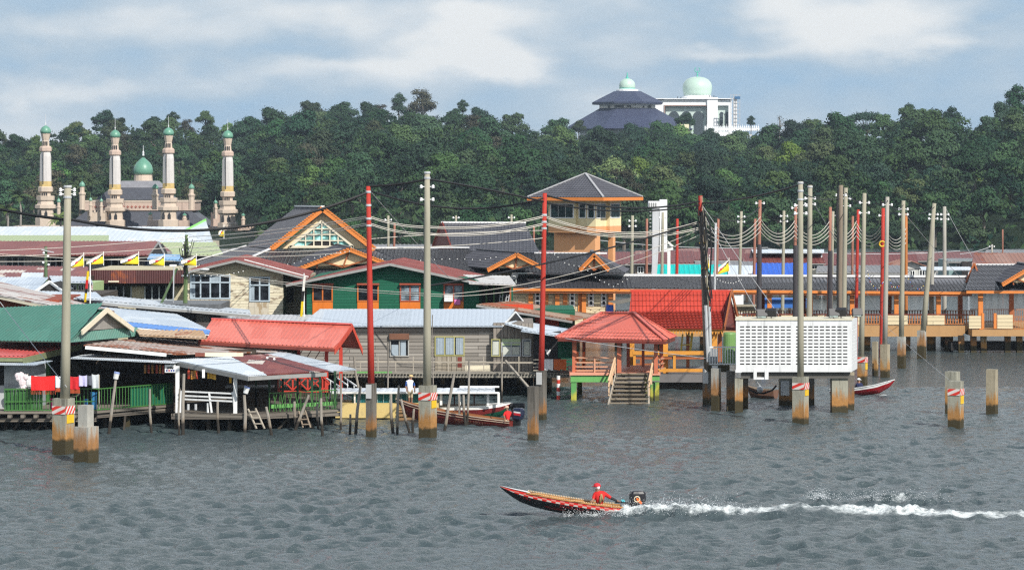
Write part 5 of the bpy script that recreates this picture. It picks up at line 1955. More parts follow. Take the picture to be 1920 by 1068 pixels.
def silver_gable_house():
 o = P(60, 560, 192)
 T = Thing('tin_house', 'low house with pale silver roof and small white edged gable above the streaky roof', 'house', (o.x, 192, 0), 'village houses')
 mb = MB()
 mb.roof(PT((-60, 552, 189), (68, 546, 189), (92, 528, 195), (-60, 519, 197)), style='corr', pitch=.25, amp=.03)
 mb.roof(PT((118, 546, 189), (140, 538, 204), (104, 521, 204), (92, 528, 195)), style='flat', pitch=4)
 T.part('roof', mb, TINB)
 mb = MB()
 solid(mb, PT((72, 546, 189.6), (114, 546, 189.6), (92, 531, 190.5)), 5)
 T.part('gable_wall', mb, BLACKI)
 mb = MB()
 rbeam(mb, (66, 544.5, 188.8), (93, 525.5, 190.5), 4, .12)
 rbeam(mb, (118.5, 544.5, 188.8), (91.5, 525.5, 190.5), 4, .12)
 T.part('barge_board', mb, WHITEP)
 mb = MB()
 mb.roof(PT((64, 555, 183), (196, 562, 183), (180, 549, 191), (70, 545.5, 188.8)), style='corr', pitch=.25, amp=.03)
 T.part('lower_roof', mb, TINB)
 mb = MB()
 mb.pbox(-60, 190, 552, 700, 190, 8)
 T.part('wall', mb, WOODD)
 o = P(145, 560, 200)
 T = Thing('green_cottage', 'small pale green cottage with blue eave glimpsed behind the concrete pole', 'house', (o.x, 202, 0), 'village houses')
 mb = MB()
 mb.pbox(104, 172, 531, 620, 202, 6)
 w = T.part('wall', mb, paint('pale_green_wall', (.36, .48, .22), .6, .12))
 mb = MB()
 mb.pbox(102, 160, 527.5, 531, 201.6, .5)
 T.part('eave_board', mb, paint('blue_eave', (.10, .22, .40), .5, .1))
 mb = MB()
 mb.roof(PT((98, 528, 201), (174, 530, 201), (168, 519, 207), (92, 517, 207)), style='corr', pitch=.25, amp=.03)
 T.part('roof', mb, TIN)
 for x0 in (134, 148):
  pwin(T, x0, x0 + 9, 534, 548, 202, 2, 1, WHITEP, GLASS, .05)
 mb = MB()
 solid(mb, PT((160, 560, 201.5), (174, 560, 201.5), (174, 532, 201.5), (164, 522, 201.5)), .15)
 T.part('white_board', mb, planks('white_boards', (.66, .64, .62), (.7, .68, .66), .2, 3, peel=(.45, .25, .22), pf=.3))
def pale_strip_roofs():
 o = P(300, 600, 186)
 T = Thing('long_shed', 'long shed under a thin pale roof strip that slants down before the cream houses', 'shed', (o.x, 186, 0))
 mb = MB()
 mb.roof(PT((108, 557, 184), (470, 588, 184), (468, 580, 190), (120, 546, 195)), style='corr', pitch=.3, amp=.03, thick=.12)
 T.part('roof', mb, TIN)
 mb = MB()
 rbeam(mb, (150, 564, 183.9), (468, 590.5, 183.9), 4.5, .15)
 T.part('gutter', mb, GREYF)
 mb = MB()
 mb.pbox(255, 414, 570, 700, 187, 6)
 T.part('wall', mb, sheet('dark_sheet', [(.07, .075, .08), (.10, .105, .11)], .1, sw=.2, sl=4, axis='h'))
 mb = MB()
 mb.pbox(368, 392, 590, 640, 186.7, .2)
 T.part('pale_panel', mb, paint('pale_panel', (.30, .32, .27), .7, .2))
 o = P(300, 630, 172)
 T = Thing('long_shed', 'wide silver roof with a bright blue lower edge', 'shed', (o.x, 172, 0))
 mb = MB()
 mb.roof(PT((228, 602, 171), (395, 619, 170.5), (330, 598, 184), (184, 572.5, 185)), style='corr', pitch=.3, amp=.02)
 T.part('roof', mb, TINB)
 mb = MB()
 mb.roof(PT((246, 612.5, 169.2), (392, 626, 169), (394, 619.8, 170.3), (230, 602.6, 170.7)), style='corr', pitch=.3, amp=.02)
 T.part('blue_edge', mb, paint('blue_sheet', (.05, .20, .55), .4, .1, 2, .15))
 mb = MB()
 rbeam(mb, (246, 613, 169.1), (392, 627, 168.9), 2, .05)
 T.part('edge_strip', mb, WHITEP)
 mb = MB()
 mb.roof(PT((262, 628, 166.8), (388, 634, 166.5), (380, 626, 169.6), (250, 613, 170)), style='corr', pitch=.25, amp=.03)
 T.part('ochre_roof', mb, sheet('ochre_tin', [(.40, .25, .13), (.48, .34, .22)], .4, rough=.6))
 mb = MB()
 mb.pbox(240, 390, 616, 700, 174, 8)
 T.part('wall', mb, WOODD)
def balcony_house():
 Y = 214.0
 o = P(250, 565, Y)
 T = Thing('balcony_house', 'pale yellow house with rust red sheet balcony and two wide dark windows', 'house', (o.x, Y, 0), 'village houses')
 mb = MB()
 mb.pbox(172, 347, 505, 700, Y, 10)
 w = T.part('wall', mb, CREAMW)
 a, b = P(163, 531, Y - 1.2), P(343, 506, Y - 1.2)
 mb = MB()
 n = 84
 for k in range(n):
  x0, x1 = a.x + (b.x - a.x) * k / n, a.x + (b.x - a.x) * (k + 1) / n
  y0, y1 = Y - 1.2 - .04 * (k % 2), Y - 1.2 - .04 * ((k + 1) % 2)
  mb.add([(x0, y0, a.z), (x1, y1, a.z), (x1, y1, b.z), (x0, y0, b.z)], [(0, 1, 2, 3)])
 mb.box(a.x, b.x, Y - 1.1, Y - .02, a.z, a.z + .1)
 mb.box(a.x, a.x + .05, Y - 1.15, Y - .02, a.z + .1, b.z)
 mb.box(b.x - .05, b.x, Y - 1.15, Y - .02, a.z + .1, b.z)
 T.part('balcony', mb, sheet('balcony_rust', [(.075, .022, .022), (.11, .032, .03)], .42, (.23, .06, .018), sw=.9, sl=5, dirt=.2, rough=.6, axis='h'))
 mb = MB()
 mb.pbox(203, 223, 526, 529, Y - 1.3, .06)
 T.part('patch_board', mb, CREAMP)
 for x0, x1 in ((190, 246), (272, 325)):
  pwin(T, x0, x1, 534, 562, Y, 4, 1, paint('window_grey', (.42, .47, .50), .5, .1), GLASS, .1)
 mb = MB()
 mb.pbox(186, 342, 531, 536, Y - .3, .2)
 T.part('shade_board', mb, WOODD)
 for px, wd in ((180, .1), (259, .1)):
  mb = MB()
  mb.pbox(px - 5, px + 5, 531, 565, Y - .06, .05)
  T.part('pilaster', mb, CREAMW)
 Y = 228.0
 o = P(120, 505, Y)
 T = Thing('long_house', 'long house under a maroon tin roof behind the row of yellow flags', 'house', (o.x, Y, 0), 'village houses')
 mb = MB()
 mb.roof(PT((-60, 478, 225.5), (278, 478, 225.5), (297, 455, 234), (-60, 452, 234)), style='rib', pitch=.3, amp=.03)
 mb.roof(PT((308, 476, 226), (320, 470, 243), (297, 452, 243), (297, 455, 234)), style='flat', pitch=4)
 T.part('roof', mb, MAROON)
 mb = MB()
 rbeam(mb, (277, 477, 225.8), (298, 453.5, 234), 3, .15)
 rbeam(mb, (309, 477, 226), (297, 454, 234), 3, .15)
 T.part('barge_board', mb, GREYF)
 mb = MB()
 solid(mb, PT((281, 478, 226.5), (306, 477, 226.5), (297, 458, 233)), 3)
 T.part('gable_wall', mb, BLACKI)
 mb = MB()
 mb.pbox(-60, 300, 476, 600, Y, 8)
 T.part('wall', mb, paint('dull_grey_wall', (.36, .34, .31), .65, .15, 1.2, .35))
 for x0, x1, nx in ((12, 46, 3), (84, 116, 3), (196, 262, 5)):
  pwin(T, x0, x1, 482, 500, Y, nx, 1, paint('window_white', (.5, .5, .5), .5, .1), GLASS, .08)
 mb = MB()
 mb.pbox(272, 305, 484, 508, Y - .2, .15)
 T.part('open_window', mb, paint('dark_blue_shade', (.03, .05, .10), .6, .3))
 mb = MB()
 mb.pbox(318, 330, 496, 506, 221.5, .5)
 T.part('air_conditioner', mb, WHITEP)
 mb = MB()
 mb.pbox(276, 340, 484, 560, 224.5, 2)
 T.part('side_room', mb, paint('blue_side_room', (.12, .15, .20), .65, .3))
 mb = MB()
 mb.roof(PT((276, 485, 222.5), (344, 488, 222.5), (338, 477, 226), (282, 476, 226)), style='corr', pitch=.25, amp=.03)
 T.part('blue_awning', mb, paint('blue_awning', (.20, .38, .62), .45, .2, 1.2, .2))
 o = P(60, 520, 208)
 T = Thing('tin_house', 'low house with patched maroon roof left of the rusty balcony', 'house', (o.x, 208, 0), 'village houses')
 mb = MB()
 mb.roof(PT((-60, 521, 206), (162, 524, 206), (166, 500, 214), (-60, 497, 214)), style='rib', pitch=.3, amp=.03)
 T.part('roof', mb, MAROONP)
 mb = MB()
 mb.pbox(-60, 158, 520, 600, 208, 5)
 T.part('wall', mb, WOODD)
 mb = MB()
 mb.roof(PT((38, 521.5, 205.6), (80, 522, 205.6), (82, 512, 209.3), (42, 511, 209.3)), style='corr', pitch=.25, amp=.03)
 T.part('white_patch', mb, TINW)
def cream_house():
 Y = 205.0
 o = P(450, 590, Y)
 T = Thing('weathered_house', 'weathered cream board house with peeling paint and low gable roof', 'house', (o.x, Y, 0), 'village houses')
 z0 = 1.2
 a, b = P(346, 600, Y), P(531, 600, Y)
 pk = P(442, 491, Y)
 zl, zr = P(346, 508, Y).z, P(531, 512, Y).z
 mb = MB()
 mb.prism([(a.x, Y, z0), (b.x, Y, z0), (b.x, Y, zr), (pk.x, Y, pk.z), (a.x, Y, zl)], (0, 13, 0))
 T.part('wall', mb, PEEL)
 mb = MB()
 mb.prism([P(348, 508, Y - .03), P(530, 513, Y - .03), P(442, 493, Y - .03)], (0, .02, 0))
 mb.pbox(346, 531, 510, 517, Y - .05, .03)
 T.part('gable_board', mb, CREAMW)
 for x0, x1 in ((346, 357), (432, 468)):
  pass
 mb = MB()
 mb.pbox(352, 433, 560, 578, Y - .04, .03)
 mb.pbox(466, 504, 566, 590, Y - .04, .03)
 T.part('stained_panel', mb, planks('stained_boards', (.60, .54, .42), (.66, .60, .5), .5, 1.5, .01, peel=(.36, .28, .18), pf=.45, vertical=True))
 fm = paint('window_bluegrey', (.40, .48, .54), .5, .1)
 pwin(T, 358, 431, 516, 559, Y, 4, 1, fm, GLASS, .1)
 pwin(T, 469, 505, 520, 564, Y, 2, 1, fm, GLASS, .1)
 mb = MB()
 rbeam(mb, (358, 528, Y - .1), (431, 528, Y - .1), 2.5, .05)
 rbeam(mb, (469, 533, Y - .1), (505, 533, Y - .1), 2.5, .05)
 T.part('transom', mb, fm)
 for x0, x1, y0, y1 in ((359, 366, 519, 558), (395, 412, 518, 530), (470, 477, 535, 562)):
  mb = MB()
  mb.pbox(x0, x1, y0, y1, Y - .035, .01)
  T.part('curtain', mb, CURT)
 mb = MB()
 mb.pbox(531, 576, 518, 640, Y + 3, 9)
 T.part('rear_room', mb, planks('shaded_cream_boards', (.40, .35, .24), (.46, .40, .29), .22, 3))  # cream boards darkened, the roof's shadow on the recess is in the colour
 mb = MB()
 mb.pbox(538, 550, 540, 566, Y + 2.95, .05)
 T.part('louvre_window', mb, BLACKI)
 mb = MB()
 pkf = P(442, 487.5, Y - .8)
 lf, rf = P(352, 508, Y - .8), P(577, 521, Y - .8)
 back = Vector((-.6, 15, 0))
 mb.roof([rf, rf + back, pkf + back, pkf], style='rib', pitch=.3, amp=.03, thick=.1)
 mb.roof([lf, lf + back, pkf + back, pkf], style='rib', pitch=.3, amp=.03, thick=.1)
 r = T.part('roof', mb, MAROON)
 mb = MB()
 mb.beam(lf + Vector((0, -.03, -.08)), pkf + Vector((0, -.03, -.06)), .08, .16)
 mb.beam(rf + Vector((0, -.03, -.08)), pkf + Vector((0, -.03, -.06)), .08, .16)
 T.part('barge_board', mb, GREYF, r)
 mb = MB()
 mb.beam(rf + back * .02 + Vector((.05, 0, .08)), pkf + Vector((.6, 0, .04)), .1, .06)
 T.part('white_flashing', mb, WHITEP, r)
 o = P(500, 600, 190)
 T = Thing('tin_shed', 'low shed with silver and maroon roof squares before the weathered cream house', 'shed', (o.x, 190, 0))
 mb = MB()
 mb.roof(PT((380, 612, 186), (630, 612, 186), (612, 591, 193), (396, 590, 193)), style='corr', pitch=.3, amp=.03)
 T.part('roof', mb, sheet('square_patch', [(.45, .46, .47), (.20, .05, .035), (.50, .50, .50)], .2, sw=1.6, sl=2.2, dirt=.3))
 mb = MB()
 mb.pbox(395, 625, 603, 700, 189, 3)
 T.part('wall', mb, WOODD)
def green_walled_house():
 Y = 200.0
 o = P(740, 590, Y)
 T = Thing('green_house', 'dark green board house with orange window panels and wide maroon gable roof', 'house', (o.x, Y, 0), 'village houses')
 a, b = P(575, 600, Y), P(898, 600, Y)
 pk = P(731, 497, Y)
 zl, zr = P(575, 524, Y).z, P(898, 526, Y).z
 mb = MB()
 mb.prism([(a.x, Y, 1.2), (b.x, Y, 1.2), (b.x, Y, zr), (pk.x, Y, pk.z), (a.x, Y, zl)], (0, 14, 0))
 T.part('wall', mb, GREENW)
 mb = MB()
 mb.pbox(898, 962, 528, 640, Y + 1.5, 10)
 T.part('side_wing', mb, GREENW)
 mb = MB()
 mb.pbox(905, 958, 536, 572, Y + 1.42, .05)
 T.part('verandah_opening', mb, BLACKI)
 for px in (912, 926, 942, 957):
  mb = MB()
  mb.pbox(px - 1.5, px + 1.5, 532, 580, Y + 1.2, .12)
  T.part('verandah_post', mb, ORANGED if px % 2 else GREENP)
 wo = paint('window_orange', (.50, .13, .02), .5, .15)
 wr = paint('window_redbrown', (.30, .06, .03), .5, .15)
 for i, (x0, x1, dark) in enumerate(((587, 623, 1), (671, 709, 1), (751, 787, 0), (833, 868, 0))):
  pwin(T, x0, x1, 534, 564, Y, 2, 1, wo if i < 2 else wr, GLASS if dark else GLASSC, .09, louvre=0 if i == 0 else 7, label='orange framed dark window' if dark else 'red framed pale louvred window')
  mb = MB()
  mb.pbox(x0 - 1, x1 + 1, 565, 600, Y - .06, .05)
  T.part('orange_panel', mb, paint('orange_panel', (.62, .16, .015), .5, .12, 2, .2))
  mb = MB()
  mb.pbox(x0 - 2, x1 + 2, 531, 534, Y - .3, .28)
  T.part('window_hood', mb, wr)
  if not dark:
   for k in range(2):
    w = (x1 - x0) / 2
    mb = MB()
    mb.pbox(x0 + k * w + 2, x0 + (k + 1) * w - 2, 537, 562, Y - .012, .005)
    T.part('curtain', mb, CURT)
 pkf, lf, rf = P(731, 494, Y - .9), P(536, 533, Y - .9), P(915, 533, Y - .9)
 back = Vector((.4, 15, 0))
 mb = MB()
 mb.roof([rf, rf + back, pkf + back, pkf], style='rib', pitch=.3, amp=.03, thick=.1)
 mb.roof([lf, lf + back, pkf + back, pkf], style='rib', pitch=.3, amp=.03, thick=.1)
 r = T.part('roof', mb, MAROON)
 mb = MB()
 mb.beam(lf + Vector((0, -.03, -.08)), pkf + Vector((0, -.03, -.06)), .08, .17)
 mb.beam(rf + Vector((0, -.03, -.08)), pkf + Vector((0, -.03, -.06)), .08, .17)
 T.part('barge_board', mb, GREYF, r)
 mb = MB()
 mb.roof([P(880, 531, 197.5), P(968, 534, 198), P(955, 522, 207), P(868, 515, 206)], style='corr', pitch=.3, amp=.03)
 T.part('pale_side_roof', mb, sheet('pale_patched', [(.60, .58, .55), (.52, .50, .48)], .12, rough=.5))
 mb = MB()
 mb.pbox(833, 849, 553, 565, Y - .55, .5)
 ac = single('air_conditioner', mb, WHITEP, 'white air conditioner box under the last window of the green house', 'air conditioner', P(841, 565, Y - .5))
 mb = MB()
 mb.pbox(852, 863, 561, 571, Y - .16, .03)
 single('pink_cloth', mb, paint('pink_cloth', (.70, .18, .45), .8, .15), 'pink cloth hung below the last window of the green house', 'cloth', P(857, 571, Y - .16))
 for px in (938, 950):
  mb = MB()
  for dx in (0, 5):
   mb.beam(P(px + dx - 3, 575, Y + .6), P(px + dx, 552, Y + .9), .05, .05)
  for t in (.2, .5, .8):
   mb.beam(P(px - 3 + 3 * t, 575 - 23 * t, Y + .6 + .3 * t), P(px + 2 + 3 * t, 575 - 23 * t, Y + .6 + .3 * t), .04, .04)
  single('rack', mb, METAL, 'grey rack leaning on the verandah, nearer the green wall' if px == 938 else 'grey rack leaning on the verandah, nearer the hall', 'rack', P(px, 575, Y + .6))
 Y = 194.0
 o = P(1020, 600, Y)
 T = Thing('small_house', 'small green and red house with long rusty brown roof below the hall', 'house', (o.x, Y, 0), 'village houses')
 mb = MB()
 mb.pbox(955, 1078, 580, 700, Y, 7)
 T.part('wall', mb, GREENW)
 mb = MB()
 mb.pbox(1003, 1048, 588, 626, Y - .06, .05)
 mb.pbox(938, 1000, 570, 582, Y - .06, .05)
 T.part('red_panel', mb, paint('red_panel', (.50, .05, .015), .55, .15, 2, .2))
 mb = MB()
 mb.roof(PT((894, 570, 191.5), (1072, 600, 190), (1124, 590, 196), (968, 564, 200)), style='corr', pitch=.25, amp=.03)
 T.part('roof', mb, sheet('rust_brown', [(.33, .22, .15), (.24, .13, .08)], .6, dirt=.4, rough=.65))
 mb = MB()
 rbeam(mb, (893, 571, 191.4), (1073, 601.5, 189.9), 4, .1)
 T.part('fascia', mb, GREYF)
def timber_house():
 Y = 182.5
 o = P(800, 697, Y)
 T = Thing('timber_house', 'unpainted grey timber house with silver tin roof and curtained windows', 'house', (o.x, Y, 0), 'village houses')
 zd = zpx(699, 180.5)
 mb = MB()
 mb.pbox(560, 925, 608, 697, Y, 7)
 a, b = P(925, 697, Y), P(1000, 697, Y - 1.2)
 T.part('wall', mb, WOOD)
 mb = MB()
 mb.pbox(925, 1000, 606, 697, Y - .4, 7)
 T.part('end_room', mb, planks('end_room_boards', (.24, .21, .18), (.32, .28, .24), .22, 2.4, vertical=True))
 mb = MB()
 mb.pbox(1000, 1052, 622, 702, Y - 1, 7)
 T.part('black_room', mb, planks('blackened_boards', (.03, .03, .035), (.045, .045, .05), .2, 3))
 mb = MB()
 mb.pbox(1046, 1076, 640, 671, Y - 1.08, .08)
 T.part('green_shutter', mb, GREENW)
 mb = MB()
 mb.roof(PT((560, 611, 182), (943, 611, 182), (966, 584, 188), (600, 579, 188)), style='corr', pitch=.28, amp=.014)
 mb.roof(PT((982, 602, 185), (975, 598, 195), (600, 580, 188.1), (966, 584.2, 188.1)), style='flat', pitch=5)
 T.part('roof', mb, sheet('timber_house_tin', [(.40, .46, .53), (.31, .36, .41), (.45, .49, .53)], .06, sw=2.8, sl=5, dirt=.18, rough=.38))
 mb = MB()
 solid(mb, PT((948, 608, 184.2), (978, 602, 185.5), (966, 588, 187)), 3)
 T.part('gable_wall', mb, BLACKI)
 mb = MB()
 rbeam(mb, (943, 609, 182), (967, 583, 188), 2.5, .08)
 rbeam(mb, (981, 601, 185), (966, 583, 188), 2.5, .08)
 T.part('barge_board', mb, WHITEP)
 mb = MB()
 mb.roof(PT((946, 606, 181.3), (986, 617, 180.6), (1068, 616, 184.5), (972, 600, 186.5)), style='corr', pitch=.25, amp=.03)
 mb.roof(PT((977, 619.5, 179.3), (1044, 629, 179.3), (1070, 617, 184), (992, 612, 184)), style='corr', pitch=.25, amp=.03)
 T.part('side_roof', mb, TINB)
 ol = paint('olive_frame', (.36, .34, .14), .6, .15)
 pwin(T, 732, 766, 637, 667, Y, 2, 1, paint('frame_dull', (.34, .34, .32), .6, .15), GLASS, .07)
 for x0, x1 in ((734, 747), (751, 761)):
  mb = MB()
  mb.pbox(x0, x1, 646 if x0 < 740 else 637, 666, Y - .045, .02)
  T.part('curtain', mb, CURT)
 mb = MB()
 mb.pbox(730, 767, 625, 636, Y - .25, .2)
 T.part('brown_hood', mb, paint('brown_hood', (.16, .07, .04), .7, .2))
 pwin(T, 816, 870, 631, 666, Y, 3, 1, ol, GLASS, .07)
 for x0, x1 in ((818, 832), (836, 851), (855, 869)):
  mb = MB()
  for k in range(6):
   w = (x1 - x0) / 6
   mb.pbox(x0 + k * w, x0 + (k + 1) * w, 633, 664, Y - .05 - .02 * (k % 2), .02)
  T.part('curtain', mb, CURT)
 mb = MB()
 mb.pbox(816, 872, 668, 696, Y - .05, .04)
 T.part('plank_panel', mb, planks('plank_panel', (.30, .26, .20), (.40, .36, .29), .3, 2, vertical=True))
 mb = MB()
 mb.pbox(858, 866, 669, 688, Y - .07, .02)
 T.part('rust_strip', mb, DARKRED)
 mb = MB()
 mb.pbox(872, 920, 684, 695, Y - .06, .05)
 T.part('cream_panel', mb, CREAMP)
 for x0, x1 in ((922, 937), (941, 976), (980, 995)):
  pwin(T, x0, x1, 636 if x0 != 941 else 642, 667, Y - .4, 1 if x0 != 941 else 2, 1, ol if x0 == 922 else METAL, GLASSC, .06)
  mb = MB()
  mb.pbox(x0 + 2, x1 - 2, 640 if x0 != 941 else 650, 665, Y - .45, .02)
  T.part('curtain', mb, paint('curtain_faded', (.50, .52, .46), .8, .2, 3, .3))
 mb = MB()
 mb.pbox(941, 976, 635, 647, Y - .46, .03)
 T.part('green_blind', mb, paint('green_blind', (.42, .52, .30), .7, .1))
 o = P(840, 700, 180)
 J = Thing('jetty', 'timber jetty with slatted edge running along the grey timber house', 'jetty', (o.x, 180.5, 0))
 mb = MB()
 x0, x1 = P(630, 0, 180.5).x, P(1068, 0, 180.5).x
 mb.box(x0, x1, 180.6, 183.4, zd - .06, zd)
 mb.box(x0, x1, 180.75, 180.95, zd - .3, zd - .1)
 for k in range(74):
  x = x0 + (x1 - x0) * k / 73
  mb.beam((x - .05, 180.45, zd - .26), (x + .05, 180.45, zd + .02), .07, .04)
 J.part('deck', mb, paint('deck_grey', (.27, .25, .21), .8, .3, 3, .3))
 J.part('green_edge', MB().pbox(668, 735, 696, 699, 180.35, .06), GREENL)
 for px, w in ((681, 13), (714, 15), (741, 10), (755, 9), (788, 12), (866, 14), (890, 9), (911, 8), (973, 9), (642, 9), (1030, 9), (830, 9)):
  mb = MB()
  Yp = 186.5 if px % 2 else 185.2
  c = P(px, 730, Yp)
  r = w / 2 / F * Yp
  mb.lathe((c.x, Yp, 0), [(r, -2), (r, zd - 1.25), (r * 1.08, zd - 1.0), (r * .95, zd - .1)], 10)
  J.part('concrete_stub', mb, pilemat('stub_tan', (.36, .31, .20), (.30, .21, .10), h0=.3, h1=.9, dark=.5))
 for px in range(640, 1060, 28):
  mb = MB()
  mb.cyl(P(px, 735, 188) - Vector((0, 0, 2)), P(px, 700, 188), .12, .1, 6)
  J.part('stilt', mb, WOODD)
 mb = MB()
 mb.pbox(600, 1000, 703, 726, 190, .2)
 J.part('under_jetty_dark', mb, WOODD)  # dark sheet in place of the shade beyond the stubs
 mb = MB()
 rbeam(mb, (668, 676, 180.6), (1000, 678, 180.6), 3, .05)
 for px in range(676, 1000, 33):
  mb.beam(P(px, 697, 180.6), P(px, 668 if px % 2 else 676, 180.6), .06, .06)
 for dy in (0, 7, 14, 20):
  rbeam(mb, (1000, 673 + dy, 180.2), (1070, 673 + dy, 180.2), 2, .05)
 J.part('railing', mb, WOODL)
 for x0, x1, col, lab in ((1018, 1037, (.74, .74, .74), 'white towel hung on the jetty rail beside the second red pole'), (1038, 1062, (.52, .12, .03), 'orange brown towel hung on the jetty rail')):
  mb = MB()
  for k in range(6):
   w = (x1 - x0) / 6
   mb.pbox(x0 + k * w, x0 + (k + 1) * w, 673, 692 + (k % 3), 180.0 - .03 * (k % 2), .04)
  single('towel', mb, paint('towel_%d' % x0, col, .85, .15, 3, .15), lab, 'towel', P(x0, 692, 180))
 mb = MB()
 solid(mb, PT((1022, 655, 181.3), (1033, 655, 181.3), (1031, 662, 181.3), (1028, 667, 181.3), (1025, 663, 181.3)), .1)
 single('wall_mask', mb, WHITEP, 'small white shield shape hung on the black wall', 'ornament', P(1028, 665, 181.4))
 mb = MB()
 mb.beam(P(948, 676, 179.8), P(992, 727, 172), .12, .1)
 single('gang_plank', mb, WOODL, 'thin plank slanting from the jetty rail down to the dark stump', 'plank', P(992, 727, 172))
 Yp = D(748)
 T = Thing('depth_post', 'thin red and white banded post in the water left of the stepped pavilion', 'post', (P(1047, 748, Yp).x, Yp, 0))
 for i in range(6):
  mb = MB()
  z0 = zpx(748, Yp) + i * (zpx(704, Yp) - zpx(748, Yp)) / 6 - (2 if i == 0 else 0)
  z1 = zpx(748, Yp) + (i + 1) * (zpx(704, Yp) - zpx(748, Yp)) / 6
  mb.lathe((P(1047, 0, Yp).x, Yp, 0), [(.11, z0), (.11, z1)], 10)
  T.part('band', mb, (REDP, WHITEP)[i % 2])
rust_striped_house()
silver_gable_house()
pale_strip_roofs()
balcony_house()
cream_house()
green_walled_house()
timber_house()
def red_landing_roof():
 Y = 172.0
 o = P(530, 740, Y)
 T = Thing('landing_shelter', 'open landing shelter with bright red ribbed gable roof on red posts', 'shelter', (o.x, Y, 0))
 mb = MB()
 mb.roof(PT((372, 638, 169), (627, 652, 168), (660, 608, 172.5), (398, 597.5, 173.5)), style='rib', pitch=.24, amp=.03)
 r = T.part('roof', mb, REDR)
 mb = MB()
 mb.roof(PT((680, 652, 174), (430, 636, 178), (398, 597.6, 173.6), (660, 608.2, 172.6)), style='flat', pitch=5)
 T.part('rear_slope', mb, REDR, r)
 mb = MB()
 mb.beam(P(397, 597, 173.5), P(660, 607, 172.5), .3, .08)
 T.part('ridge_cap', mb, REDR2, r)
 mb = MB()
 rbeam(mb, (372, 640, 168.9), (627, 654, 167.9), 5.5, .06)
 T.part('eave_board', mb, DARKRED)
 mb = MB()
 n = 14
 for (xa, ya, Ya), (xb, yb, Yb) in (((627, 653, 167.9), (660, 607, 172.4)), ((679, 654, 173.9), (660, 607, 172.4))):
  for k in range(n):
   p, q = P(xa, ya, Ya).lerp(P(xb, yb, Yb), k / n), P(xa, ya, Ya).lerp(P(xb, yb, Yb), (k + .8) / n)
   mb.prism([p, q, q - Vector((0, 0, .3)), p - Vector((0, 0, .36))], (.04, -.03, 0))
 T.part('saw_edge_board', mb, paint('red_board_bright', (.60, .07, .035), .5, .1), r)
 zd = zpx(768, 170)
 for px, Yp in ((612, 169.5), (639, 173.5), (470, 169.5), (400, 170), (560, 174)):
  mb = MB()
  c = P(px, 768, Yp)
  mb.box(c.x - .1, c.x + .1, Yp, Yp + .2, zd, zpx(645, Yp))
  T.part('post', mb, REDP)
 mb = MB()
 rbeam(mb, (500, 704, 169.4), (610, 708, 169.6), 3, .06)
 rbeam(mb, (500, 731, 169.4), (610, 733, 169.6), 3, .06)
 for k in range(4):
  x = 508 + k * 28
  for (a, b, c_, d) in ((x, 718, x + 13, 705), (x + 13, 705, x + 26, 718), (x + 26, 718, x + 13, 731), (x + 13, 731, x, 718)):
   mb.beam(P(a, b, 169.5), P(c_, d, 169.5), .07, .07)
  mb.beam(P(x + 13, 705, 169.56), P(x + 13, 731, 169.56), .09, .07)
 T.part('diamond_rail', mb, REDP)
 mb = MB()
 x0, x1 = P(380, 0, 170).x, P(650, 0, 170).x
 mb.box(x0, x1, 169.3, 176, zd - .15, zd)
 T.part('floor', mb, DECK)
 stilts(T, [(P(px, 0, 170).x, 170.2) for px in (400, 460, 520, 580, 630)], zd - .15, .12, seed=8)
 mb = MB()
 for k in range(5):
  px = 540 + k * 17
  mb.beam(P(px, 672, 175), P(px + 10, 656, 175), .05, .05)
 T.part('roof_strut', mb, DARKRED)
 mb = MB()
 for (x0, y0, x1, y1) in ((612, 709, 640, 726), (633, 709, 652, 722), (646, 708, 668, 723), (612, 744, 640, 764), (640, 735, 668, 752)):
  mb.beam(P(x0, y0, 168.2), P(x1, y1, 167), .07, .07)
 for px, ya, yb in ((620, 712, 768), (634, 722, 772), (652, 712, 760), (664, 720, 764)):
  mb.beam(P(px, ya, 167.8), P(px, yb, 167.8), .05, .05)
 single('stair_rail', mb, WHITEP, 'white hand rails of the stairs down to the yellow landing', 'handrail', P(640, 768, 167.8))
 Y = 164.5
 o = P(720, 790, Y)
 T = Thing('landing_stage', 'yellow concrete landing stage with rust stains behind the leaning stakes', 'landing', (o.x, Y, 0))
 ym = sheet('yellow_concrete', [(.60, .45, .17), (.66, .52, .24)], .3, (.30, .12, .03), sw=3, sl=2, dirt=.35, rough=.7, axis='h')
 mb = MB()
 mb.pbox(629, 822, 757, 783, Y, 3.2)
 T.part('deck_block', mb, ym)
 for x0, x1 in ((640, 660), (722, 750), (790, 822)):
  mb = MB()
  mb.pbox(x0, x1, 783, 795, Y + .1, 2.6)
  a = P(x0, 783, Y)
  b = P(x1, 783, Y)
  mb.box(a.x, b.x, Y + .1, Y + 2.7, -2, zpx(795, Y))
  T.part('leg', mb, pilemat('landing_leg', (.50, .33, .12), (.40, .17, .03), h0=.15, h1=1.0))
 mb = MB()
 for k in range(4):
  rbeam(mb, (748, 762 + k * 7, Y - .25), (800, 760 + k * 7, Y - .25), 4, .14)
 T.part('fender_timber', mb, paint('fender_wood', (.26, .15, .07), .8, .35, 4, .4))
red_landing_roof()
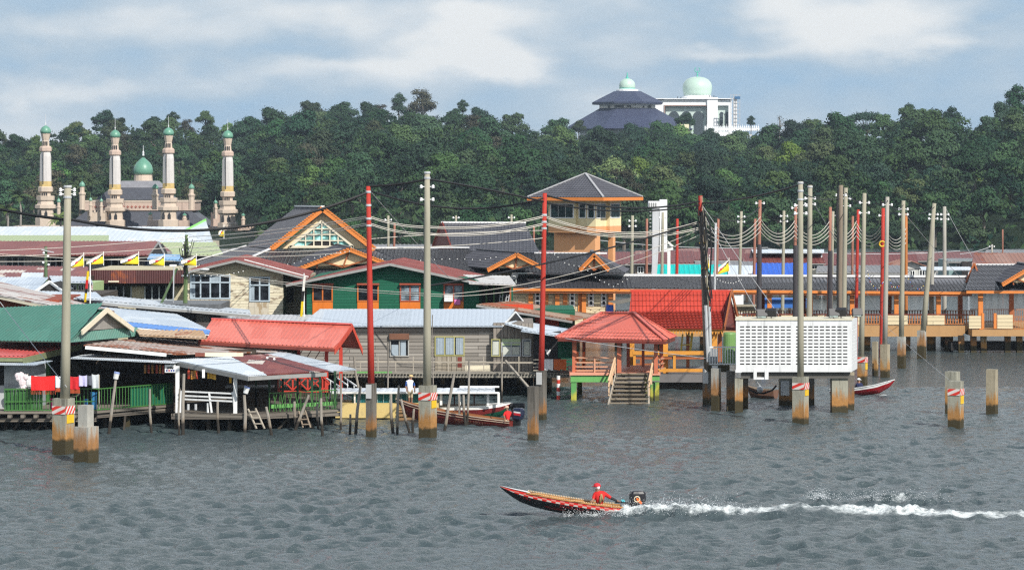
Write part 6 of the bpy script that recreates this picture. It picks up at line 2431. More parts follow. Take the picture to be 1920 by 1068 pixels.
def pavilion():
 Y = 178.0
 o = P(1150, 745, Y)
 T = Thing('pavilion', 'small open pavilion on green stilts with salmon red hip roof and steps into the water', 'pavilion', (o.x, Y, 0))
 fl, fr, br, bl = (1042, 632.5, 178.2), (1247, 638, 176), (1267, 631, 184), (1075, 627, 186.5)
 r0, r1 = (1128, 586, 182), (1188, 586.2, 180.8)
 mb = MB()
 st = dict(style='tile', pitch=.22, amp=.03, course=.55, step=.02)
 mb.roof(PT(fl, fr, r1, r0), **st)
 mb.roof(PT(fr, br, r1), **st)
 mb.roof(PT(bl, br, r1, r0), style='flat', pitch=4)
 mb.roof(PT(fl, bl, r0), style='flat', pitch=4)
 r = T.part('roof', mb, sheet('pavilion_red', [(.55, .125, .085), (.62, .155, .11)], .03, dirt=.28, rough=.45))
 mb = MB()
 for a, b in ((r0, r1), (fr, r1), (fl, r0), (br, r1)):
  mb.beam(P(*a) + Vector((0, -.02, .05)), P(*b) + Vector((0, -.02, .05)), .2, .06)
 T.part('ridge_cap', mb, sheet('pavilion_cap', [(.52, .12, .09), (.57, .14, .105)], 0, dirt=.1), r)
 mb = MB()
 rbeam(mb, (1046, 634.5, 178), (1247, 640, 175.95), 5, .08)
 rbeam(mb, (1247, 640, 175.95), (1265, 633.5, 184), 5, .08)
 T.part('eave_board', mb, DARKRED, r)
 zf = zpx(698, 178)
 po = paint('pavilion_post', (.48, .14, .07), .5, .15, 2, .2)
 for px, Yp, w in ((1077, 178.4, 8), (1161, 177.6, 8), (1230, 177, 7), (1240, 183, 7), (1095, 184.5, 6), (1178, 184, 6), (1206, 184, 5)):
  mb = MB()
  mb.pbox(px - w / 2, px + w / 2, 636, 640, Yp, .24)
  c = P(px, 698, Yp)
  hw = w / 2 / F * Yp
  mb.box(c.x - hw, c.x + hw, Yp, Yp + .24, zf, zpx(640, Yp))
  T.part('post', mb, po)
 xl, xr = P(1068, 0, 178).x, P(1238, 0, 178).x
 mb = MB()
 mb.box(xl, xr, 177.9, 185, zf - .16, zf)
 T.part('floor', mb, SALMON)
 mb = MB()
 a = P(1142, 0, 178).x
 mb.box(xl + .06, a, 178.0, 178.25, zf - .58, zf - .162)
 mb.box(P(1222, 0, 178).x, xr - .04, 178.0, 178.25, zf - .5, zf - .162)
 mb.box(xr - .3, xr - .05, 178.3, 184.5, zf - .5, zf - .162)
 T.part('green_beam', mb, GREENL)
 gp = pilemat('green_leg', (.10, .30, .09), (.45, .42, .06), (.10, .10, .03), h0=.25, h1=.95, dark=.3)
 for px, Yp, w in ((1076, 178.05, 10), (1232, 178.05, 8), (1223, 178.2, 7), (1087, 184, 9), (1212, 184, 8), (1150, 184, 8)):
  mb = MB()
  c = P(px, 740, Yp)
  hw = w / 2 / F * Yp
  mb.box(c.x - hw, c.x + hw, Yp, Yp + .3, -2, zf - .585 if Yp < 180 else zf - .17)
  T.part('leg', mb, gp)
 n = 9
 mb = MB()
 for i in range(n):
  t = i / (n - 1)
  y = 177.7 - 2.5 * t
  z = zf - .02 - (zf + .12) * t
  x0, x1 = P(1156 - 16 * t, 0, y).x, P(1214 + 1 * t, 0, y).x
  mb.box(x0, x1, y - .17, y + .17, z - .09, z)
  mb.box(x0 + .1, x1 - .1, y + .12, y + .15, z - .2, z - .094)
 s = T.part('steps', mb, planks('step_boards', (.22, .18, .13), (.34, .29, .22), .5, 3))
 for pa, pb in ((1155, 1139), (1215, 1217)):
  mb = MB()
  mb.beam((P(pa, 0, 177.8).x, 177.8, zf - .15), (P(pb, 0, 175).x, 175, -.35), .1, .28)
  T.part('stringer', mb, WOODL)
 hr = paint('rail_pale_wood', (.62, .42, .26), .6, .15, 2, .2)
 for pa, pb in ((1154, 1141), (1226, 1217)):
  mb = MB()
  top, bot = P(pa, 668, 177.7), P(pb, 714, 175.6)
  mb.beam(top, bot, .1, .07)
  mb.beam(top - Vector((0, 0, .45)), bot - Vector((0, 0, .35)), .08, .06)
  for t in (.05, .5, .95):
   p = top.lerp(bot, t)
   mb.beam(p, p - Vector((0, 0, .95)), .08, .08)
  T.part('hand_rail', mb, hr)
 rl = paint('rail_salmon', (.60, .30, .18), .55, .12, 2, .2)
 mb = MB()
 for py in (669, 678, 686, 693):
  rbeam(mb, (1081, py, 178.3), (1158, py, 178), 2.4, .06)
 mb.beam(P(1115, 698, 178.1), P(1115, 667, 178.1), .09, .06)
 T.part('railing', mb, rl)
 mb = MB()
 for py in (672, 681, 690):
  rbeam(mb, (1236, py, 178.5), (1245, py - 2, 184), 2.4, .06)
 T.part('railing', mb, rl)
 mb = MB()
 for px in (1080, 1092):
  mb.pbox(px, px + 5, 659, 676, 180, .1)
  mb.pbox(px, px + 6, 676, 679, 179.5, .6)
  mb.pbox(px, px + 1, 679, 696, 179.6, .05)
  mb.pbox(px + 4.5, px + 5.5, 679, 696, 179.6, .05)
 single('bench_chair', mb, paint('chair_orange', (.62, .14, .02), .5, .1), 'orange plastic seat standing inside the red roofed pavilion', 'chair', P(1085, 696, 180))
 mb = MB()
 mb.pbox(1090, 1125, 676, 679, 181, .5)
 mb.pbox(1090, 1125, 686, 689, 181.2, .1)
 for px in (1091, 1122):
  mb.pbox(px, px + 1.5, 679, 698, 181.1, .08)
 single('bench', mb, paint('bench_yellow', (.66, .46, .16), .6, .15), 'long pale wooden bench behind the pavilion railing', 'bench', P(1107, 696, 181.2))
pavilion()
def red_shelter():
 Y = 190.0
 o = P(1280, 715, Y)
 T = Thing('tiled_shelter', 'red tiled boat shelter with two step roof and scalloped ochre trim', 'shelter', (o.x, Y, 0))
 rt = tiles('tile_red_glazed', (.43, .055, .035), .2, .25)
 mb = MB()
 st = dict(style='tile', pitch=.24, amp=.055, course=.42, step=.035)
 mb.roof(PT((1180, 584, 191.6), (1362, 584, 191.6), (1368, 548, 192.5), (1184, 547, 192.5)), **st)
 r = T.part('upper_roof', mb, rt)
 mb = MB()
 mb.roof(PT((1170, 613, 187.5), (1354, 615, 187.5), (1363, 583.5, 191.6), (1178, 583.5, 191.6)), **st)
 T.part('lower_roof', mb, rt)
 mb = MB()
 mb.roof(PT((1385, 618, 195), (1200, 616, 197), (1184, 547, 192.65), (1368, 548, 192.65)), style='flat', pitch=5)
 T.part('rear_slope', mb, rt)
 mb = MB()
 mb.beam(P(1182, 545, 192.6), P(1370, 545.5, 192.6), .3, .16)
 T.part('ridge_cap', mb, REDP)
 mb = MB()
 solid(mb, PT((1357, 612, 188.5), (1379, 614, 195), (1368, 552, 192.5)), 0)
 mb = MB()
 mb.prism(PT((1357, 612, 188.5), (1379, 614, 195), (1368, 552, 192.5)), (-.12, 0, 0))
 T.part('gable_wall', mb, DARKRED)
 mb = MB()
 for e in ((1355, 616, 187.5), (1385, 618, 195)):
  mb.beam(P(*e) + Vector((.12, 0, 0)), P(1368.5, 547, 192.6) + Vector((.12, 0, .05)), .08, .3)
 T.part('barge_board', mb, ORANGED)
 mb = MB()
 for k in range(30):
  px = 1180 + k * 5.9
  a, b = P(px, 616, 187.7), P(px + 5.4, 616, 187.7)
  zt = zpx(615, 187.7)
  mb.prism([(a.x, 187.7, zt), (b.x, 187.7, zt), (b.x, 187.7, zt - .18), ((a.x + b.x) / 2, 187.7, zt - .42), (a.x, 187.7, zt - .18)], (0, .05, 0))
 T.part('scalloped_trim', mb, OCHRE)
 zd = zpx(700, 187.5)
 for px, Yp, w in ((1248, 188, 9), (1340, 188, 10), (1185, 188, 9), (1350, 194, 7), (1290, 194, 6), (1230, 194, 6)):
  mb = MB()
  c = P(px, 700, Yp)
  hw = w / 2 / F * Yp
  mb.box(c.x - hw, c.x + hw, Yp, Yp + .3, zd, zpx(618, Yp))
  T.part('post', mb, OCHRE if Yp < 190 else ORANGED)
 x0, x1 = P(1172, 0, 187.5).x, P(1345, 0, 187.5).x
 mb = MB()
 mb.box(x0, x1, 187.4, 195.5, zd - .55, zd - .02)
 T.part('slab', mb, paint('slab_grey', (.16, .15, .15), .7, .2))
 mb = MB()
 mb.box(x0, x1, 188, 188.3, zd - 1.05, zd - .6)
 T.part('dark_beam', mb, WOODD)
 stilts(T, [(P(px, 0, 188).x, 188.6) for px in (1190, 1245, 1280, 1300, 1325)] + [(P(px, 0, 188).x, 194) for px in (1200, 1250, 1300, 1335)], zd - .6, .13, mat=PILE_DARK, seed=4)
 mb = MB()
 mb.pbox(1186, 1322, 658, 665, 187.3, .3)
 mb.pbox(1186, 1322, 691, 697, 187.35, .2)
 for px in (1187, 1262):
  mb.pbox(px, px + 5, 665.2, 690.8, 187.35, .2)
 T.part('ochre_rail', mb, OCHRE)
 mb = MB()
 mb.pbox(1186, 1322, 668, 673, 187.45, .12)
 for px in (1186, 1200, 1226):
  mb.pbox(px, px + 3.5, 673.2, 690.8, 187.45, .1)
 mb.pbox(1186, 1245, 681, 684, 187.4, .04)
 T.part('brown_rail', mb, ORANGED)
 mb = MB()
 a, b, c = P(1236, 690, 187.9), P(1246, 690, 187.9), P(1256, 690, 187.9)
 mb.pbox(1237, 1243, 673, 690, 188.1, .06)
 mb.pbox(1243, 1247, 673, 690, 188.05, .06, 1)
 mb.pbox(1247, 1256, 673, 690, 188.1, .06, 2)
 single('striped_cloth', mb, [YEL, paint('purple_cloth', (.30, .10, .42), .8, .1), WHITEP], 'yellow purple and white cloth hung inside the ochre railing', 'cloth', P(1246, 690, 188.1))
 mb = MB()
 ly = paint('yellow_frame', (.66, .55, .08), .5, .12)
 mb.beam(P(1294, 660, 192), P(1298, 624, 192), .14, .1)
 mb.beam(P(1276, 647, 192), P(1298, 645, 192), .08, .08)
 mb.beam(P(1296, 632, 192), P(1286, 624, 192), .08, .08)
 mb.beam(P(1277, 658, 192), P(1280, 626, 192), .1, .1)
 single('yellow_frame', mb, ly, 'yellow painted frame standing beyond the ochre railing', 'frame', P(1294, 660, 192))
red_shelter()
def lattice_box():
 Y = 168.5
 o = P(1490, 770, Y)
 T = Thing('lattice_building', 'white concrete service building with rows of slot openings on rusty piles', 'building', (o.x, Y, 0))
 DP = 3.0
 zt, zb = zpx(600, Y), zpx(697, Y)
 X0, X1 = P(1380, 0, Y).x, P(1597, 0, Y).x
 wm = paint('lattice_white', (.66, .67, .67), .5, .12, 1.0, .5)
 k = Y / F
 def lattice(o3, ax, cols, rows, width, m):
  nrm = Vector((ax.y, -ax.x, 0))
  pitch_z = (zt - .22 - (zb + .42)) / rows
  slot_h = pitch_z * .36
  z = zt
  def pc(u0, u1, z0, z1):
   a, b = o3 + ax * u0, o3 + ax * u1
   mb.prism([(a.x, a.y, z0), (b.x, b.y, z0), (b.x, b.y, z1), (a.x, a.y, z1)], -nrm * .14)
  pc(0, width, zt - .22, zt)
  pc(0, width, zb, zb + .42)
  for r in range(rows):
   z1 = zt - .22 - r * pitch_z
   pc(0, width, z1 - (pitch_z - slot_h), z1)
   z0 = z1 - pitch_z
   prev = 0
   for (a, b) in cols:
    pc(prev, a, z0, z0 + slot_h)
    prev = b
   pc(prev, width, z0, z0 + slot_h)
 mb = MB()
 cols = []
 for px in [1387.5 + 10.9 * i for i in range(9)] + [1492.5] + [1504.5 + 10.9 * i for i in range(8)]:
  cols.append(((px - 1380) * k, (px + 8 - 1380) * k))
 lattice(Vector((X0, Y, 0)), Vector((1, 0, 0)), cols, 12, X1 - X0, 0)
 T.part('slotted_wall', mb, wm)
 ax = Vector((P(1608, 0, Y + DP).x - X1, DP, 0))
 L_ = ax.length
 ax.normalize()
 mb = MB()
 cols = [(.4 + i * .5, .4 + i * .5 + .34) for i in range(5)]
 XB = P(1382, 0, Y + DP).x
 lattice(Vector((X1 + .002, Y + .145, 0)), ax, cols, 12, L_, 0)
 T.part('slotted_side', mb, wm)
 mb = MB()
 mb.prism([(X0, Y + .145, zb), (X0 + .14, Y + .145, zb), (XB + .14, Y + DP, zb), (XB, Y + DP, zb)], (0, 0, zt - zb - .001))
 T.part('end_wall', mb, wm)
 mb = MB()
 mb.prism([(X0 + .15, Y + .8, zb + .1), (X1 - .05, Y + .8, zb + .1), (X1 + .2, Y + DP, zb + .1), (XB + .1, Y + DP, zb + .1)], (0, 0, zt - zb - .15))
 T.part('core', mb, paint('dark_behind_slots', (.06, .06, .06), .8, .2))  # dark inner box added to stand in for the unlit inside behind the slots
 mb = MB()
 mb.prism([(X0 - .05, Y - .06, zt + .002), (X1 + .05, Y - .06, zt + .002), (X1 + .3, Y + DP, zt + .002), (XB - .05, Y + DP, zt + .002)], (0, 0, .07))
 T.part('roof_slab', mb, paint('roof_slab_cream', (.62, .58, .44), .6, .15, 1, .3))
 mb = MB()
 mb.prism([(X0 + .3, Y + .25, zb - .38), (X1 - .05, Y + .25, zb - .38), (X1 + .2, Y + DP, zb - .38), (XB + .3, Y + DP, zb - .38)], (0, 0, .375))
 T.part('floor_slab', mb, paint('slab_dark', (.10, .095, .085), .8, .35, 1, .3))  # dark mottled floor slab under the building
 for px0, px1, py in ((1379, 1391, 698), (1413, 1419, 711), (1434, 1441, 711)):
  mb = MB()
  mb.pbox(px0, px1, 693, py, Y - .02, .25)
  T.part('white_drop', mb, wm)
 mb = MB()
 mb.pbox(1419.3, 1433.7, 707, 711, Y + .03, .2)
 T.part('drop_sill', mb, wm)
 for px0, px1, Yp, mt in ((1378, 1393, 168.8, PILE), (1393, 1403, 171, PILE_DARK), (1363, 1378, 170.5, PILE_DARK), (1560, 1590, 168.9, PILE), (1588, 1602, 171, PILE_DARK), (1462, 1486, 174.2, PILE), (1515, 1527, 174.5, PILE_DARK), (1590, 1602, 174, PILE_TAN), (1345, 1352, 178, PILE_TAN)):
  c = P(px0, 0, Yp).x, P(px1, 0, Yp).x
  mb = MB()
  mb.box(c[0], c[1], Yp, Yp + (c[1] - c[0]), -2, zb - .38 if px0 > 1364 and px0 != 1345 else zb - .1)
  T.part('pile', mb, mt)
 mb = MB()
 mb.pbox(1464, 1480, 714, 741, 174.1, .08)
 T.part('white_panel', mb, WHITEP)
 mb = MB()
 mb.tube([P(1405, 730, 172), P(1418, 736, 172), P(1432, 737, 172), P(1448, 731, 172), P(1456, 722, 172)], .06, 6)
 T.part('hose', mb, BLACKC)
 o = P(1350, 690, 172)
 T2 = Thing('service_platform', 'narrow concrete platform with white rail between bundle pole and white lattice box', 'platform', (o.x, 171.5, zpx(697, 171.5)))
 mb = MB()
 mb.pbox(1327, 1368, 684, 697, 171.5, 3)
 T2.part('beam', mb, PILE_TAN)
 mb = MB()
 rbeam(mb, (1330, 649, 171.8), (1380, 649, 171.8), 2.4, .06)
 rbeam(mb, (1330, 681, 171.8), (1380, 681, 171.8), 2.4, .06)
 for i in range(11):
  mb.beam(P(1331 + i * 4.8, 682, 171.8), P(1331 + i * 4.8, 650, 171.8), .045, .045)
 T2.part('white_rail', mb, WHITEP)
 for px in (1335,):
  mb = MB()
  mb.pbox(px, px + 11, 685, 706, 171.3, .12)
  T2.part('grey_plate', mb, GREYBOX)
 mb = MB()
 mb.pbox(1330, 1346, 653, 681, 174, .1)
 T2.part('grey_panel', mb, paint('panel_grey', (.30, .31, .32), .6, .1))
 c = P(1369, 684, 173.5)
 mb = MB()
 r = 12 / F * 173.5
 h = zpx(623, 173.5) - zpx(684, 173.5)
 mb.lathe((c.x, 173.9, c.z), [(r, 0), (r, h * .94), (r * .93, h * .985), (r * .7, h)], 20)
 mb.lathe((c.x, 173.9, c.z + h * .3), [(r * 1.02, 0), (r * 1.02, .06)], 20)
 single('water_tank', mb, paint('tank_green', (.16, .30, .09), .5, .12, 2, .2), 'pale green upright tank beside the white lattice box', 'tank', c)
 for i, (px, py, fl) in enumerate(((1428, 590, 1), (1446, 588, -1), (1563, 589, 1), (1577, 587, -1), (1607, 588, 1))):
  Yp = 169.5 if i < 4 else 172
  lab = ['grey floodlight facing the river, first on the white roof slab', 'black floodlight turned away beside the first one on the white roof slab', 'greenish floodlight facing the river at the far half of the roof slab', 'black floodlight turned away at the far half of the roof slab', 'black floodlight on the corner of the white roof slab'][i]
  c = P(px, 600, Yp)
  FT = Thing('floodlight', lab, 'lamp', c, 'floodlights on the white roof')
  mb = MB()
  z0, z1 = zpx(602, Yp), zpx(py, Yp)
  mb.box(c.x - .03, c.x + .03, Yp, Yp + .06, z0, z1)
  mb.box(c.x - .3, c.x + .3, Yp, Yp + .05, z1 - .03, z1 + .03)
  FT.part('bracket', mb, BLACKC)
  mb = MB()
  mb.rbox((c.x, Yp - .05, z1 + .08), .58, .3, .42, .2 * fl, 0, R(-25) * fl)
  hd = FT.part('housing', mb, paint('flood_black', (.025, .025, .028), .5, .1))
  if fl > 0:
   mb = MB()
   mb.rbox((c.x - .03, Yp - .22, z1 + .0), .5, .02, .34, .2 * fl, 0, R(-25))
   FT.part('lens', mb, glassmat('flood_glass', (.12, .16, .15), .1), hd)
lattice_box()
# ================================================================ community hall, walkway, tower
def gable_porch(T, ax, ay, lx, ly, rx, ry, Y, parent, truss=True, wall=None, back=(-2.2, 9), inset=.5):
 A, L_, R_ = P(ax, ay, Y), P(lx, ly, Y), P(rx, ry, Y)
 mb = MB()
 n = 16
 for e in (L_, R_):
  mb.beam(e, A, .12, .3)
  for k in range(n):
   p = e.lerp(A, (k + .25) / n)
   mb.beam(p + Vector((0, -.09, .1)), p + Vector((0, -.09, .2)), .14, .05)
 T.part('barge_board', mb, ORANGE, parent)
 m = (L_ + R_) / 2
 mb = MB()
 q = .86
 mb.prism([A.lerp(m, .12) + (v - A.lerp(m, .12)) * q + Vector((0, inset, 0)) for v in (L_, R_, A)], (0, .2, 0))
 T.part('gable_wall', mb, HALLC, parent)
 if truss:
  mb = MB()
  yb = Vector((0, inset - .08, 0))
  b = m + (A - m) * .06
  for u, v in ((m, A.lerp(m, .2)), (m, L_.lerp(A, .42)), (m, R_.lerp(A, .42)), (L_.lerp(m, .42), L_.lerp(A, .36)), (R_.lerp(m, .42), R_.lerp(A, .36))):
   mb.beam(u + yb, v + yb, .14, .1)
  T.part('truss', mb, ORANGED, parent)
 bk = Vector((back[0], back[1], 0))
 mb = MB()
 up = Vector((0, 0, .17))
 mb.roof([L_ + up, L_ + bk + up, A + bk + up, A + up], style='tile', pitch=.3, amp=.04, course=.36)
 mb.roof([R_ + up, R_ + bk + up, A + bk + up, A + up], style='tile', pitch=.3, amp=.04, course=.36)
 T.part('gable_roof', mb, TILEF, parent)
 mb = MB()
 mb.beam(A + up + Vector((0, 0, .06)), A + bk + up + Vector((0, 0, .06)), .25, .08)
 T.part('ridge_cap', mb, TILEF, parent)
def hall():
 o = P(850, 590, 238)
 T = Thing('community_hall', 'large hall with dark tiled roofs, orange edged gables and a triangular teal window', 'hall', (o.x, 240, 0))
 tl = dict(style='tile', pitch=.3, amp=.05, course=.38, step=.035)
 A, L_, R_ = P(605, 391.5, 240), P(508, 468, 240), P(703, 468, 240)
 bk = P(555, 390.5, 253) - A
 mb = MB()
 up = Vector((0, 0, .1))
 mb.roof([L_ + up, L_ + bk + up, A + bk + up, A + up], style='rib', pitch=.36, amp=.035, thick=.12)
 mb.roof([R_ + up, R_ + bk + up, A + bk + up, A + up], style='rib', pitch=.36, amp=.035, thick=.12)
 g = T.part('main_roof', mb, TILEF)
 mb = MB()
 mb.beam(A + bk + Vector((0, 0, .2)), A + Vector((0, 0, .2)), .3, .12)
 T.part('ridge_cap', mb, RIDGEW, g)
 mb = MB()
 for e in (L_, R_):
  mb.beam(e, A, .16, .42)
  for k in range(26):
   p = e.lerp(A, (k + .2) / 26)
   mb.beam(p + Vector((0, -.11, .16)), p + Vector((0, -.11, .28)), .16, .06)
 T.part('barge_board', mb, ORANGE, g)
 mb = MB()
 mb.prism(PT((524, 466, 240.7), (690, 466, 240.7), (605, 400, 240.7)), (0, .25, 0))
 w = T.part('gable_wall', mb, HALLC)
 mb = MB()
 a, b, c = P(543, 462.5, 240.55), P(663, 462.5, 240.55), P(603.5, 414, 240.55)
 for u, v in ((a, b), (b, c), (c, a)):
  mb.beam(u, v, .22, .2)
 for px in (573, 588.5, 603.5, 618.5, 634):
  t = abs(px - 603.5) / 60
  mb.beam(P(px, 462, 240.55), P(px, 414 + 48 * t + 3, 240.55), .1, .09)
 for py in (429, 439.5, 451):
  hw = 60 * (py - 414) / 48.5
  mb.beam(P(603.5 - hw + 3, py, 240.55), P(603.5 + hw - 3, py, 240.55), .1, .09)
 wf = T.part('window', mb, CREAMP, label='large triangular window with white bars')
 mb = MB()
 mb.prism([a + Vector((.2, .1, .05)), b + Vector((-.2, .1, .05)), c + Vector((0, .1, -.2))], (0, .02, 0))
 T.part('pane', mb, TEALG, wf)
 mb = MB()
 mb.prism(PT((575, 461, 240.6), (632, 461, 240.6), (618, 452, 240.6), (603, 450, 240.6), (588, 452, 240.6)), (0, .03, 0))
 T.part('dark_pane', mb, BLACKI, wf)
 mb = MB()
 mb.roof(PT((340, 500, 252), (462, 489, 236), (508, 468.5, 240.2), (462, 463, 252)), style='rib', pitch=.36, amp=.035)
 T.part('side_skirt_roof', mb, TILEF)
 mb = MB()
 mb.roof(PT((455, 496, 233.5), (780, 500, 233.5), (705, 468.5, 240), (508, 468.5, 240)), **tl)
 mb.roof(PT((760, 507, 231.5), (940, 507, 231.5), (880, 466.5, 242), (703, 466.5, 242)), **tl)
 T.part('front_roof', mb, TILE)
 mb = MB()
 for u, v in (((462, 488, 236), (508, 467.5, 240.2)), ((703, 466, 242), (880, 466, 242)), ((340, 499, 252), (462, 462, 252))):
  mb.beam(P(*u) + Vector((0, 0, .1)), P(*v) + Vector((0, 0, .1)), .22, .1)
 T.part('hip_cap', mb, RIDGEW)
 mb = MB()
 mb.roof(PT((849, 474, 241.5), (1012, 474, 241.5), (984, 418.5, 246.5), (829, 417.5, 246.5)), **tl)
 s = T.part('steep_roof', mb, TILE)
 mb = MB()
 mb.prism(PT((812, 463, 247), (848, 474, 241.8), (829, 420, 246.4)), (.2, .1, 0))
 T.part('end_wall', mb, DARKRED, s)
 mb = MB()
 mb.beam(P(812, 464, 247), P(829, 418, 246.5), .12, .3)
 mb.beam(P(849, 475, 241.5), P(829, 418, 246.5), .12, .3)
 T.part('barge_board', mb, DARKRED, s)
 mb = MB()
 mb.beam(P(827, 416.5, 246.5), P(986, 417.5, 246.5), .3, .14)
 T.part('ridge_cap', mb, RIDGEW, s)
 mb = MB()
 mb.roof(PT((800, 510, 231), (1012, 510, 231), (1010, 473.5, 241.7), (845, 473.5, 241.7)), **tl)
 mb.roof(PT((1000, 512, 231), (1172, 512, 231), (1112, 475, 241), (1003, 475, 241)), **tl)
 mb.roof(PT((1172, 512, 231), (1180, 505, 244), (1120, 475.5, 241.5), (1112, 475.5, 241)), **tl)
 T.part('low_roof', mb, TILE)
 mb = MB()
 mb.beam(P(1002, 474, 241), P(1138, 474.5, 241), .25, .12)
 T.part('ridge_cap', mb, RIDGEW)
 gable_porch(T, 655, 468, 558, 505.5, 728, 496, 228, None, back=(-1.6, 10))
 gable_porch(T, 969, 478, 914, 507, 1018, 503, 228.5, None, back=(-3.2, 10))
 gable_porch(T, 1114, 479, 1087, 507, 1142, 507, 229.5, None, back=(0, 8))
 mb = MB()
 mb.pbox(480, 960, 500, 640, 236, 8)
 T.part('wall', mb, HALLC)
 mb = MB()
 mb.roof(PT((560, 519, 226.5), (730, 519, 226.5), (716, 503, 229.6), (572, 503, 229.6)), **tl)
 T.part('porch_skirt', mb, TILE)
 mb = MB()
 mb.pbox(560, 730, 519.5, 526, 226.6, .15)
 T.part('porch_eave', mb, ORANGE)
hall()
def walkway():
 Y = 230.0
 o = P(1500, 640, Y)
 T = Thing('covered_walkway', 'long covered walkway with dark tiled roof on orange posts over the water', 'walkway', (o.x, Y, 0))
 tl = dict(style='tile', pitch=.3, amp=.05, course=.38, step=.035)
 mb = MB()
 mb.roof(PT((955, 538, 228.5), (1826, 545, 228.5), (1812, 519, 233), (960, 515.5, 233)), **tl)
 mb.roof(PT((1826, 541, 238), (955, 534, 238), (960, 515.6, 233.1), (1812, 519.1, 233.1)), style='flat')
 r = T.part('roof', mb, TILE)
 mb = MB()
 mb.beam(P(958, 514.5, 233), P(1812, 518, 233), .3, .16)
 T.part('ridge_cap', mb, RIDGEW, r)
 mb = MB()
 rbeam(mb, (955, 540, 228.4), (1822, 547, 228.4), 5, .1)
 T.part('eave_board', mb, ORANGE, r)
 mb = MB()
 rbeam(mb, (955, 545.5, 228.9), (1822, 552, 228.9), 3, .1)
 T.part('eave_beam', mb, ORANGED, r)
 zd = zpx(610, 229)
 for px in (995, 1045, 1095, 1145, 1200, 1280, 1362, 1443, 1520, 1598, 1681, 1760):
  mb = MB()
  a = P(px, 0, 229.2).x
  mb.box(a - .17, a + .17, 229.2, 229.54, zd - .02, zpx(551, 229.2))
  T.part('post', mb, ORANGE)
  mb = MB()
  a = P(px - 13, 0, 236.5).x
  mb.box(a - .17, a + .17, 236.5, 236.84, zd - .02, zpx(545, 236.5))
  T.part('post', mb, ORANGED)  # back row in darker orange, its shade put into the paint
 x0, x1 = P(955, 0, 229).x, P(1818, 0, 229).x
 mb = MB()
 mb.prism([(x0, 228.8, zd), (x1, 228.8, zd), (x1 - .6, 228.8, zd - .85), (x0, 228.8, zd - .85)], (0, 8.6, 0))
 T.part('deck', mb, SLABB)
 for px in (1625, 1700, 1780, 1560, 1480, 1400, 1320, 1240, 1160, 1080):
  for Yp in (230, 236):
   mb = MB()
   a = P(px, 0, Yp).x
   mb.box(a - .3, a + .3, Yp, Yp + .6, -2, zd - .86)
   T.part('pile', mb, PILE_DARK)
 lat = paint('rail_brown', (.42, .15, .04), .6, .15, 2, .2)
 for yy in (228.95, 237.0):
  for i in range(12):
   a, b = 975 + i * 71.5, 1041 + i * 71.5
   pa, pb = P(a, 0, yy), P(b, 0, yy)
   mb = MB()
   for z in (zd + .12, zd + .82):
    mb.beam((pa.x, yy, z), (pb.x, yy, z), .05, .06)
   n = 13
   for k in range(n + 1):
    x = pa.x + (pb.x - pa.x) * k / n
    mb.beam((x, yy, zd + .14), (x, yy, zd + .79), .08, .05)
   for k in range(0, n, 3):
    x = pa.x + (pb.x - pa.x) * k / n
    mb.beam((x, yy, zd + .45), (x + (pb.x - pa.x) / n, yy, zd + .45), .045, .05)
   T.part('rail_lattice', mb, lat)
 mb = MB()
 rbeam(mb, (960, 587.5, 228.9), (1815, 588.5, 228.9), 1.6, .08)
 T.part('hand_rail', mb, DARKRED)
 for a, b in ((1000, 1035), (1063, 1093), (1140, 1166), (1378, 1390), (1465, 1500), (1525, 1545), (1582, 1615), (1664, 1702), (1739, 1771)):
  mb = MB()
  mb.pbox(a, b, 591, 608.5, 228.75, .16)
  T.part('cream_panel', mb, CLAP)
 mb = MB()
 mb.pbox(955, 1150, 540, 606, 229.6, 1)
 fr = T.part('hall_front', mb, CLAP)
 for px in (1008, 1073, 1108, 1132):
  pwin(T, px - 4, px + 4, 546, 572, 229.6, 1, 3, WHITEP, GLASS, .12, parent=None)
 for px in (990, 1024, 1060, 1088):
  mb = MB()
  mb.pbox(px - 4, px + 4, 540, 606, 229.5, .09)
  T.part('pilaster', mb, HALLC if px % 4 else ORANGE)
 o = P(1880, 640, 228)
 T = Thing('landing_pavilion', 'square landing pavilion with steep dark tiled roof at the end of the covered walkway', 'pavilion', (o.x, 228, 0))
 mb = MB()
 mb.roof(PT((1810, 543, 227), (1975, 543, 227), (1958, 497, 234), (1826, 496, 234)), **tl)
 mb.roof(PT((1958, 497.1, 234), (1826, 496.1, 234), (1810, 535, 241), (1975, 535, 241)), style='flat')
 T.part('roof', mb, TILE)
 mb = MB()
 mb.prism(PT((1817, 530, 231.5), (1838, 527, 230.5), (1827, 499, 233.5)), (.3, .3, 0))
 T.part('end_wall', mb, ORANGED)
 mb = MB()
 mb.beam(P(1812, 531, 231.3), P(1827, 496, 233.6), .14, .3)
 mb.beam(P(1839, 531, 230.3), P(1827, 496, 233.6), .14, .3)
 T.part('barge_board', mb, ORANGED)
 mb = MB()
 mb.beam(P(1825, 495.5, 234), P(1960, 496, 234), .25, .12)
 T.part('ridge_cap', mb, RIDGEW)
 gable_porch(T, 1934, 501, 1879, 534, 1990, 534, 226.2, None, back=(0, 6))
 mb = MB()
 rbeam(mb, (1812, 545, 226.9), (1975, 545, 226.9), 5, .1)
 T.part('eave_board', mb, ORANGE)
 zd = zpx(617, 227.5)
 for px, Yp in ((1839, 227.5), (1897, 239), (1801, 239), (1960, 227.5), (1950, 239)):
  mb = MB()
  a = P(px, 0, Yp).x
  mb.box(a - .18, a + .18, Yp, Yp + .36, zd, zpx(549, Yp))
  T.part('post', mb, ORANGE if Yp < 230 else ORANGED)  # rear posts get the shaded orange
 x0, x1 = P(1822, 0, 227).x, P(1985, 0, 227).x
 mb = MB()
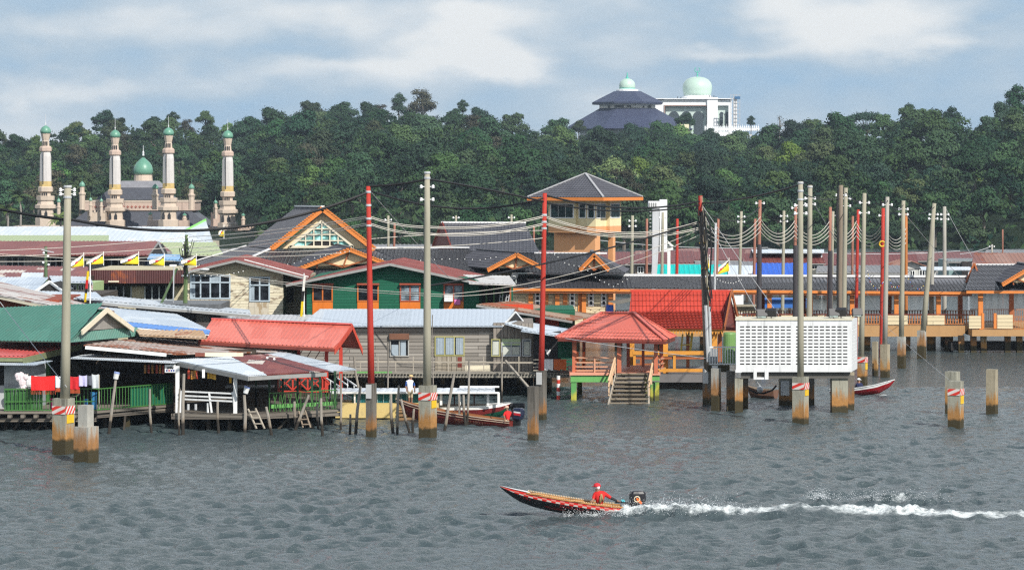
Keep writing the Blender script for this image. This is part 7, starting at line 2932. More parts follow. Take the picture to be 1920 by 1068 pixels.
 mb.box(x0, x1, 226.8, 240, zd - .5, zd)
 T.part('deck', mb, SLABB)
 for a, b, py in ((1817, 1841, 592), (1870, 1899, 590), (1955, 1985, 590)):
  mb = MB()
  mb.pbox(a, b, py, 615.5, 226.9, .2)
  T.part('cream_panel', mb, CLAP)
 for px in (1843, 1866):
  mb = MB()
  mb.pbox(px - 2.5, px + 2.5, 587, 616, 226.85, .25)
  T.part('gate_post', mb, ORANGE)
 railing(T, (P(1901, 0, 227).x, 227), (P(1955, 0, 227).x, 227), zd, zd + 1.05, 18, lat)
 railing(T, (P(1820, 0, 239.6).x, 239.6), (P(1985, 0, 239.6).x, 239.6), zd, zd + 1.05, 40, lat)
 mb = MB()
 x0, x1 = P(1783, 0, 228.5).x, P(1985, 0, 228.5).x
 mb.box(x0, x1, 228.5, 231, .15, .75)
 T.part('fender_beam', mb, paint('fender_black', (.02, .018, .018), .8, .3))
 for px, mt in ((1803, PILE_DARK), (1826, PILE_DARK), (1845, PILE_TAN), (1890, PILE_DARK), (1912, PILE_TAN), (1960, PILE_DARK)):
  mb = MB()
  a = P(px, 0, 228).x
  mb.box(a - .22, a + .22, 228, 228.44, -2, zd - .52)
  T.part('pile', mb, mt)
 mb = MB()
 c = P(1143, 590, 228)
 r = 7 / F * 228
 mb.lathe((c.x, 227.6, zpx(590, 228)), [(r * .9, 0), (r, .1), (r * 1.05, .4), (r, .75), (r * .8, .8)], 14)
 single('barrel', mb, paint('barrel_blue', (.02, .10, .50), .35, .1, streak=.1), 'bright blue barrel standing by the walkway railing', 'barrel', c)
 mb = MB()
 mb.prism(PT((1142, 566, 226), (1184, 560, 226), (1184, 565, 226), (1160, 570, 226)), (0, 2, 0))
 single('boat_bow', mb, paint('bow_grey', (.16, .15, .13), .6, .2), 'dark upturned hull stored beside the blue barrel', 'boat', P(1165, 570, 226))
 for x0, x1, y0, y1, Yp, m_, lab in ((1427, 1512, 562, 577, 262, paint('bench_blue', (.03, .13, .42), .5, .15), 'blue boat canopy seen through the walkway'), (1370, 1394, 546, 572, 255, WHITEP, 'white cabin wall seen through the walkway beside the red shelter'), (1374, 1420, 575, 586, 250, PILE_TAN, 'pale jetty beam seen through the walkway')):
  mb = MB()
  mb.pbox(x0, x1, y0, y1, Yp, 2)
  mb.pbox(x0 - 2, x1 + 2, y0 - 2, y0 - .2, Yp - .4, 2.8)
  a, b = P(x0 + 4, 0, Yp).x, P(x1 - 4, 0, Yp).x
  for x in (a, b):
   mb.box(x - .12, x + .12, Yp + .5, Yp + .74, -2, zpx(y1, Yp) - .003)
  single('moored_craft' if 'boat' in lab else ('cabin' if 'cabin' in lab else 'jetty'), mb, m_, lab, 'boat' if 'boat' in lab else 'structure', (P(x0, 0, Yp).x, Yp, 0))
walkway()
def tower():
 Y = 268.0
 th = R(29.4)
 n0 = P(1131, 371, Y)
 T = Thing('lookout_tower', 'cream and orange lookout tower with dark tiled pyramid roof', 'tower', (n0.x, Y + 4, 0))
 k = Y / F
 S = 163 * k
 u = Vector((-math.cos(th), math.sin(th), 0))
 v = Vector((math.sin(th), math.cos(th), 0))
 ze = zpx(370, Y)
 N0 = Vector((n0.x, Y - .5, ze))
 c = N0 + (u + v) * (S / 2)
 top = Vector((c.x, c.y, zpx(326, c.y)))
 cor = [N0, N0 + u * S, N0 + (u + v) * S, N0 + v * S]
 mb = MB()
 for i in range(4):
  mb.roof([cor[i], cor[(i + 1) % 4], top], style='tile', pitch=.3, amp=.05, course=.38, step=.03)
 r = T.part('roof', mb, TILE)
 mb = MB()
 for q in cor:
  mb.beam(q + Vector((0, 0, .06)), top + Vector((0, 0, .08)), .2, .1)
 T.part('hip_cap', mb, paint('hip_grey', (.36, .36, .37), .5, .1), r)
 mb = MB()
 for i in range(4):
  a, b = cor[i] - Vector((0, 0, .16)), cor[(i + 1) % 4] - Vector((0, 0, .16))
  mb.beam(a, b, .1, .3)
 mb.prism([q - Vector((0, 0, .3)) for q in cor], (0, 0, .03))
 T.part('eave_board', mb, ORANGE, r)
 def blk(name, a0, a1, b0, b1, z0, z1, mt, parent=None):
  o = Vector((N0.x, N0.y, 0))
  q = [o + u * a + v * b for a, b in ((a0, b0), (a1, b0), (a1, b1), (a0, b1))]
  m_ = MB()
  m_.prism([p + Vector((0, 0, z0)) for p in q], (0, 0, z1 - z0))
  return T.part(name, m_, mt, parent)
 zt, zb, zm = ze - .3, zpx(437, Y), zpx(425, Y)
 yel = paint('tower_cream', (.76, .64, .38), .55, .07, 1, .12)
 org = paint('tower_orange', (.66, .33, .15), .55, .08, 1, .15)
 m0 = (S - 5.2) / 2
 m1 = S - m0
 for nm, z0, z1, mt in (('cab', zm, zt, yel), ('lower_band', zb, zm - .002, org)):
  blk(nm, m0 + .55, m1, m0 + .55, m1, z0, z1, mt)
  blk('bay', m0 + 2.35, m1 + .0, m0 + .2, m0 + .548, z0, z1, mt)
  blk('bay', m0 + .2, m0 + .548, m0 + 2.9, m1, z0, z1, mt)
  blk('corner_bay', m0 + .3, m0 + 1.25, m0 + .3, m0 + 1.25, z0, z1, mt)
 zw0, zw1 = zpx(408, Y), zpx(384, Y)
 gl = glassmat('tower_glass', (.015, .035, .035), .1)
 for a0, a1, b, n in ((m0 + 2.6, m0 + 4.9, m0 + .2, 3), (m0 + 1.5, m0 + 2.1, m0 + .55, 1), (m0 + .45, m0 + 1.05, m0 + .3, 1)):
  fr = blk('window', a0 - .1, a1 + .1, b - .05, b - .002, zw0 - .1, zw1 + .1, WHITEP)
  for i in range(n):
   w = (a1 - a0) / n
   blk('pane', a0 + w * i + .03, a0 + w * (i + 1) - .03, b - .08, b - .052, zw0, zw1, gl, fr)
 for b0, b1, a, n in ((m0 + 3.1, m0 + 4.8, m0 + .2, 3), (m0 + 1.5, m0 + 2.6, m0 + .55, 2), (m0 + .5, m0 + 1.05, m0 + .3, 1)):
  fr = blk('window', a - .05, a - .002, b0 - .1, b1 + .1, zw0 - .1, zw1 + .1, WHITEP)
  for i in range(n):
   w = (b1 - b0) / n
   blk('pane', a - .08, a - .052, b0 + w * i + .03, b0 + w * (i + 1) - .03, zw0, zw1, gl, fr)
 blk('stem', m0 + .84, m1 - .05, m0 + 1.2, m0 + 2.2, 0, zb - .003, org)
 blk('column', m0 + .6, m0 + 1.1, m1 - .9, m1 - .4, 0, zb - .003, org)
 blk('stair_wall', m0 + 2.2, m0 + 2.5, m0 + 3, m0 + 3.3, 0, zb - .003, yel)
 blk('stair_wall', m0 + 1.8, m0 + 2.0, m0 + 3, m0 + 3.3, 0, zb - .003, WHITEP)
 Y = 290.0
 o = P(1235, 505, Y)
 M_ = Thing('monument', 'tall white concrete structure with a curved grey leg beside the lookout tower', 'monument', (o.x, Y, 0))
 wm = paint('monument_white', (.74, .75, .76), .5, .1, .8, .35)
 mb = MB()
 mb.pbox(1237, 1251, 374, 472, Y, 1.2)
 M_.part('shaft', mb, wm)
 mb = MB()
 mb.pbox(1216, 1236.8, 377, 391, Y - .1, 1.3)
 for k in range(4):
  mb.pbox(1217 + k * 4, 1219 + k * 4, 380, 389, Y - .16, .05, 1)
 M_.part('head', mb, [wm, GREYF])
 mb = MB()
 cx = lambda t: 1229.5 - 4 * math.sin(t * 2.6) + 3 * (1 - t) * 0
 pts = []
 n = 12
 for i in range(n):
  t0, t1 = i / n, (i + 1) / n
  f = lambda t, s_: P(1230 - 5 * t * t + s_ * (6.5 - 3.2 * t * t), 391 + 160 * t, Y)
  q = [f(t0, -1), f(t0, 1), f(t1, 1), f(t1, -1)]
  mb.prism(q, (0, 1.0, 0))
 M_.part('leg', mb, paint('monument_grey', (.50, .51, .53), .5, .15, .6, .4))
 mb = MB()
 for i in range(7):
  mb.pbox(1218, 1223, 396 + i * 7, 397.5 + i * 7, Y + .2, .3)
 M_.part('rung', mb, METAL)
 mb = MB()
 wy = paint('crane_white', (.74, .74, .70), .5, .1)
 mb.beam(P(1246, 470, 292), P(1250, 452, 292), .3, .25)
 mb.beam(P(1250, 452, 292), P(1262, 462, 292), .3, .2)
 mb.beam(P(1246, 468, 292), P(1262, 466, 292), .35, .25)
 mb.beam(P(1254, 470, 292), P(1254, 530, 292), .3, .3)
 single('crane_arm', mb, wy, 'small white crane arm close behind the white monument', 'crane', (P(1254, 0, 292).x, 292, 0))
tower()
# ================================================================ houses across the water and shore
FMAROON = sheet('far_maroon', [(.15, .04, .035), (.19, .06, .05), (.24, .12, .10)], .15, dirt=.3, sw=2, sl=3)
FRUST = sheet('far_rust', [(.26, .12, .08), (.36, .22, .17), (.20, .07, .05)], .45, dirt=.3, sw=1.5, sl=4)
FGREY = sheet('far_grey', [(.16, .16, .165), (.22, .21, .21)], .12, dirt=.3, sw=2, sl=4)
FWALL = [paint('far_wall_grey', (.22, .22, .22), .7, .3, .8, .4), paint('far_wall_pale', (.48, .48, .46), .7, .2, .8, .3), paint('far_wall_teal', (.20, .30, .30), .7, .2, .8, .3), paint('far_wall_brown', (.14, .11, .09), .8, .3, .8, .4), paint('far_wall_cream', (.50, .44, .33), .7, .15, .8, .2)]
def far_house(x0, x1, yr, ye, yb, Y, roof, wall, lab, wins=(), depth=9, gable=False, name='stilt_house', fasc=None, group='houses across the water'):
 c = P((x0 + x1) / 2, yb, Y)
 T = Thing(name, lab, 'house', (c.x, Y, 0), group)
 zb = max(zpx(yb, Y), .9)
 mb = MB()
 a, b = P(x0 + 3, ye, Y), P(x1 - 3, ye, Y)
 mb.box(a.x, b.x, Y, Y + depth, zb, a.z + .05)
 w = T.part('wall', mb, wall)
 mb = MB()
 if gable:
  pk, L_, R_ = P((x0 + x1) / 2, yr, Y - .6), P(x0, ye + 1, Y - .6), P(x1, ye + 1, Y - .6)
  bk = Vector((0, depth + 1, 0))
  mb.roof([L_, L_ + bk, pk + bk, pk], style='rib', pitch=.5, amp=.04)
  mb.roof([R_, R_ + bk, pk + bk, pk], style='rib', pitch=.5, amp=.04)
  T.part('roof', mb, roof)
  mb = MB()
  mb.prism([L_ + Vector((.3, .6, 0)), R_ + Vector((-.3, .6, 0)), pk + Vector((0, .6, -.1))], (0, depth - .5, 0))
  T.part('gable_wall', mb, wall)
 else:
  i = (x1 - x0) * .03
  mb.roof(PT((x0, ye + 1, Y - .8), (x1, ye + 1, Y - .8), (x1 - i, yr, Y + depth * .5), (x0 + i, yr, Y + depth * .5)), style='rib', pitch=.5, amp=.04)
  q = PT((x1, ye - 2, Y + depth), (x0, ye - 2, Y + depth), (x0 + i, yr + .1, Y + depth * .5), (x1 - i, yr + .1, Y + depth * .5))
  mb.roof(q, style='flat')
  T.part('roof', mb, roof)
  mb = MB()
  rbeam(mb, (x0, ye + 2, Y - .85), (x1, ye + 2, Y - .85), 1.8, .1)
  T.part('fascia', mb, fasc or GREYF)
 for wx0, wx1, wy0, wy1 in wins:
  pwin(T, wx0, wx1, wy0, wy1, Y, 2, 1, WHITEP, GLASS, .1)
 n = max(3, int((x1 - x0) / 16))
 for k in range(n + 1):
  x = a.x + (b.x - a.x) * k / n
  mb = MB()
  mb.box(x - .15, x + .15, Y + .1, Y + .4, -1.5, zb)
  T.part('stilt', mb, WOODD)
 return T
FAR = [
 (1188, 1302, 470, 492, 545, 335, FMAROON, FWALL[3], 'long house with maroon roof directly behind the white monument', [(1196, 1206, 500, 512), (1222, 1232, 500, 512), (1282, 1294, 500, 512)]),
 (1262, 1424, 466, 486, 545, 372, FMAROON, FWALL[0], 'wide maroon roofed house spread behind the bundle of dark cables', [(1300, 1312, 492, 502), (1350, 1362, 492, 502), (1388, 1400, 492, 502)]),
 (1392, 1548, 468, 492, 545, 352, FMAROON, FWALL[3], 'maroon roofed house behind the bright blue roof', [(1520, 1534, 498, 510)]),
 (1500, 1612, 474, 496, 552, 366, FMAROON, FWALL[0], 'maroon roofed house behind the dark doubled pole', [(1540, 1552, 502, 514), (1590, 1600, 502, 514)]),
 (1590, 1722, 473, 497, 552, 380, FMAROON, FWALL[3], 'maroon roofed house behind the string light poles', [(1632, 1644, 502, 512)]),
 (1660, 1758, 489, 505, 552, 352, FRUST, FWALL[1], 'pale gabled house with bluish windows across the water', [(1706, 1715, 507, 518), (1724, 1734, 506, 518), (1690, 1698, 507, 518)]),
 (1700, 1838, 472, 487, 552, 395, FMAROON, FWALL[0], 'maroon roofed house farthest back near the end of the walkway', []),
 (1776, 1850, 484, 489, 552, 360, FGREY, FWALL[2], 'teal walled house with thin pale roof beside the rusty roof', [(1794, 1804, 495, 503), (1810, 1820, 495, 503)]),
 (1822, 1990, 474, 494, 552, 350, FRUST, FWALL[3], 'house with broad rust streaked roof above the landing pavilion', [(1850, 1862, 500, 510), (1900, 1912, 500, 510)]),
 (1845, 2000, 468, 475, 552, 410, FGREY, FWALL[0], 'grey roofed house behind the rust streaked one', []),
 (1598, 1692, 497, 510, 552, 345, FGREY, FWALL[3], 'low grey roofed hut under the pale gabled house', [(1612, 1622, 515, 525), (1650, 1660, 515, 525)]),
 (690, 838, 458, 472, 545, 330, FGREY, FWALL[3], 'dark grey roofed house glimpsed behind the hall beside the first red pole', []),
 (985, 1062, 470, 488, 545, 345, FMAROON, FWALL[0], 'maroon roofed house glimpsed between steep hall roof and tower', [(1012, 1022, 492, 500)]),
 (1118, 1200, 472, 494, 545, 350, FMAROON, FWALL[0], 'maroon roofed house glimpsed behind the tower column', [(1160, 1170, 500, 510), (1182, 1190, 500, 510)]),
 (-60, 210, 462, 470, 545, 330, FMAROON, FWALL[0], 'long low maroon roof behind the long house with flags', []),
 (1300, 1420, 490, 506, 548, 322, FGREY, FWALL[3], 'low dark hut between the turquoise and blue roofs', [(1372, 1384, 512, 522)]),
 (1530, 1600, 498, 509, 552, 330, FGREY, FWALL[4], 'cream walled hut next to the bright blue roof', []),
]
for i, (x0, x1, yr, ye, yb, Y, rf, wl, lab, wins) in enumerate(FAR):
 far_house(x0, x1, yr, ye, yb, Y, rf, wl, lab, wins, gable=(i == 5))
far_house(1224, 1366, 496, 520, 548, 296, paint('turquoise_roof', (.0, .46, .42), .5, .15, .6, .25), FWALL[3], 'low house with bright turquoise roof behind the covered walkway', depth=6)
far_house(1410, 1518, 493, 518, 548, 292, tiles('blue_tile', (.015, .10, .52), .4, .15), FWALL[3], 'low house with bright blue tiled roof behind the covered walkway', depth=7)
for (x0, x1, y0, y1, Y, lab) in ((1412, 1545, 467.5, 474, 354.5, 'long pale silver sheet on the maroon roof behind the blue one'), (1366, 1416, 497, 517, 318, 'white slanting sheet roof between the turquoise and blue roofs'), (1728, 1820, 500, 506, 348, 'thin pale awning before the teal walled house')):
 mb = MB()
 sl_ = 12 if 'slanting' in lab else 0
 mb.roof(PT((x0, y1, Y - 2), (x1, y1 + sl_ * .0, Y - 2), (x1, y0 + sl_, Y + 2), (x0 - 4, y0, Y + 2)), style='corr', pitch=.4, amp=.03)
 for px in (x0 + 6, x1 - 6):
  a = P(px, 0, Y)
  mb.box(a.x - .08, a.x + .08, Y - 1, Y - .84, 0, zpx(y1 + 2, Y))
 single('sheet_roof', mb, TINW, lab, 'roof', (P(x0, 0, Y).x, Y, 0))
def white_long_hall():
 o = P(200, 460, 285)
 T = Thing('white_roofed_hall', 'long hall with gleaming white upswept roof below the mosque', 'hall', (o.x, 288, 0))
 mb = MB()
 z = lambda a, b, c: P(a, b, c)
 mb.roof([z(-60, 457, 284), z(398, 457, 284), z(380, 432, 296), z(-60, 425, 296)], style='corr', pitch=.5, amp=.03)
 mb.roof([z(398, 457, 283.9), z(399, 452, 290), z(386, 413, 295.5), z(345, 434, 292)], style='flat')
 mb.roof([z(-60, 452, 300), z(398, 452, 300), z(386, 430, 296.1), z(-60, 425, 296.1)], style='flat')
 T.part('roof', mb, TINW)
 mb = MB()
 mb.beam(z(346, 434, 291.9), z(386, 412.5, 295.4), .12, .3)
 T.part('green_edge', mb, paint('lime_edge', (.22, .55, .14), .5, .1))
 mb = MB()
 mb.roof([z(-60, 452, 279), z(204, 452, 279), z(204, 441, 283.6), z(-60, 441, 283.6)], style='rib', pitch=.4, amp=.03)
 T.part('green_awning', mb, paint('sage_sheet', (.33, .40, .22), .5, .08, .6, .15))
 mb = MB()
 mb.pbox(-60, 392, 455, 520, 286, 10)
 T.part('wall', mb, FWALL[4])
 o = P(350, 480, 262)
 T = Thing('sage_roofed_house', 'house with plain sage green roof left of the dark tiled hall', 'house', (o.x, 262, 0), 'village houses')
 mb = MB()
 mb.roof(PT((296, 478, 258), (420, 478, 258), (404, 454, 268), (290, 454, 268)), style='rib', pitch=.35, amp=.03)
 T.part('roof', mb, paint('sage_roof', (.36, .42, .22), .5, .08, .6, .15))
 mb = MB()
 mb.pbox(300, 412, 477, 560, 261, 6)
 T.part('wall', mb, FWALL[3])
white_long_hall()
# ================================================================ people
SKIN = paint('skin_brown', (.26, .13, .08), .55, .1, 6, .05)
def person(label, joints, edges, mats, seg_mat, loc, extras=(), hands=()):
 T = Thing('person', label, 'person', loc)
 names = list(joints)
 vs = [Vector(joints[n][0]) - T.loc for n in names]
 rad = [joints[n][1] for n in names]
 es = [(names.index(a), names.index(b)) for a, b in edges]
 sm = list(seg_mat)
 skin_i = 0
 for wr, d, cx in hands:
  d, cx = Vector(d).normalized(), Vector(cx).normalized()
  side = d.cross(cx).normalized()
  w0 = names.index(wr)
  palm = len(vs)
  vs.append(vs[w0] + d * .07)
  rad.append(.033)
  es.append((w0, palm))
  sm.append(skin_i)
  for j, (off, ln) in enumerate(((-.03, .075), (-.01, .085), (.01, .08), (.03, .062))):
   a = len(vs)
   p = vs[palm] + side * off + d * .03
   vs.extend([p, p + d * ln * .5 + cx * .012, p + d * ln * .75 + cx * (.045 + .004 * j)])
   rad.extend([.0095, .009, .008])
   es.extend([(palm, a), (a, a + 1), (a + 1, a + 2)])
   sm.extend([skin_i] * 3)
  a = len(vs)
  p = vs[w0] + d * .035 - side * .03
  vs.extend([p, p + d * .035 - side * .025 + cx * .02])
  rad.extend([.011, .009])
  es.extend([(w0, a), (a, a + 1)])
  sm.extend([skin_i] * 2)
 me = bpy.data.meshes.new('skeleton')
 me.from_pydata(vs, es, [])
 tmp = bpy.data.objects.new('skeleton', me)
 COL.objects.link(tmp)
 md = tmp.modifiers.new('skin', 'SKIN')
 for i, r in enumerate(rad):
  me.skin_vertices[0].data[i].radius = (r, r)
 me.skin_vertices[0].data[0].use_root = True
 ss = tmp.modifiers.new('sub', 'SUBSURF')
 ss.levels = ss.render_levels = 1
 dg = bpy.context.evaluated_depsgraph_get()
 dg.update()
 ev = tmp.evaluated_get(dg)
 bm_ = bpy.data.meshes.new_from_object(ev)
 mb = MB()
 V = [v.co.copy() for v in bm_.vertices]
 for p in bm_.polygons:
  c = p.center
  best, bi = 1e9, 0
  for k, (a, b) in enumerate(es):
   A, B = vs[a], vs[b]
   AB = B - A
   t = max(0, min(1, (c - A).dot(AB) / max(AB.length_squared, 1e-9)))
   q = (c - (A + AB * t)).length - (rad[a] + (rad[b] - rad[a]) * t)
   if q < best:
    best, bi = q, k
  mb.f.append(tuple(p.vertices))
  mb.m.append(sm[bi])
 mb.v = [(v.x + T.loc.x, v.y + T.loc.y, v.z + T.loc.z) for v in V]
 h = Vector(joints['head'][0])
 hr = joints['head'][1]
 fd = Vector(joints.get('_face', ((0, -1, 0), 0))[0]) if '_face' in joints else Vector((0, -1, 0))
 sd = Vector((-fd.y, fd.x, 0))
 mb.ball(h + fd * hr * .98 + Vector((0, 0, -.01)), .02, 6, 4, 0, (1, 1, 1.5))
 for s_ in (-1, 1):
  mb.ball(h + sd * s_ * hr * .98, .022, 6, 4, 0, (.7, 1, 1.5))
  mb.ball(h + fd * hr * .9 + sd * s_ * .035 + Vector((0, 0, .025)), .012, 6, 4, 1)
 mb.ball(h + fd * hr * .9 + Vector((0, 0, -.05)), .016, 6, 4, 0, (1.6, 1, .5))
 bpy.data.objects.remove(tmp)
 T.part('body', mb, mats, smooth=True)
 for nm, emb, mt in extras:
  T.part(nm, emb, mt, smooth=True)
 return T
def cap_mesh(c, r, fwd, brim=True, crown2=None):
 mb = MB()
 c = Vector(c)
 prof = [(r * 1.06, 0), (r * 1.08, r * .25), (r * 1.0, r * .6), (r * .75, r * .92), (r * .35, r * 1.08), (.005, r * 1.12)]
 mb.lathe(c, prof, 12)
 f = Vector(fwd).normalized()
 s = Vector((-f.y, f.x, 0))
 if brim:
  a = c + f * r * .8
  mb.prism([a - s * r * .75, a + s * r * .75, a + s * r * .55 + f * r * .8, a - s * r * .55 + f * r * .8], (0, 0, .015))
 return mb
def text_mesh(body, size=1.0):
 cu = bpy.data.curves.new('txt', 'FONT')
 cu.body = body
 cu.size = size
 cu.resolution_u = 2
 o = bpy.data.objects.new('txt', cu)
 COL.objects.link(o)
 dg = bpy.context.evaluated_depsgraph_get()
 dg.update()
 me = bpy.data.meshes.new_from_object(o.evaluated_get(dg))
 v = [tuple(x.co) for x in me.vertices]
 f = [tuple(p.vertices) for p in me.polygons]
 bpy.data.objects.remove(o)
 return v, f
class Hull:
 def __init__(s, S, B, sheer, keel, beam, n=40):
  s.S, s.B = Vector(S), Vector(B)
  ax = (s.B - s.S)
  ax.z = 0
  s.ax = ax
  s.lat = Vector((-ax.y, ax.x, 0)).normalized()
  if s.lat.y > 0:
   s.lat = -s.lat                 # near side, toward the camera
  s.sheer, s.keel, s.beam, s.n = sheer, keel, beam, n
 def pt(s, t, side, r):
  c = s.S + s.ax * t
  zs, zk, b = s.sheer(t), s.keel(t), s.beam(t)
  z = zs + (zk - zs) * r
  w = b * (1 - r ** 2.2) ** .75 * (1 + .12 * r * (1 - r)) if r < 1 else 0
  p = c + s.lat * side * w
  p.z = z
  return p
 def shell(s, rows, mats):
  mb = MB()
  for side in (1, -1):
   for i in range(s.n):
    t0, t1 = i / s.n, (i + 1) / s.n
    for k in range(len(rows) - 1):
     q = [s.pt(t0, side, rows[k]), s.pt(t1, side, rows[k]), s.pt(t1, side, rows[k + 1]), s.pt(t0, side, rows[k + 1])]
     mb.add(q, [(0, 1, 2, 3)] if side > 0 else [(3, 2, 1, 0)], mats(k, i))
  q = [s.pt(0, 1, r) for r in rows] + [s.pt(0, -1, r) for r in rows[::-1]]
  mb.poly(q, mats(len(rows) - 2, 0))
  return mb
 def inside(s, depth=.75, inset=.05):
  mb = MB()
  for i in range(s.n):
   t0, t1 = i / s.n, min(.985, (i + 1) / s.n)
   for side in (1, -1):
    o = s.lat * side * -inset
    q = [s.pt(t0, side, 0.0) + o, s.pt(t1, side, 0.0) + o * min(1, s.beam(t1) / .1), s.pt(t1, side, depth) + o * min(1, s.beam(t1) / .1) * .5, s.pt(t0, side, depth) + o * .5]
    mb.add(q, [(0, 1, 2, 3)])
   mb.add([s.pt(t0, 1, depth) - s.lat * inset * .5, s.pt(t1, 1, depth), s.pt(t1, -1, depth), s.pt(t0, -1, depth) + s.lat * inset * .5], [(0, 1, 2, 3)])
  return mb
 def strip(s, r, w, h, side=1, t0=0, t1=1, off=.01):
  mb = MB()
  n = s.n
  for i in range(n):
   a, b = t0 + (t1 - t0) * i / n, t0 + (t1 - t0) * (i + 1) / n
   p, q = s.pt(a, side, r) + s.lat * side * off, s.pt(b, side, r) + s.lat * side * off
   mb.beam(p, q, w, h)
  return mb
 def text(s, body, t0, t1, r0, r1, off=.012):
  v, f = text_mesh(body)
  x0, x1 = min(a[0] for a in v), max(a[0] for a in v)
  y0, y1 = 0.0, max(a[1] for a in v)
  mb = MB()
  pts = []
  for x, y, z in v:
   t = t0 + (t1 - t0) * (x - x0) / (x1 - x0)
   r = r1 + (r0 - r1) * (y - y0) / (y1 - y0)
   pts.append(s.pt(t, 1, r) + s.lat * off)
  mb.add(pts, f)
  return mb
def ipl(xs, ys):
 return lambda t: float(np.interp(t, xs, ys))
def outboard(T, c, fwd, cowl, scale=1.0, stripe=None):
 c = Vector(c)
 f = Vector(fwd).normalized()
 s = Vector((-f.y, f.x, 0))
 k = scale
 up = Vector((0, 0, 1))
 def pt(a, b, z):
  return c + f * a * k + s * b * k + up * z * k
 mb = MB()
 rings = []
 for z, fa, ba, w in ((.28, .13, -.20, .13), (.34, .17, -.27, .17), (.52, .18, -.33, .18), (.70, .17, -.33, .17), (.77, .13, -.28, .13), (.79, .06, -.2, .07)):
  n = 12
  ring = []
  for i in range(n):
   t = 2 * math.pi * i / n
   cx, cy = math.cos(t), math.sin(t)
   ex = abs(cx) ** .55 * (1 if cx > 0 else -1)
   ey = abs(cy) ** .55 * (1 if cy > 0 else -1)
   ring.append(pt((fa + ba) / 2 + (fa - ba) / 2 * ex, w * ey, z))
  rings.append(ring)
 v = [p for r in rings for p in r]
 fs = [(i * 12 + j, i * 12 + (j + 1) % 12, (i + 1) * 12 + (j + 1) % 12, (i + 1) * 12 + j) for i in range(5) for j in range(12)] + [tuple(range(11, -1, -1)), tuple(60 + j for j in range(12))]
 mb.add(v, fs)
 e = T.part('outboard_motor', mb, cowl)
 mb = MB()
 mb.prism([pt(.06, -.07, .28), pt(-.16, -.07, .28), pt(-.12, -.07, -.35), pt(.02, -.07, -.35)], s * .14 * k)
 mb.rbox(pt(.12, 0, .12), .2 * k, .26 * k, .3 * k, math.atan2(f.y, f.x))
 T.part('engine_leg', mb, BLACKC, e)
 mb = MB()
 mb.tube([pt(.15, .02, .42), pt(.45, .02, .44), pt(.62, .02, .46)], [.028, .022, .03], 7)
 T.part('tiller', mb, BLACKC, e)
 return e, pt
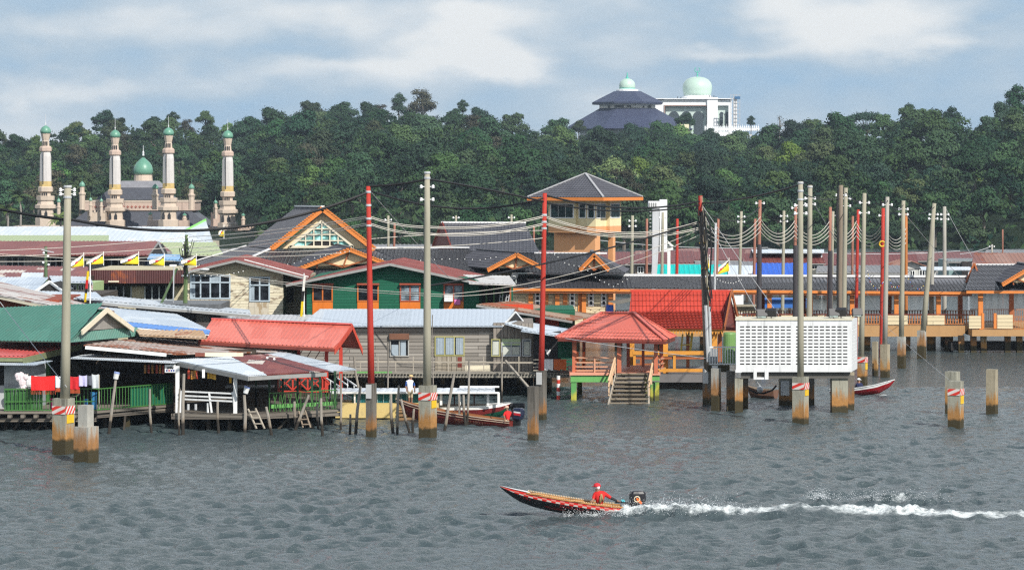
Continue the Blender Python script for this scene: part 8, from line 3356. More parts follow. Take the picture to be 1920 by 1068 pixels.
# ---------------------------------------------------------------- the speedboat
def speedboat():
 S, B = P(1168, 950, 117.3), P(937, 910.5, 116.3)
 T = Thing('speedboat', 'black longtail style speedboat with red and white checker band racing with raised bow', 'boat', (S.x, S.y, 0))
 zb = B.z
 hl = Hull((S.x, S.y, 0), (B.x, B.y, 0), ipl([0, .1, .3, .5, .75, .9, 1], [.33, .37, .52, .69, .93, 1.10, zb]), ipl([0, .3, .47, .6, .727, .83, .9, .96, 1], [-.22, -.08, .08, .21, .38, .58, .79, 1.02, zb - .03]), ipl([0, .15, .4, .6, .8, .9, .97, 1], [.50, .56, .60, .56, .40, .25, .10, .012]), 56)
 black = paint('hull_black', (.012, .010, .012), .3, .2, 2, .0, .5)
 red = paint('hull_red', (.55, .02, .015), .35, .12, 4, .05, .5)
 pink = paint('hull_rose', (.55, .17, .14), .4, .12, 4, .1)
 white = paint('hull_white', (.56, .46, .42), .4, .08, 4, .2)
 def mats(k, i):
  if k == 0:
   return 1
  if k == 1:
   return 1 if (i // 2) % 2 else 2
  if k == 2:
   return 3 if (i // 2) % 2 else 1
  return 0
 mb = hl.shell([0, .10, .22, .34, .5, .68, .84, .94, 1.0], mats)
 hull = T.part('hull', mb, [black, red, pink, white], smooth=False)
 wood = planks('boat_wood', (.45, .22, .07), (.52, .27, .10), .3, 2.0)
 T.part('inner_planking', hl.inside(.6), wood)
 for sd_ in (1, -1):
  T.part('gunwale', hl.strip(0, .06, .05, sd_, 0, .8), wood, hull)
 mb = MB()
 for i in range(52):
  t = .05 + .7 * i / 51
  mb.rbox(hl.pt(t, -1, 0) + Vector((0, 0, .055)), .035, .05, .05, 0)
  mb.rbox(hl.pt(t, 1, 0) + Vector((0, 0, .04)), .03, .04, .03, 0)
 T.part('rail_pegs', mb, paint('pale_wood', (.62, .48, .30), .6, .2), hull)
 mb = MB()
 n = 14
 for i in range(n):
  a, b = .76 + .24 * i / n, .76 + .24 * (i + 1) / n
  u = Vector((0, 0, .03))
  mb.add([hl.pt(a, 1, 0) + u, hl.pt(b, 1, 0) + u, hl.pt(b, -1, 0) + u, hl.pt(a, -1, 0) + u], [(0, 1, 2, 3)])
 T.part('foredeck', mb, WHITEP)
 mb = MB()
 mb.add([hl.pt(.30, 1, .1), hl.pt(.36, 1, .1), hl.pt(.36, -1, .1), hl.pt(.30, -1, .1)], [(0, 1, 2, 3)])
 mb.add([p + Vector((0, 0, -.03)) for p in (hl.pt(.30, 1, .1), hl.pt(.36, 1, .1), hl.pt(.36, -1, .1), hl.pt(.30, -1, .1))], [(3, 2, 1, 0)])
 mb.add([hl.pt(.12, 1, .2), hl.pt(.22, 1, .2), hl.pt(.22, -1, .2), hl.pt(.12, -1, .2)], [(0, 1, 2, 3)])
 T.part('thwart', mb, wood)
 dr = paint('letter_red', (.33, .02, .02), .45, .1)
 T.part('lettering', hl.text('BIARAU 7', .535, .30, .40, .56), dr, hull)
 T.part('lettering', hl.text('1101', .845, .77, .42, .58), dr, hull)
 mb = MB()
 c0 = [hl.pt(.57 + .085 * math.cos(a), 1, .72 + .09 * math.sin(a)) + hl.lat * .012 for a in [i * math.pi / 8 for i in range(16)]]
 mb.poly(c0)
 T.part('red_patch', mb, paint('patch_red', (.22, .015, .015), .4, .2), hull)
 fw = hl.ax.normalized()
 ec = P(1186, 948, 117.4)
 e, pt = outboard(T, (ec.x + .1, 117.42, -.1), fw, paint('cowl_black', (.016, .015, .018), .28, .15, 2, 0, .5), 1.32)
 mb = MB()
 ctr = P(1194, 934, 117.3)
 ctr.y -= .21
 pts = [ctr + Vector((.11 * math.cos(a), 0, .11 * math.sin(a))) for a in [math.radians(x) for x in range(0, 361, 24)]]
 mb.tube(pts, .022, 5)
 T.part('ring_mark', mb, paint('ring_cream', (.72, .60, .42), .5, .1), e)
 mb = MB()
 o = ctr + Vector((.03, -.01, -.02))
 mb.prism([o + Vector((x, 0, z)) for x, z in ((-.07, .05), (0, .08), (.04, .03), (.12, -.05), (.18, -.12), (.14, -.19), (.02, -.09), (-.04, -.02))], (0, .01, 0))
 T.part('orange_mark', mb, paint('mark_orange', (.72, .14, .02), .5, .15), e)
 mb = MB()
 for i in range(4):
  mb.ball(P(1166 + i * 1.5, 937 + (i % 2) * 2, 117.2), .035, 6, 4)
 T.part('cable_tie', mb, paint('tie_cyan', (.10, .50, .58), .5, .1), e)
 Yp = 117.0
 q = lambda px, py, dy=0: P(px, py, Yp + dy)
 J = {'pelvis': (q(1126, 947), .15), 'spine': (q(1125.5, 937), .185), 'chest': (q(1124, 928), .205), 'neck': (q(1121.5, 920), .08), 'head': (q(1119.5, 913.5), .13),
   'sh_l': (q(1115, 925.5, -.02), .095), 'el_l': (q(1112.5, 935, -.1), .068), 'wr_l': (q(1110, 940, -.2), .034),
   'sh_r': (q(1133, 924.5, .02), .10), 'el_r': (q(1145, 932.5, .06), .07), 'wr_r': (q(1156, 937.5, .12), .045),
   'hip_l': (q(1122, 949, -.08), .11), 'kn_l': (q(1106, 944, -.1), .08), 'an_l': (q(1103, 953, -.1), .055), 'ft_l': (q(1098, 954, -.12), .045),
   'hip_r': (q(1122, 949, .14), .11), 'kn_r': (q(1106, 943, .18), .08), 'an_r': (q(1103, 953, .18), .055), 'ft_r': (q(1098, 954, .18), .045),
   '_face': ((-.75, .65, 0), 0)}
 J2 = {k: v for k, v in J.items() if k != '_face'}
 ed = [('pelvis', 'spine'), ('spine', 'chest'), ('chest', 'neck'), ('neck', 'head'), ('chest', 'sh_l'), ('sh_l', 'el_l'), ('el_l', 'wr_l'), ('chest', 'sh_r'), ('sh_r', 'el_r'), ('el_r', 'wr_r'),
    ('pelvis', 'hip_l'), ('hip_l', 'kn_l'), ('kn_l', 'an_l'), ('an_l', 'ft_l'), ('pelvis', 'hip_r'), ('hip_r', 'kn_r'), ('kn_r', 'an_r'), ('an_r', 'ft_r')]
 sm = [2, 2, 2, 0, 2, 2, 0, 2, 2, 3, 3, 3, 0, 0, 3, 3, 0, 0]
 shirt = paint('shirt_red', (.52, .015, .012), .8, .2, 6, .1)
 cm = cap_mesh(q(1119.5, 911.8), .138, (-.75, .65, 0))
 em = MB()
 em.ball(q(1121, 912.8, -.075), .105, 8, 6, 0, (.85, .7, .95))
 gm = MB()
 g = q(1127, 933, -.225)
 gm.prism([g + Vector((x, 0, z)) for x, z in ((-.10, -.22), (-.02, .16), (.04, .17), (.13, -.2), (.05, -.1), (0, -.2))], (0, .02, 0))
 person('person in red shirt and red and white cap steering the speedboat motor', {**J2, **({'_f': J['pelvis']} if 0 else {})}, ed, [SKIN, BLACKC, shirt, paint('dark_sleeve', (.03, .03, .035), .8, .2)], sm, q(1126, 948),
     [('cap', cm, paint('cap_red', (.55, .02, .03), .7, .1)), ('cap_panel', em, paint('cap_white', (.80, .78, .80), .7, .05)), ('shirt_print', gm, paint('print_tan', (.36, .26, .12), .8, .4, 12))],
     [('wr_l', (-.6, -.1, -.6), (0, 0, -1)), ('wr_r', (.8, .1, -.25), (0, 0, -1))])
speedboat()
# ---------------------------------------------------------------- moored and passing boats
def red_longboat():
 S, B = P(963, 790, 159.5), P(742, 752, 163.0)
 T = Thing('longboat', 'long dark red wooden boat passing behind the stakes with a man at its motor', 'boat', (S.x, S.y, 0))
 hl = Hull((S.x, S.y, 0), (B.x, B.y, 0), ipl([0, .3, .6, .85, 1], [.30, .48, .70, 1.0, 1.25]), ipl([0, .4, .7, .9, 1], [-.3, -.25, -.15, .3, 1.2]), ipl([0, .2, .5, .75, .92, 1], [.50, .58, .56, .42, .18, .02]), 40)
 hr = paint('longboat_red', (.15, .022, .016), .4, .25, 1.5, .2)
 hull = T.part('hull', hl.shell([0, .2, .4, .6, .8, .94, 1.0], lambda k, i: 0), [hr])
 T.part('inner_planking', hl.inside(.6), planks('longboat_wood', (.33, .13, .05), (.40, .17, .07), .3, 2.0))
 st = paint('cream_strip', (.58, .46, .34), .5, .1)
 T.part('gunwale', hl.strip(0, .05, .04), st, hull)
 T.part('rub_strip', hl.strip(.16, .03, .03), st, hull)
 T.part('lettering', hl.text('PEMBURU', .455, .215, .30, .56, .02), paint('letter_tan', (.36, .16, .10), .5, .1), hull)
 fw = hl.ax.normalized()
 c = P(969, 796, 159.4)
 e, pt = outboard(T, (c.x, 159.5, -.02), fw, paint('cowl_navy', (.015, .02, .045), .3, .15, 2, 0, .5), 1.3)
 for z0, z1, col in ((.50, .60, paint('cowl_red', (.5, .02, .03), .4, .1)), (.60, .66, WHITEP)):
  mb = MB()
  mb.prism([pt(.05, -.188, z0), pt(-.27, -.188, z0 - .03), pt(-.27, -.188, z1 - .03), pt(.05, -.188, z1)], (0, -.012, 0))
  mb.prism([pt(.05, .188, z0), pt(-.27, .188, z0 - .03), pt(-.27, .188, z1 - .03), pt(.05, .188, z1)], (0, -.012, 0))
  T.part('cowl_stripe', mb, col, e)
 Yp = 159.5
 q = lambda px, py, dy=0: P(px, py, Yp + dy)
 J = {'pelvis': (q(952, 788), .15), 'spine': (q(952, 781), .15), 'chest': (q(952, 775.5), .165), 'neck': (q(951, 770), .065), 'head': (q(950, 765.5), .105),
   'sh_l': (q(947, 773, -.03), .075), 'el_l': (q(944.5, 779, -.15), .05), 'wr_l': (q(947, 784, -.3), .035),
   'sh_r': (q(957.5, 773, .03), .075), 'el_r': (q(960, 778.5, .1), .05), 'wr_r': (q(962, 781.5, .2), .035),
   'hip_l': (q(951, 789, -.1), .11), 'kn_l': (q(943, 788, -.1), .08), 'an_l': (q(942, 794, -.1), .05),
   'hip_r': (q(951, 789, .12), .11), 'kn_r': (q(943, 788, .14), .08), 'an_r': (q(942, 794, .14), .05)}
 ed = [('pelvis', 'spine'), ('spine', 'chest'), ('chest', 'neck'), ('neck', 'head'), ('chest', 'sh_l'), ('sh_l', 'el_l'), ('el_l', 'wr_l'), ('chest', 'sh_r'), ('sh_r', 'el_r'), ('el_r', 'wr_r'),
    ('pelvis', 'hip_l'), ('hip_l', 'kn_l'), ('kn_l', 'an_l'), ('pelvis', 'hip_r'), ('hip_r', 'kn_r'), ('kn_r', 'an_r')]
 person('person in bright red shirt and pale cap at the motor of the dark red longboat', J, ed, [SKIN, BLACKC, paint('shirt_bright_red', (.62, .015, .015), .8, .15, 6, .1), paint('trousers_tan', (.40, .28, .18), .8, .2)],
     [2, 2, 2, 0, 2, 2, 0, 2, 2, 0, 3, 3, 0, 3, 3, 0], q(952, 790), [('cap', cap_mesh(q(950, 764.2), .108, (-1, -.2, 0)), paint('cap_peach', (.60, .38, .28), .7, .1))],
     [('wr_l', (-.1, -.5, -.6), (0, 0, -1)), ('wr_r', (.7, .2, -.3), (0, 0, -1))])
red_longboat()
def covered_boat():
 S, B = P(655, 757, 167.5), P(962, 757, 166.0)
 T = Thing('covered_boat', 'moored passenger boat with long white canopy, white gunwale and red and green hull', 'boat', (S.x, S.y, 0))
 hl = Hull((S.x, S.y, 0), (B.x, B.y, 0), ipl([0, .6, .85, 1], [.62, .60, .66, .80]), ipl([0, .8, .93, 1], [-.4, -.35, .0, .65]), ipl([0, .2, .6, .8, .93, 1], [.8, .95, .95, .75, .35, .03]), 40)
 wh = paint('boat_white', (.76, .75, .72), .45, .05, 1, .15)
 hull = T.part('hull', hl.shell([0, .22, .5, .56, .8, .94, 1.0], lambda k, i: (0, 1, 0 if 0 else 1, 2, 2, 2)[k]), [wh, paint('boat_maroon', (.17, .02, .02), .4, .15), paint('boat_green', (.01, .09, .05), .4, .2)])
 T.part('inner_planking', hl.inside(.7), paint('boat_inside', (.36, .30, .24), .7, .2))
 mb = MB()
 for i in range(10):
  a, b = .84 + .16 * i / 10, .84 + .16 * (i + 1) / 10
  mb.add([hl.pt(a, 1, 0) + Vector((0, 0, .03)), hl.pt(b, 1, 0) + Vector((0, 0, .03)), hl.pt(b, -1, 0) + Vector((0, 0, .03)), hl.pt(a, -1, 0) + Vector((0, 0, .03))], [(0, 1, 2, 3)])
 T.part('foredeck', mb, wh)
 mb = MB()
 a, b = P(957, 761, 165.9), P(984, 760, 165.8)
 mb.tube([a, b], [.17, .15], 10)
 T.part('bow_fender', mb, paint('tyre_black', (.02, .02, .022), .8, .2), hull)
 mb = MB()
 mb.beam(P(960, 770, 165.9), P(978, 762, 165.8), .2, .3)
 T.part('bow_post', mb, WOODD, hull)
 mb = MB()
 p = PT((622, 734.5, 165.3), (928, 734.5, 164.8), (928, 727, 167.2), (622, 727.5, 167.5))
 mb.roof(p, style='corr', pitch=.4, amp=.02, thick=.09)
 rf = T.part('canopy', mb, TINW)
 mb = MB()
 mb.beam(P(862, 724.5, 166), P(936, 724.5, 166), .5, .07)
 T.part('canopy_plank', mb, WHITEP, rf)
 mb = MB()
 rbeam(mb, (620, 734, 165.2), (936, 734, 164.7), 3.6, .08)
 T.part('canopy_edge', mb, WHITEP, rf)
 for px, w in ((665, 3), (745, 3), (827, 4.5), (862, 4), (915, 4.5), (935, 4.5)):
  for yy in (165.25, 167):
   mb = MB()
   mb.pbox(px - w / 2, px + w / 2, 735.5, 759, yy, .12)
   T.part('canopy_post', mb, wh)
 for px in (842, 852, 889):
  mb = MB()
  mb.pbox(px - 1.2, px + 1.2, 735.5, 762, 166.6, .08)
  T.part('dark_post', mb, paint('brown_post', (.12, .04, .03), .6, .2))
 te = paint('teal_screen', (.006, .10, .12), .5, .2, 2, .25)
 mb = MB()
 a, b = P(660, 758, 165.45), P(800, 736, 165.45)
 n = 90
 for k in range(n):
  x0, x1 = a.x + (b.x - a.x) * k / n, a.x + (b.x - a.x) * (k + 1) / n
  o0, o1 = .03 * (k % 2), .03 * ((k + 1) % 2)
  mb.add([(x0, 165.45 - o0, a.z), (x1, 165.45 - o1, a.z), (x1, 165.45 - o1, b.z), (x0, 165.45 - o0, b.z)], [(0, 1, 2, 3)])
 T.part('teal_screen', mb, te)
 mb = MB()
 for px in range(664, 800, 11):
  mb.pbox(px - .4, px + .4, 736, 758, 165.36, .03)
 T.part('screen_batten', mb, paint('batten_pale', (.30, .42, .44), .5, .1))
 Yp = 164.2
 q = lambda px, py, dy=0: P(px, py, Yp + dy)
 J = {'pelvis': (q(768.5, 731), .135), 'spine': (q(768, 724), .14), 'chest': (q(768, 717.5), .165), 'neck': (q(769.5, 711.5), .06), 'head': (q(770.5, 706.8), .105),
   'sh_l': (q(762.5, 715, -.02), .07), 'el_l': (q(760.5, 723.5, .02), .048), 'wr_l': (q(762.5, 729, -.1), .034),
   'sh_r': (q(774.5, 715, .02), .07), 'el_r': (q(777, 723, .02), .048), 'wr_r': (q(777.5, 730.5, -.05), .034),
   'hip_l': (q(766.5, 734, -.02), .1), 'kn_l': (q(767, 744.5, -.03), .07), 'an_l': (q(767, 754.5, .02), .045), 'ft_l': (q(767, 756.6, -.13), .035),
   'hip_r': (q(771.5, 734, .04), .1), 'kn_r': (q(772, 744.5, .05), .07), 'an_r': (q(771.5, 754.5, .1), .045), 'ft_r': (q(773, 756.6, -.04), .035)}
 ed = [('pelvis', 'spine'), ('spine', 'chest'), ('chest', 'neck'), ('neck', 'head'), ('chest', 'sh_l'), ('sh_l', 'el_l'), ('el_l', 'wr_l'), ('chest', 'sh_r'), ('sh_r', 'el_r'), ('el_r', 'wr_r'),
    ('pelvis', 'hip_l'), ('hip_l', 'kn_l'), ('kn_l', 'an_l'), ('an_l', 'ft_l'), ('pelvis', 'hip_r'), ('hip_r', 'kn_r'), ('kn_r', 'an_r'), ('an_r', 'ft_r')]
 person('person in white vest, blue sleeves and khaki shorts standing on the yellow landing', J, ed, [SKIN, BLACKC, paint('vest_white', (.76, .76, .78), .8, .12, 9, .1), paint('sleeve_blue', (.03, .10, .36), .8, .15), paint('shorts_khaki', (.48, .38, .24), .8, .12)],
     [2, 2, 2, 0, 2, 3, 0, 2, 3, 0, 4, 4, 0, 0, 4, 4, 0, 0], q(769, 757), [('cap', cap_mesh(q(770.5, 705.8), .108, (1, -.3, 0)), paint('cap_tan', (.58, .42, .20), .7, .1))],
     [('wr_l', (.1, -.1, -1), (0, -1, 0)), ('wr_r', (0, -.1, -1), (0, -1, 0))])
covered_boat()
def small_red_boat():
 S, B = P(1560, 742, 184.4), P(1678, 713.5, 182.6)
 T = Thing('small_boat', 'small open boat with red hull and white gunwale emerging from behind the white building', 'boat', (S.x, S.y, 0))
 hl = Hull((S.x, S.y, 0), (B.x, B.y, 0), ipl([0, .35, .7, 1], [.30, .36, .62, .98]), ipl([0, .5, .75, .92, 1], [-.25, -.1, .08, .5, .93]), ipl([0, .3, .6, .85, .95, 1], [.45, .55, .52, .28, .12, .02]), 32)
 hull = T.part('hull', hl.shell([0, .3, .6, .85, 1.0], lambda k, i: (1, 0, 0, 0)[k]), [paint('boat_crimson', (.33, .015, .02), .35, .15), WHITEP])
 T.part('inner_planking', hl.inside(.55), planks('boat_wood_b', (.50, .27, .09), (.56, .32, .12), .3, 2.0))
 T.part('gunwale', hl.strip(0, .06, .05), WHITEP, hull)
 Yp = 183.6
 q = lambda px, py, dy=0: P(px, py, Yp + dy)
 J = {'pelvis': (q(1611, 733), .15), 'spine': (q(1611, 727), .155), 'chest': (q(1611, 721.5), .17), 'neck': (q(1610.5, 716.5), .065), 'head': (q(1610, 713), .105),
   'sh_l': (q(1606, 720, 0), .075), 'el_l': (q(1604, 726, .05), .05), 'wr_l': (q(1603, 731, .1), .035),
   'sh_r': (q(1616, 720, 0), .075), 'el_r': (q(1618, 726, -.05), .05), 'wr_r': (q(1619, 731, -.1), .035),
   'hip_l': (q(1612, 735, -.1), .11), 'kn_l': (q(1620, 733, -.1), .08), 'hip_r': (q(1612, 735, .12), .11), 'kn_r': (q(1620, 733, .12), .08)}
 ed = [('pelvis', 'spine'), ('spine', 'chest'), ('chest', 'neck'), ('neck', 'head'), ('chest', 'sh_l'), ('sh_l', 'el_l'), ('el_l', 'wr_l'), ('chest', 'sh_r'), ('sh_r', 'el_r'), ('el_r', 'wr_r'), ('pelvis', 'hip_l'), ('hip_l', 'kn_l'), ('pelvis', 'hip_r'), ('hip_r', 'kn_r')]
 person('person in navy shirt and white cap sitting low in the small red boat', J, ed, [SKIN, BLACKC, paint('shirt_navy', (.012, .02, .07), .8, .2)], [2, 2, 2, 0, 2, 2, 0, 2, 2, 0, 2, 2, 2, 2], q(1611, 736), [('cap', cap_mesh(q(1610, 711.8), .11, (1, .1, 0)), WHITEP)],
     [('wr_l', (-.2, .2, -1), (1, 0, 0)), ('wr_r', (.3, -.2, -1), (1, 0, 0))])
 S, B = P(1455, 724, 180), P(1398, 721, 181)
 T = Thing('small_boat', 'brown boat half hidden under the white lattice building', 'boat', (S.x, S.y, 0))
 hl = Hull((S.x, S.y, 0), (B.x, B.y, 0), ipl([0, .6, 1], [.5, .55, .75]), ipl([0, .8, 1], [-.2, -.1, .7]), ipl([0, .5, .85, 1], [.4, .5, .25, .02]), 16)
 T.part('hull', hl.shell([0, .5, 1.0], lambda k, i: 0), [paint('boat_brown', (.16, .08, .05), .6, .25)])
 T.part('inner_planking', hl.inside(.5), WOODP)
 mb = MB()
 mb.ball(P(1425, 729.5, 176), .2, 10, 6)
 mb.tube([P(1425, 727, 176), P(1425, 722, 176.2), P(1420, 716, 176.5)], .015, 4)
 single('buoy', mb, WHITEP, 'round white buoy under the white lattice building', 'buoy', P(1425, 732, 176))
small_red_boat()
# ---------------------------------------------------------------- cables
def cable(a, b, sag, r, mat, label, group, name='power_cable', n=18, tie=None):
 A, B = P(*a), P(*b)
 sg = sag / F * (a[2] + b[2]) / 2
 pts = []
 for i in range(n + 1):
  t = i / n
  p = A.lerp(B, t)
  p.z -= sg * 4 * t * (1 - t)
  pts.append(p)
 mb = MB()
 mb.tube(pts, r, 5)
 if tie:
  for i in range(1, n * 2):
   t = i / (n * 2)
   p = A.lerp(B, t)
   p.z -= sg * 4 * t * (1 - t)
   mb.ball(p, tie, 5, 4, 1)
 return single(name, mb, [mat, METAL] if tie else [mat], label, 'cable', A, group)
YA, YB_, YC, YD, YE = D(850), D(818), D(820), D(787), D(757)
YF = D(793)
BG = 'thick black cables'
cable((-40, 383, 146), (127, 412, YA), 3, .075, BLACKC, 'thick black cable coming in from outside to the pole with the laundry', BG)
cable((127, 410, YA), (689, 361, YB_), 44, .075, BLACKC, 'thick black cable sagging deeply before the town mosque to the first red pole', BG, n=40, tie=.05)
cable((692, 349, YB_), (801, 336, YC), 3, .06, BLACKC, 'thick black cable climbing from the first red pole to the tallest concrete pole', BG)
cable((694, 358, YB_), (1020, 371, YD), 26, .055, BLACKC, 'beaded black cable hanging low behind the tall concrete pole', BG, n=36, tie=.05)
cable((803, 336, YC), (1020, 378, YD), -2, .06, BLACKC, 'thick black cable dropping from the tallest concrete pole to the second red pole', BG)
cable((1023, 366, YD), (1313, 377, YE), 18, .055, BLACKC, 'upper black cable passing the windows of the lookout tower', BG, n=30, tie=.045)
cable((1023, 380, YD), (1313, 384, YE), 14, .045, BLACKC, 'lower black cable passing the windows of the lookout tower', BG)
cable((1316, 381, YE), (1500, 346, YF), 6, .055, BLACKC, 'black cable rising from the dark bundle pole to the striped pole at the lattice box', BG, n=26, tie=.045)
cable((800, 536, YC), (1311, 416, YE), 10, .05, BLACKC, 'long black cable slanting across the dark hall roofs to the bundle pole', BG, n=30)
cable((1502, 362, YF), (1573, 372, 196), 6, .03, BLACKC, 'thin black cable between the striped pole and the dark doubled pole', BG)
for a, b, sg, lab in (((1425, 388, 216), (1492, 397, 220), 22, 'thin black loop between two rust red poles behind the lattice box'), ((1316, 392, YE), (1425, 388, 216), 24, 'thin black loop from the bundle pole to the rust red pole by the blue roof'), ((1586, 360, 199), (1621, 372, 190), 10, 'thin black loop from the dark doubled pole to the striped pole beyond the lattice box'), ((1664, 376, 199), (1694, 384, 209), 12, 'thin black loop between the pale pole and the two part pile pole'), ((1752, 388, 220), (1694, 384, 209), 14, 'thin black loop ending at the leaning pole')):
 cable(a, b, sg, .03, BLACKC, lab, BG)
CR = .021
for k in range(2):
 for j, (ya, yb) in enumerate(((405, 405), (418, 418))):
  dx = k * 3
  lab = ['upper', 'lower'][j]
  cable((693, ya + dx, YB_), (801, 424 + 13 * j + dx, YC), 5, CR, ROPEW, 'cream cable of the %s pair from the first red pole to the tallest concrete pole' % lab, 'cream cables, first span, ' + lab)
  cable((801, 424 + 13 * j + dx, YC), (1020, 404 + 14 * j + dx, YD), 9, CR, ROPEW, 'cream cable of the %s pair from the tallest concrete pole to the second red pole' % lab, 'cream cables, second span, ' + lab)
  cable((690, ya + dx, YB_), (345, 444 + 22 * j + 3 * dx, 190), 6, CR, ROPEW, 'cream cable of the %s pair from the first red pole to the flag pole' % lab, 'cream cables, flag span, ' + lab)
  cable((1023, 405 + 13 * j + dx, YD), (1313, 414 + 12 * j + dx, YE), 26 - 6 * j, CR, ROPEW, 'cream cable of the %s pair crossing below the lookout tower windows' % lab, 'cream cables, tower span, ' + lab)
for a, b, sg, lab in (((692, 466, YB_), (1020, 446, YD), 4, 'single cream cable along the dark hall roofs between both red poles'), ((692, 448, YB_), (1020, 432, YD), -3, 'faint cream cable above the steep tiled roof'),
       ((348, 505, 190), (830, 552, 178), 6, 'cream cable slanting across the weathered cream house'), ((352, 508, 190), (835, 556, 178), 7, 'second cream cable slanting across the weathered cream house, just lower'),
       ((830, 552, 178), (1313, 430, YE), 22, 'long cream cable climbing across the red shelter to the bundle pole'), ((835, 556, 178), (1313, 440, YE), 26, 'second long cream cable climbing to the bundle pole, just lower'),
       ((-30, 470, 190), (345, 445, 190), 4, 'cream cable along the long maroon roof, highest of the flag cables'), ((-30, 480, 190), (345, 462, 190), 4, 'cream cable along the long maroon roof, second of the flag cables'), ((-30, 490, 190), (345, 478, 190), 4, 'cream cable along the long maroon roof, third of the flag cables'), ((-30, 474, 190), (345, 490, 190), 3, 'cream cable along the long maroon roof, lowest of the flag cables'),
       ((345, 462, 190), (640, 466, 215), 8, 'cream cable from the flag pole to the big orange gable'), ((345, 478, 190), (640, 474, 215), 5, 'second cream cable from the flag pole to the big orange gable, just lower')):
 cable(a, b, sg, CR * .9, ROPEW, lab, None)
SP = [(1316, 0, YE), (1426, 404, 216), (1490, 412, 219.5), (1557, 410, 222), (1606, 412, 228), (1656, 414, 222), (1699, 425, 240)]
nm = ['from the bundle pole to the rust red pole by the blue roof', 'from the rust red pole by the blue roof to the next one', 'between the rust red poles behind the two tallest poles', 'between the dark doubled pole and the thin red one', 'between the thin red pole and the bright red one', 'between the bright red pole and the orange one']
for i in range(6):
 a, b = SP[i], SP[i + 1]
 for k in range(4):
  ya = (410 + k * 10) if i == 0 else a[1] + 6 + k * 8
  cable((a[0], ya, a[2]), (b[0], b[1] + 2 + k * 9, b[2]), 26 - k * 2.5 if i else 34 - 3 * k, CR, ROPEW, 'cream cable looped ' + nm[i], 'cream cable loops, span %s' % 'abcdef'[i])
for a, b, lab in (((692, 356, YB_), (841, 520, 196), 'grey stay wire from the first red pole down across the tall concrete pole'), ((1316, 384, YE), (1460, 590, 178), 'grey stay wire falling from the bundle pole toward the walkway'), ((1318, 400, YE), (1420, 585, 176), 'second grey stay wire of the bundle pole, steeper'), ((1521, 372, 190), (1660, 606, 214), 'grey stay wire slanting from the pole behind the lattice box'), ((1696, 400, 209), (1800, 520, 228), 'grey stay wire slanting from the two part pile pole'), ((1774, 392, 243), (1822, 480, 245), 'grey stay wire of the farthest pole of the row'), ((0, 566, 150), (125, 725, YA - .4), 'pale stay wire running down to the foot of the pole with the laundry'), ((1660, 610, 198), (1790, 720, 160), 'thin mooring wire running to the striped pile in open water'), ((1060, 634, 175), (1330, 672, 171), 'thin wire across the front of the red roofed pavilion')):
 cable(a, b, 1.5, .009 if 'mooring' in lab else .018, METAL, lab, None, 'stay_wire', n=6)
for a, b, sg, lab in (((1800, 476, 352), (1862, 460, 360), 3, 'thin wire over the far rusty roof'), ((1440, 466, 340), (1800, 470, 352), 8, 'thin wire along the far maroon roofs'), ((1120, 450, 330), (1440, 464, 340), 6, 'thin wire under the forest beside the lookout tower')):
 cable(a, b, sg, .04, METAL, lab, None)
# ---------------------------------------------------------------- flags, lights, dishes
FY = paint('flag_yellow', (.78, .60, .02), .8, .06, 4, 0)
FWH = paint('flag_white', (.80, .78, .72), .8, .05, 4, 0)
FBK = paint('flag_black', (.02, .018, .018), .8, .1, 4, 0)
FRD = paint('flag_red', (.60, .03, .03), .8, .1, 4, 0)
def flag(hx, hy, w, h, Y, label, droop, seed=1):
 nx, ny = 20, 14
 mb = MB()
 vs = []
 for j in range(ny + 1):
  for i in range(nx + 1):
   u, v = i / nx, j / ny
   x = hx - w * u
   y = hy + h * v * (1 - .62 * u) + droop * 1.25 * u
   dy = .25 * math.sin(u * 5 + seed) * u + .06 * math.sin(v * 6)
   vs.append(P(x, y, Y + dy))
 fs, ms = [], []
 for j in range(ny):
  for i in range(nx):
   q = j * (nx + 1) + i
   fs.append((q, q + 1, q + nx + 2, q + nx + 1))
   u, v = (i + .5) / nx, (j + .5) / ny
   d = v - (.04 + .85 * u)
   m = 0
   if -.75 < d <= .02:
    m = 1
   elif .02 < d < .17:
    m = 2
   if (u - .5) ** 2 + ((v - .47) * .8) ** 2 < .012:
    m = 3
   ms.append(m)
 mb.v = [tuple(v) for v in vs]
 mb.f, mb.m = fs, ms
 mb.add([P(hx - .6, hy - 3, Y - .02), P(hx + .6, hy - 3, Y - .02), P(hx + .6, hy + h + 3, Y - .02), P(hx - .6, hy + h + 3, Y - .02)], [(0, 1, 2, 3)], 1)
 return single('flag', mb, [FY, FWH, FBK, FRD], label, 'flag', P(hx, hy, Y), 'yellow flags on the cables')
flag(157, 476, 27, 22, 188, 'yellow flag with white and black bands, nearest the concrete pole', 14, 1)
flag(194, 474, 32, 20, 188, 'yellow flag with thin black lines and little white, second from the concrete pole', 12, 2)
flag(260, 474, 34, 21, 188, 'yellow flag with the broadest white band, alone in the middle of the row', 10, 3)
flag(308, 478, 28, 20, 188, 'yellow flag with a blue awning right behind it', 8, 4)
flag(368, 478, 28, 20, 188, 'yellow flag tangled in the green pole', 8, 5)
flag(420, 424, 10, 20, 230, 'small yellow flag under the black cable before the mosque wall', 8, 6)
flag(1330, 480, 12, 24, 200, 'small yellow flag tied to the dark bundle pole', 8, 7)
flag(1367, 486, 30, 22, 280, 'yellow and white flag over the turquoise roof', 18, 8)
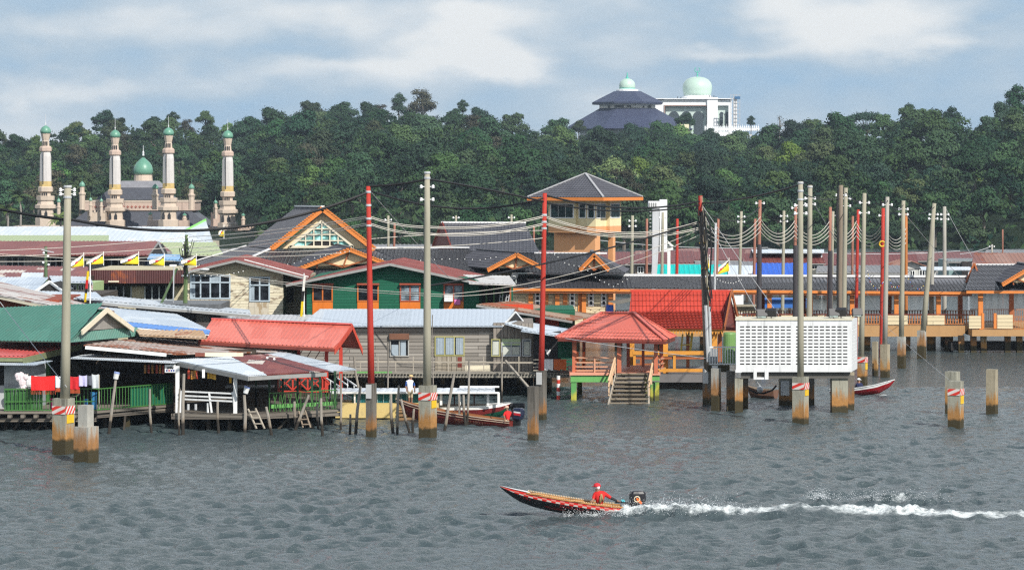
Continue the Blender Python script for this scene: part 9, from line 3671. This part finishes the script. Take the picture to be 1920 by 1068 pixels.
def hanging_flag(px, top, bot, pole_x, py0, py1, Y, cols, label):
 T = Thing('flag_pole', label, 'flag', P(pole_x, py1, Y))
 mb = MB()
 mb.cyl(P(pole_x, py1, Y), P(pole_x, py0, Y), .045, .035, 8)
 T.part('pole', mb, WHITEP)
 mb = MB()
 n = len(cols)
 for i in range(n):
  a, b = top + (bot - top) * i / n, top + (bot - top) * (i + 1) / n
  for k in range(4):
   w = 2.6 - .9 * abs(i / n - .35)
   x0, x1 = px - w + 2 * w * k / 4 - i * .8, px - w + 2 * w * (k + 1) / 4 - i * .8
   yy = Y - .05 - .08 * (k % 2)
   y2 = Y - .05 - .08 * ((k + 1) % 2)
   mb.add([P(x0 - .8, b, yy), P(x1 - .8, b, y2), P(x1, a, y2), P(x0, a, yy)], [(0, 1, 2, 3)], cols[i])
 T.part('cloth', mb, [FY, FWH, FBK, FRD])
hanging_flag(165, 508, 566, 169, 492, 586, 182, [0, 0, 3, 3, 2, 0, 0], 'white flagpole with a limp yellow red and black flag behind the green roof')
hanging_flag(571, 516, 604, 570, 512, 610, 192, [1, 1, 1, 2, 2, 0, 0, 0, 0], 'thin pole with a limp white black and yellow flag beside the green house')
def lights(pts, Y, label, cols, r=.042):
 mb = MB()
 full = []
 for i in range(len(pts) - 1):
  for k in range(7):
   t = k / 7
   full.append(P(pts[i][0] + (pts[i + 1][0] - pts[i][0]) * t, pts[i][1] + (pts[i + 1][1] - pts[i][1]) * t, Y))
 full.append(P(pts[-1][0], pts[-1][1], Y))
 mb.tube(full, .012, 4)
 for i, p in enumerate(full):
  if i % 2 == 0:
   mb.ball(p - Vector((0, 0, r)), r, 6, 4, 1 + (i // 2) % len(cols))
 single('string_lights', mb, [BLACKC] + [paint('bulb_%d%d%d' % tuple(int(c * 9) for c in col), col, .35, .05, streak=0) for col in cols], label, 'string lights', P(*pts[0], Y))
WB = [(.85, .85, .82)]
CB = [(.85, .82, .7), (.75, .55, .1), (.1, .2, .7), (.7, .12, .1)]
lights([(365, 492), (395, 503), (430, 506), (470, 503), (505, 498), (545, 494), (590, 482), (626, 474), (655, 470)], 226, 'string of white bulbs climbing over the dark roof to the small gable', WB)
lights([(352, 513), (390, 516), (430, 513), (460, 506)], 203.5, 'string of white bulbs along the cream house eave', WB)
lights([(700, 482), (760, 490), (800, 486), (850, 484), (900, 486), (935, 480)], 229.8, 'string of white bulbs hanging along the dark front roof', WB)
lights([(1040, 476), (1062, 494), (1095, 500), (1120, 522), (1150, 536), (1180, 520)], 227.5, 'string of white bulbs looped before the walkway roof near the hall', WB)
lights([(1340, 520), (1358, 528), (1375, 530), (1392, 522)], 227.5, 'short white bulb loop on the walkway roof', WB)
lights([(1626, 507), (1632, 530), (1645, 542), (1656, 528)], 221.6, 'coloured bulbs looped from the striped pole to the bright red pole', CB)
lights([(1656, 528), (1666, 514), (1672, 536), (1684, 538), (1692, 520)], 213, 'coloured bulbs looped between the bright red pole and the two part pile pole', CB)
lights([(1700, 515), (1712, 538), (1724, 541), (1736, 530), (1744, 505)], 221.8, 'coloured bulbs looped up to the leaning pole', CB)
mb = MB()
c = P(1654, 457, 221)
mb.tube([c + Vector((.2 * math.cos(a), 0, .2 * math.sin(a))) for a in [i * math.pi / 6 for i in range(13)]], .06, 6)
single('ring_lamp', mb, YEL, 'yellow ring fixed on the bright red pole', 'ring', c)
T = Thing('utility_pole', 'green timber pole with a slanting prop and tangled wires among the yellow flags', 'pole', P(348, 592, 189))
mb = MB()
mb.tube([P(347, 640, 189), P(347.5, 560, 189), P(350, 440, 189)], [.15, .14, .1], 10)
T.part('pole', mb, polemat('pole_green', (.10, .15, .06)))
mb = MB()
mb.beam(P(292, 592, 188.6), P(332, 503, 188.6), .14, .14)
T.part('prop', mb, polemat('pole_green2', (.08, .13, .06)))
mb = MB()
rc = random.Random(8)
for i in range(22):
 a = P(349 + rc.uniform(-5, 5), rc.uniform(446, 525), 188.8)
 b = P(349 + rc.uniform(-16, 16), rc.uniform(446, 525), 188.7 + rc.uniform(-.3, .3))
 mb.tube([a, a.lerp(b, .5) - Vector((0, 0, rc.uniform(.05, .4))), b], .022, 4)
T.part('tangled_wire', mb, BLACKC)
for py in (446, 458, 470, 484, 500, 516):
 for sx in (-1, 1):
  mb = MB()
  mb.ball(P(349 + sx * rc.uniform(3, 8), py + rc.uniform(-2, 2), 188.7), .07, 8, 6)
  T.part('insulator', mb, PORC)
mb = MB()
mb.tube([P(325, 570, 188.2), P(326, 500, 188.2)], .04, 6)
single('rod', mb, METAL, 'thin grey rod standing before the wide dark windows', 'rod', P(325, 570, 188.2))
T = Thing('utility_pole', 'dark green wire draped pole at the left before the long maroon roof', 'pole', P(86, 520, 196))
mb = MB()
mb.tube([P(86, 560, 196), P(86, 462, 196)], [.13, .1], 8)
T.part('pole', mb, polemat('pole_green2', (.08, .13, .06)))
mb = MB()
mb.beam(P(78, 468, 195.8), P(101, 473, 195.8), .06, .06)
T.part('cross_arm', mb, METAL)
for sx, py in ((-4, 474), (4, 480), (-5, 492), (5, 496)):
 mb = MB()
 mb.ball(P(86 + sx, py, 195.8), .08, 8, 6)
 T.part('insulator', mb, PORC)
def dish(px, py, r, Y, label, az=.5):
 c = P(px, py, Y)
 T = Thing('satellite_dish', label, 'dish', c)
 rr = r / F * Y
 ax = Vector((math.sin(az), -math.cos(az), .5)).normalized()
 u = ax.cross(Vector((0, 0, 1))).normalized()
 v = u.cross(ax)
 vs, fs = [c - ax * rr * .3], []
 n = 16
 for k in range(1, 4):
  for i in range(n):
   t = 2 * math.pi * i / n
   q = k / 3
   vs.append(c + (u * math.cos(t) + v * math.sin(t)) * rr * q - ax * rr * .3 * (1 - q * q))
 fs += [(0, 1 + i, 1 + (i + 1) % n) for i in range(n)]
 for k in range(2):
  fs += [(1 + k * n + i, 1 + (k + 1) * n + i, 1 + (k + 1) * n + (i + 1) % n, 1 + k * n + (i + 1) % n) for i in range(n)]
 mb = MB()
 mb.add(vs, fs)
 mb.add([Vector(x) - ax * .03 for x in vs], [f[::-1] for f in fs])
 T.part('reflector', mb, paint('dish_grey', (.07, .075, .08), .5, .2))
 mb = MB()
 mb.beam(c - ax * rr * .3, c + ax * rr * .7 - Vector((0, 0, rr * .3)), .04, .04)
 mb.beam(c - ax * rr * .3, c - Vector((-.1, -.3, rr * 1.7)), .07, .07)
 T.part('mount', mb, WHITEP)
dish(352, 594, 8, 186, 'dark satellite dish on the blue edged silver roof', .6)
dish(965, 517, 8, 205, 'dark satellite dish beside the dark green gable roof', -.6)
mb = MB()
p = P(380, 500, 203.5)
mb.tube([P(345, 520, 204), P(362, 506, 203.6), P(378, 504, 203.4)], .04, 5)
mb.ball(P(384, 505, 203.4), .22, 10, 6, 0, (1.5, .8, .5))
single('street_light', mb, paint('lamp_grey', (.55, .56, .56), .4, .1), 'grey street light arm leaning over the cream house window', 'lamp', p)
# ================================================================ moist air between the river and the hills
mb = MB()
mb.box(-1200, 1200, -40, 2300, -3, 95)
t = NT('haze_air')
t.n.remove(t.b)
v_ = t.n.new('ShaderNodeVolumePrincipled')
v_.inputs['Color'].default_value = (.72, .86, 1.0, 1)
v_.inputs['Density'].default_value = 0.00010
v_.inputs['Anisotropy'].default_value = 0.2
t.l.new(v_.outputs[0], t.n['Material Output'].inputs['Volume'])
single('haze', mb, t.mat, 'thin pale haze over the river and the hills', 'haze', (0, 0, 0), kind='stuff')
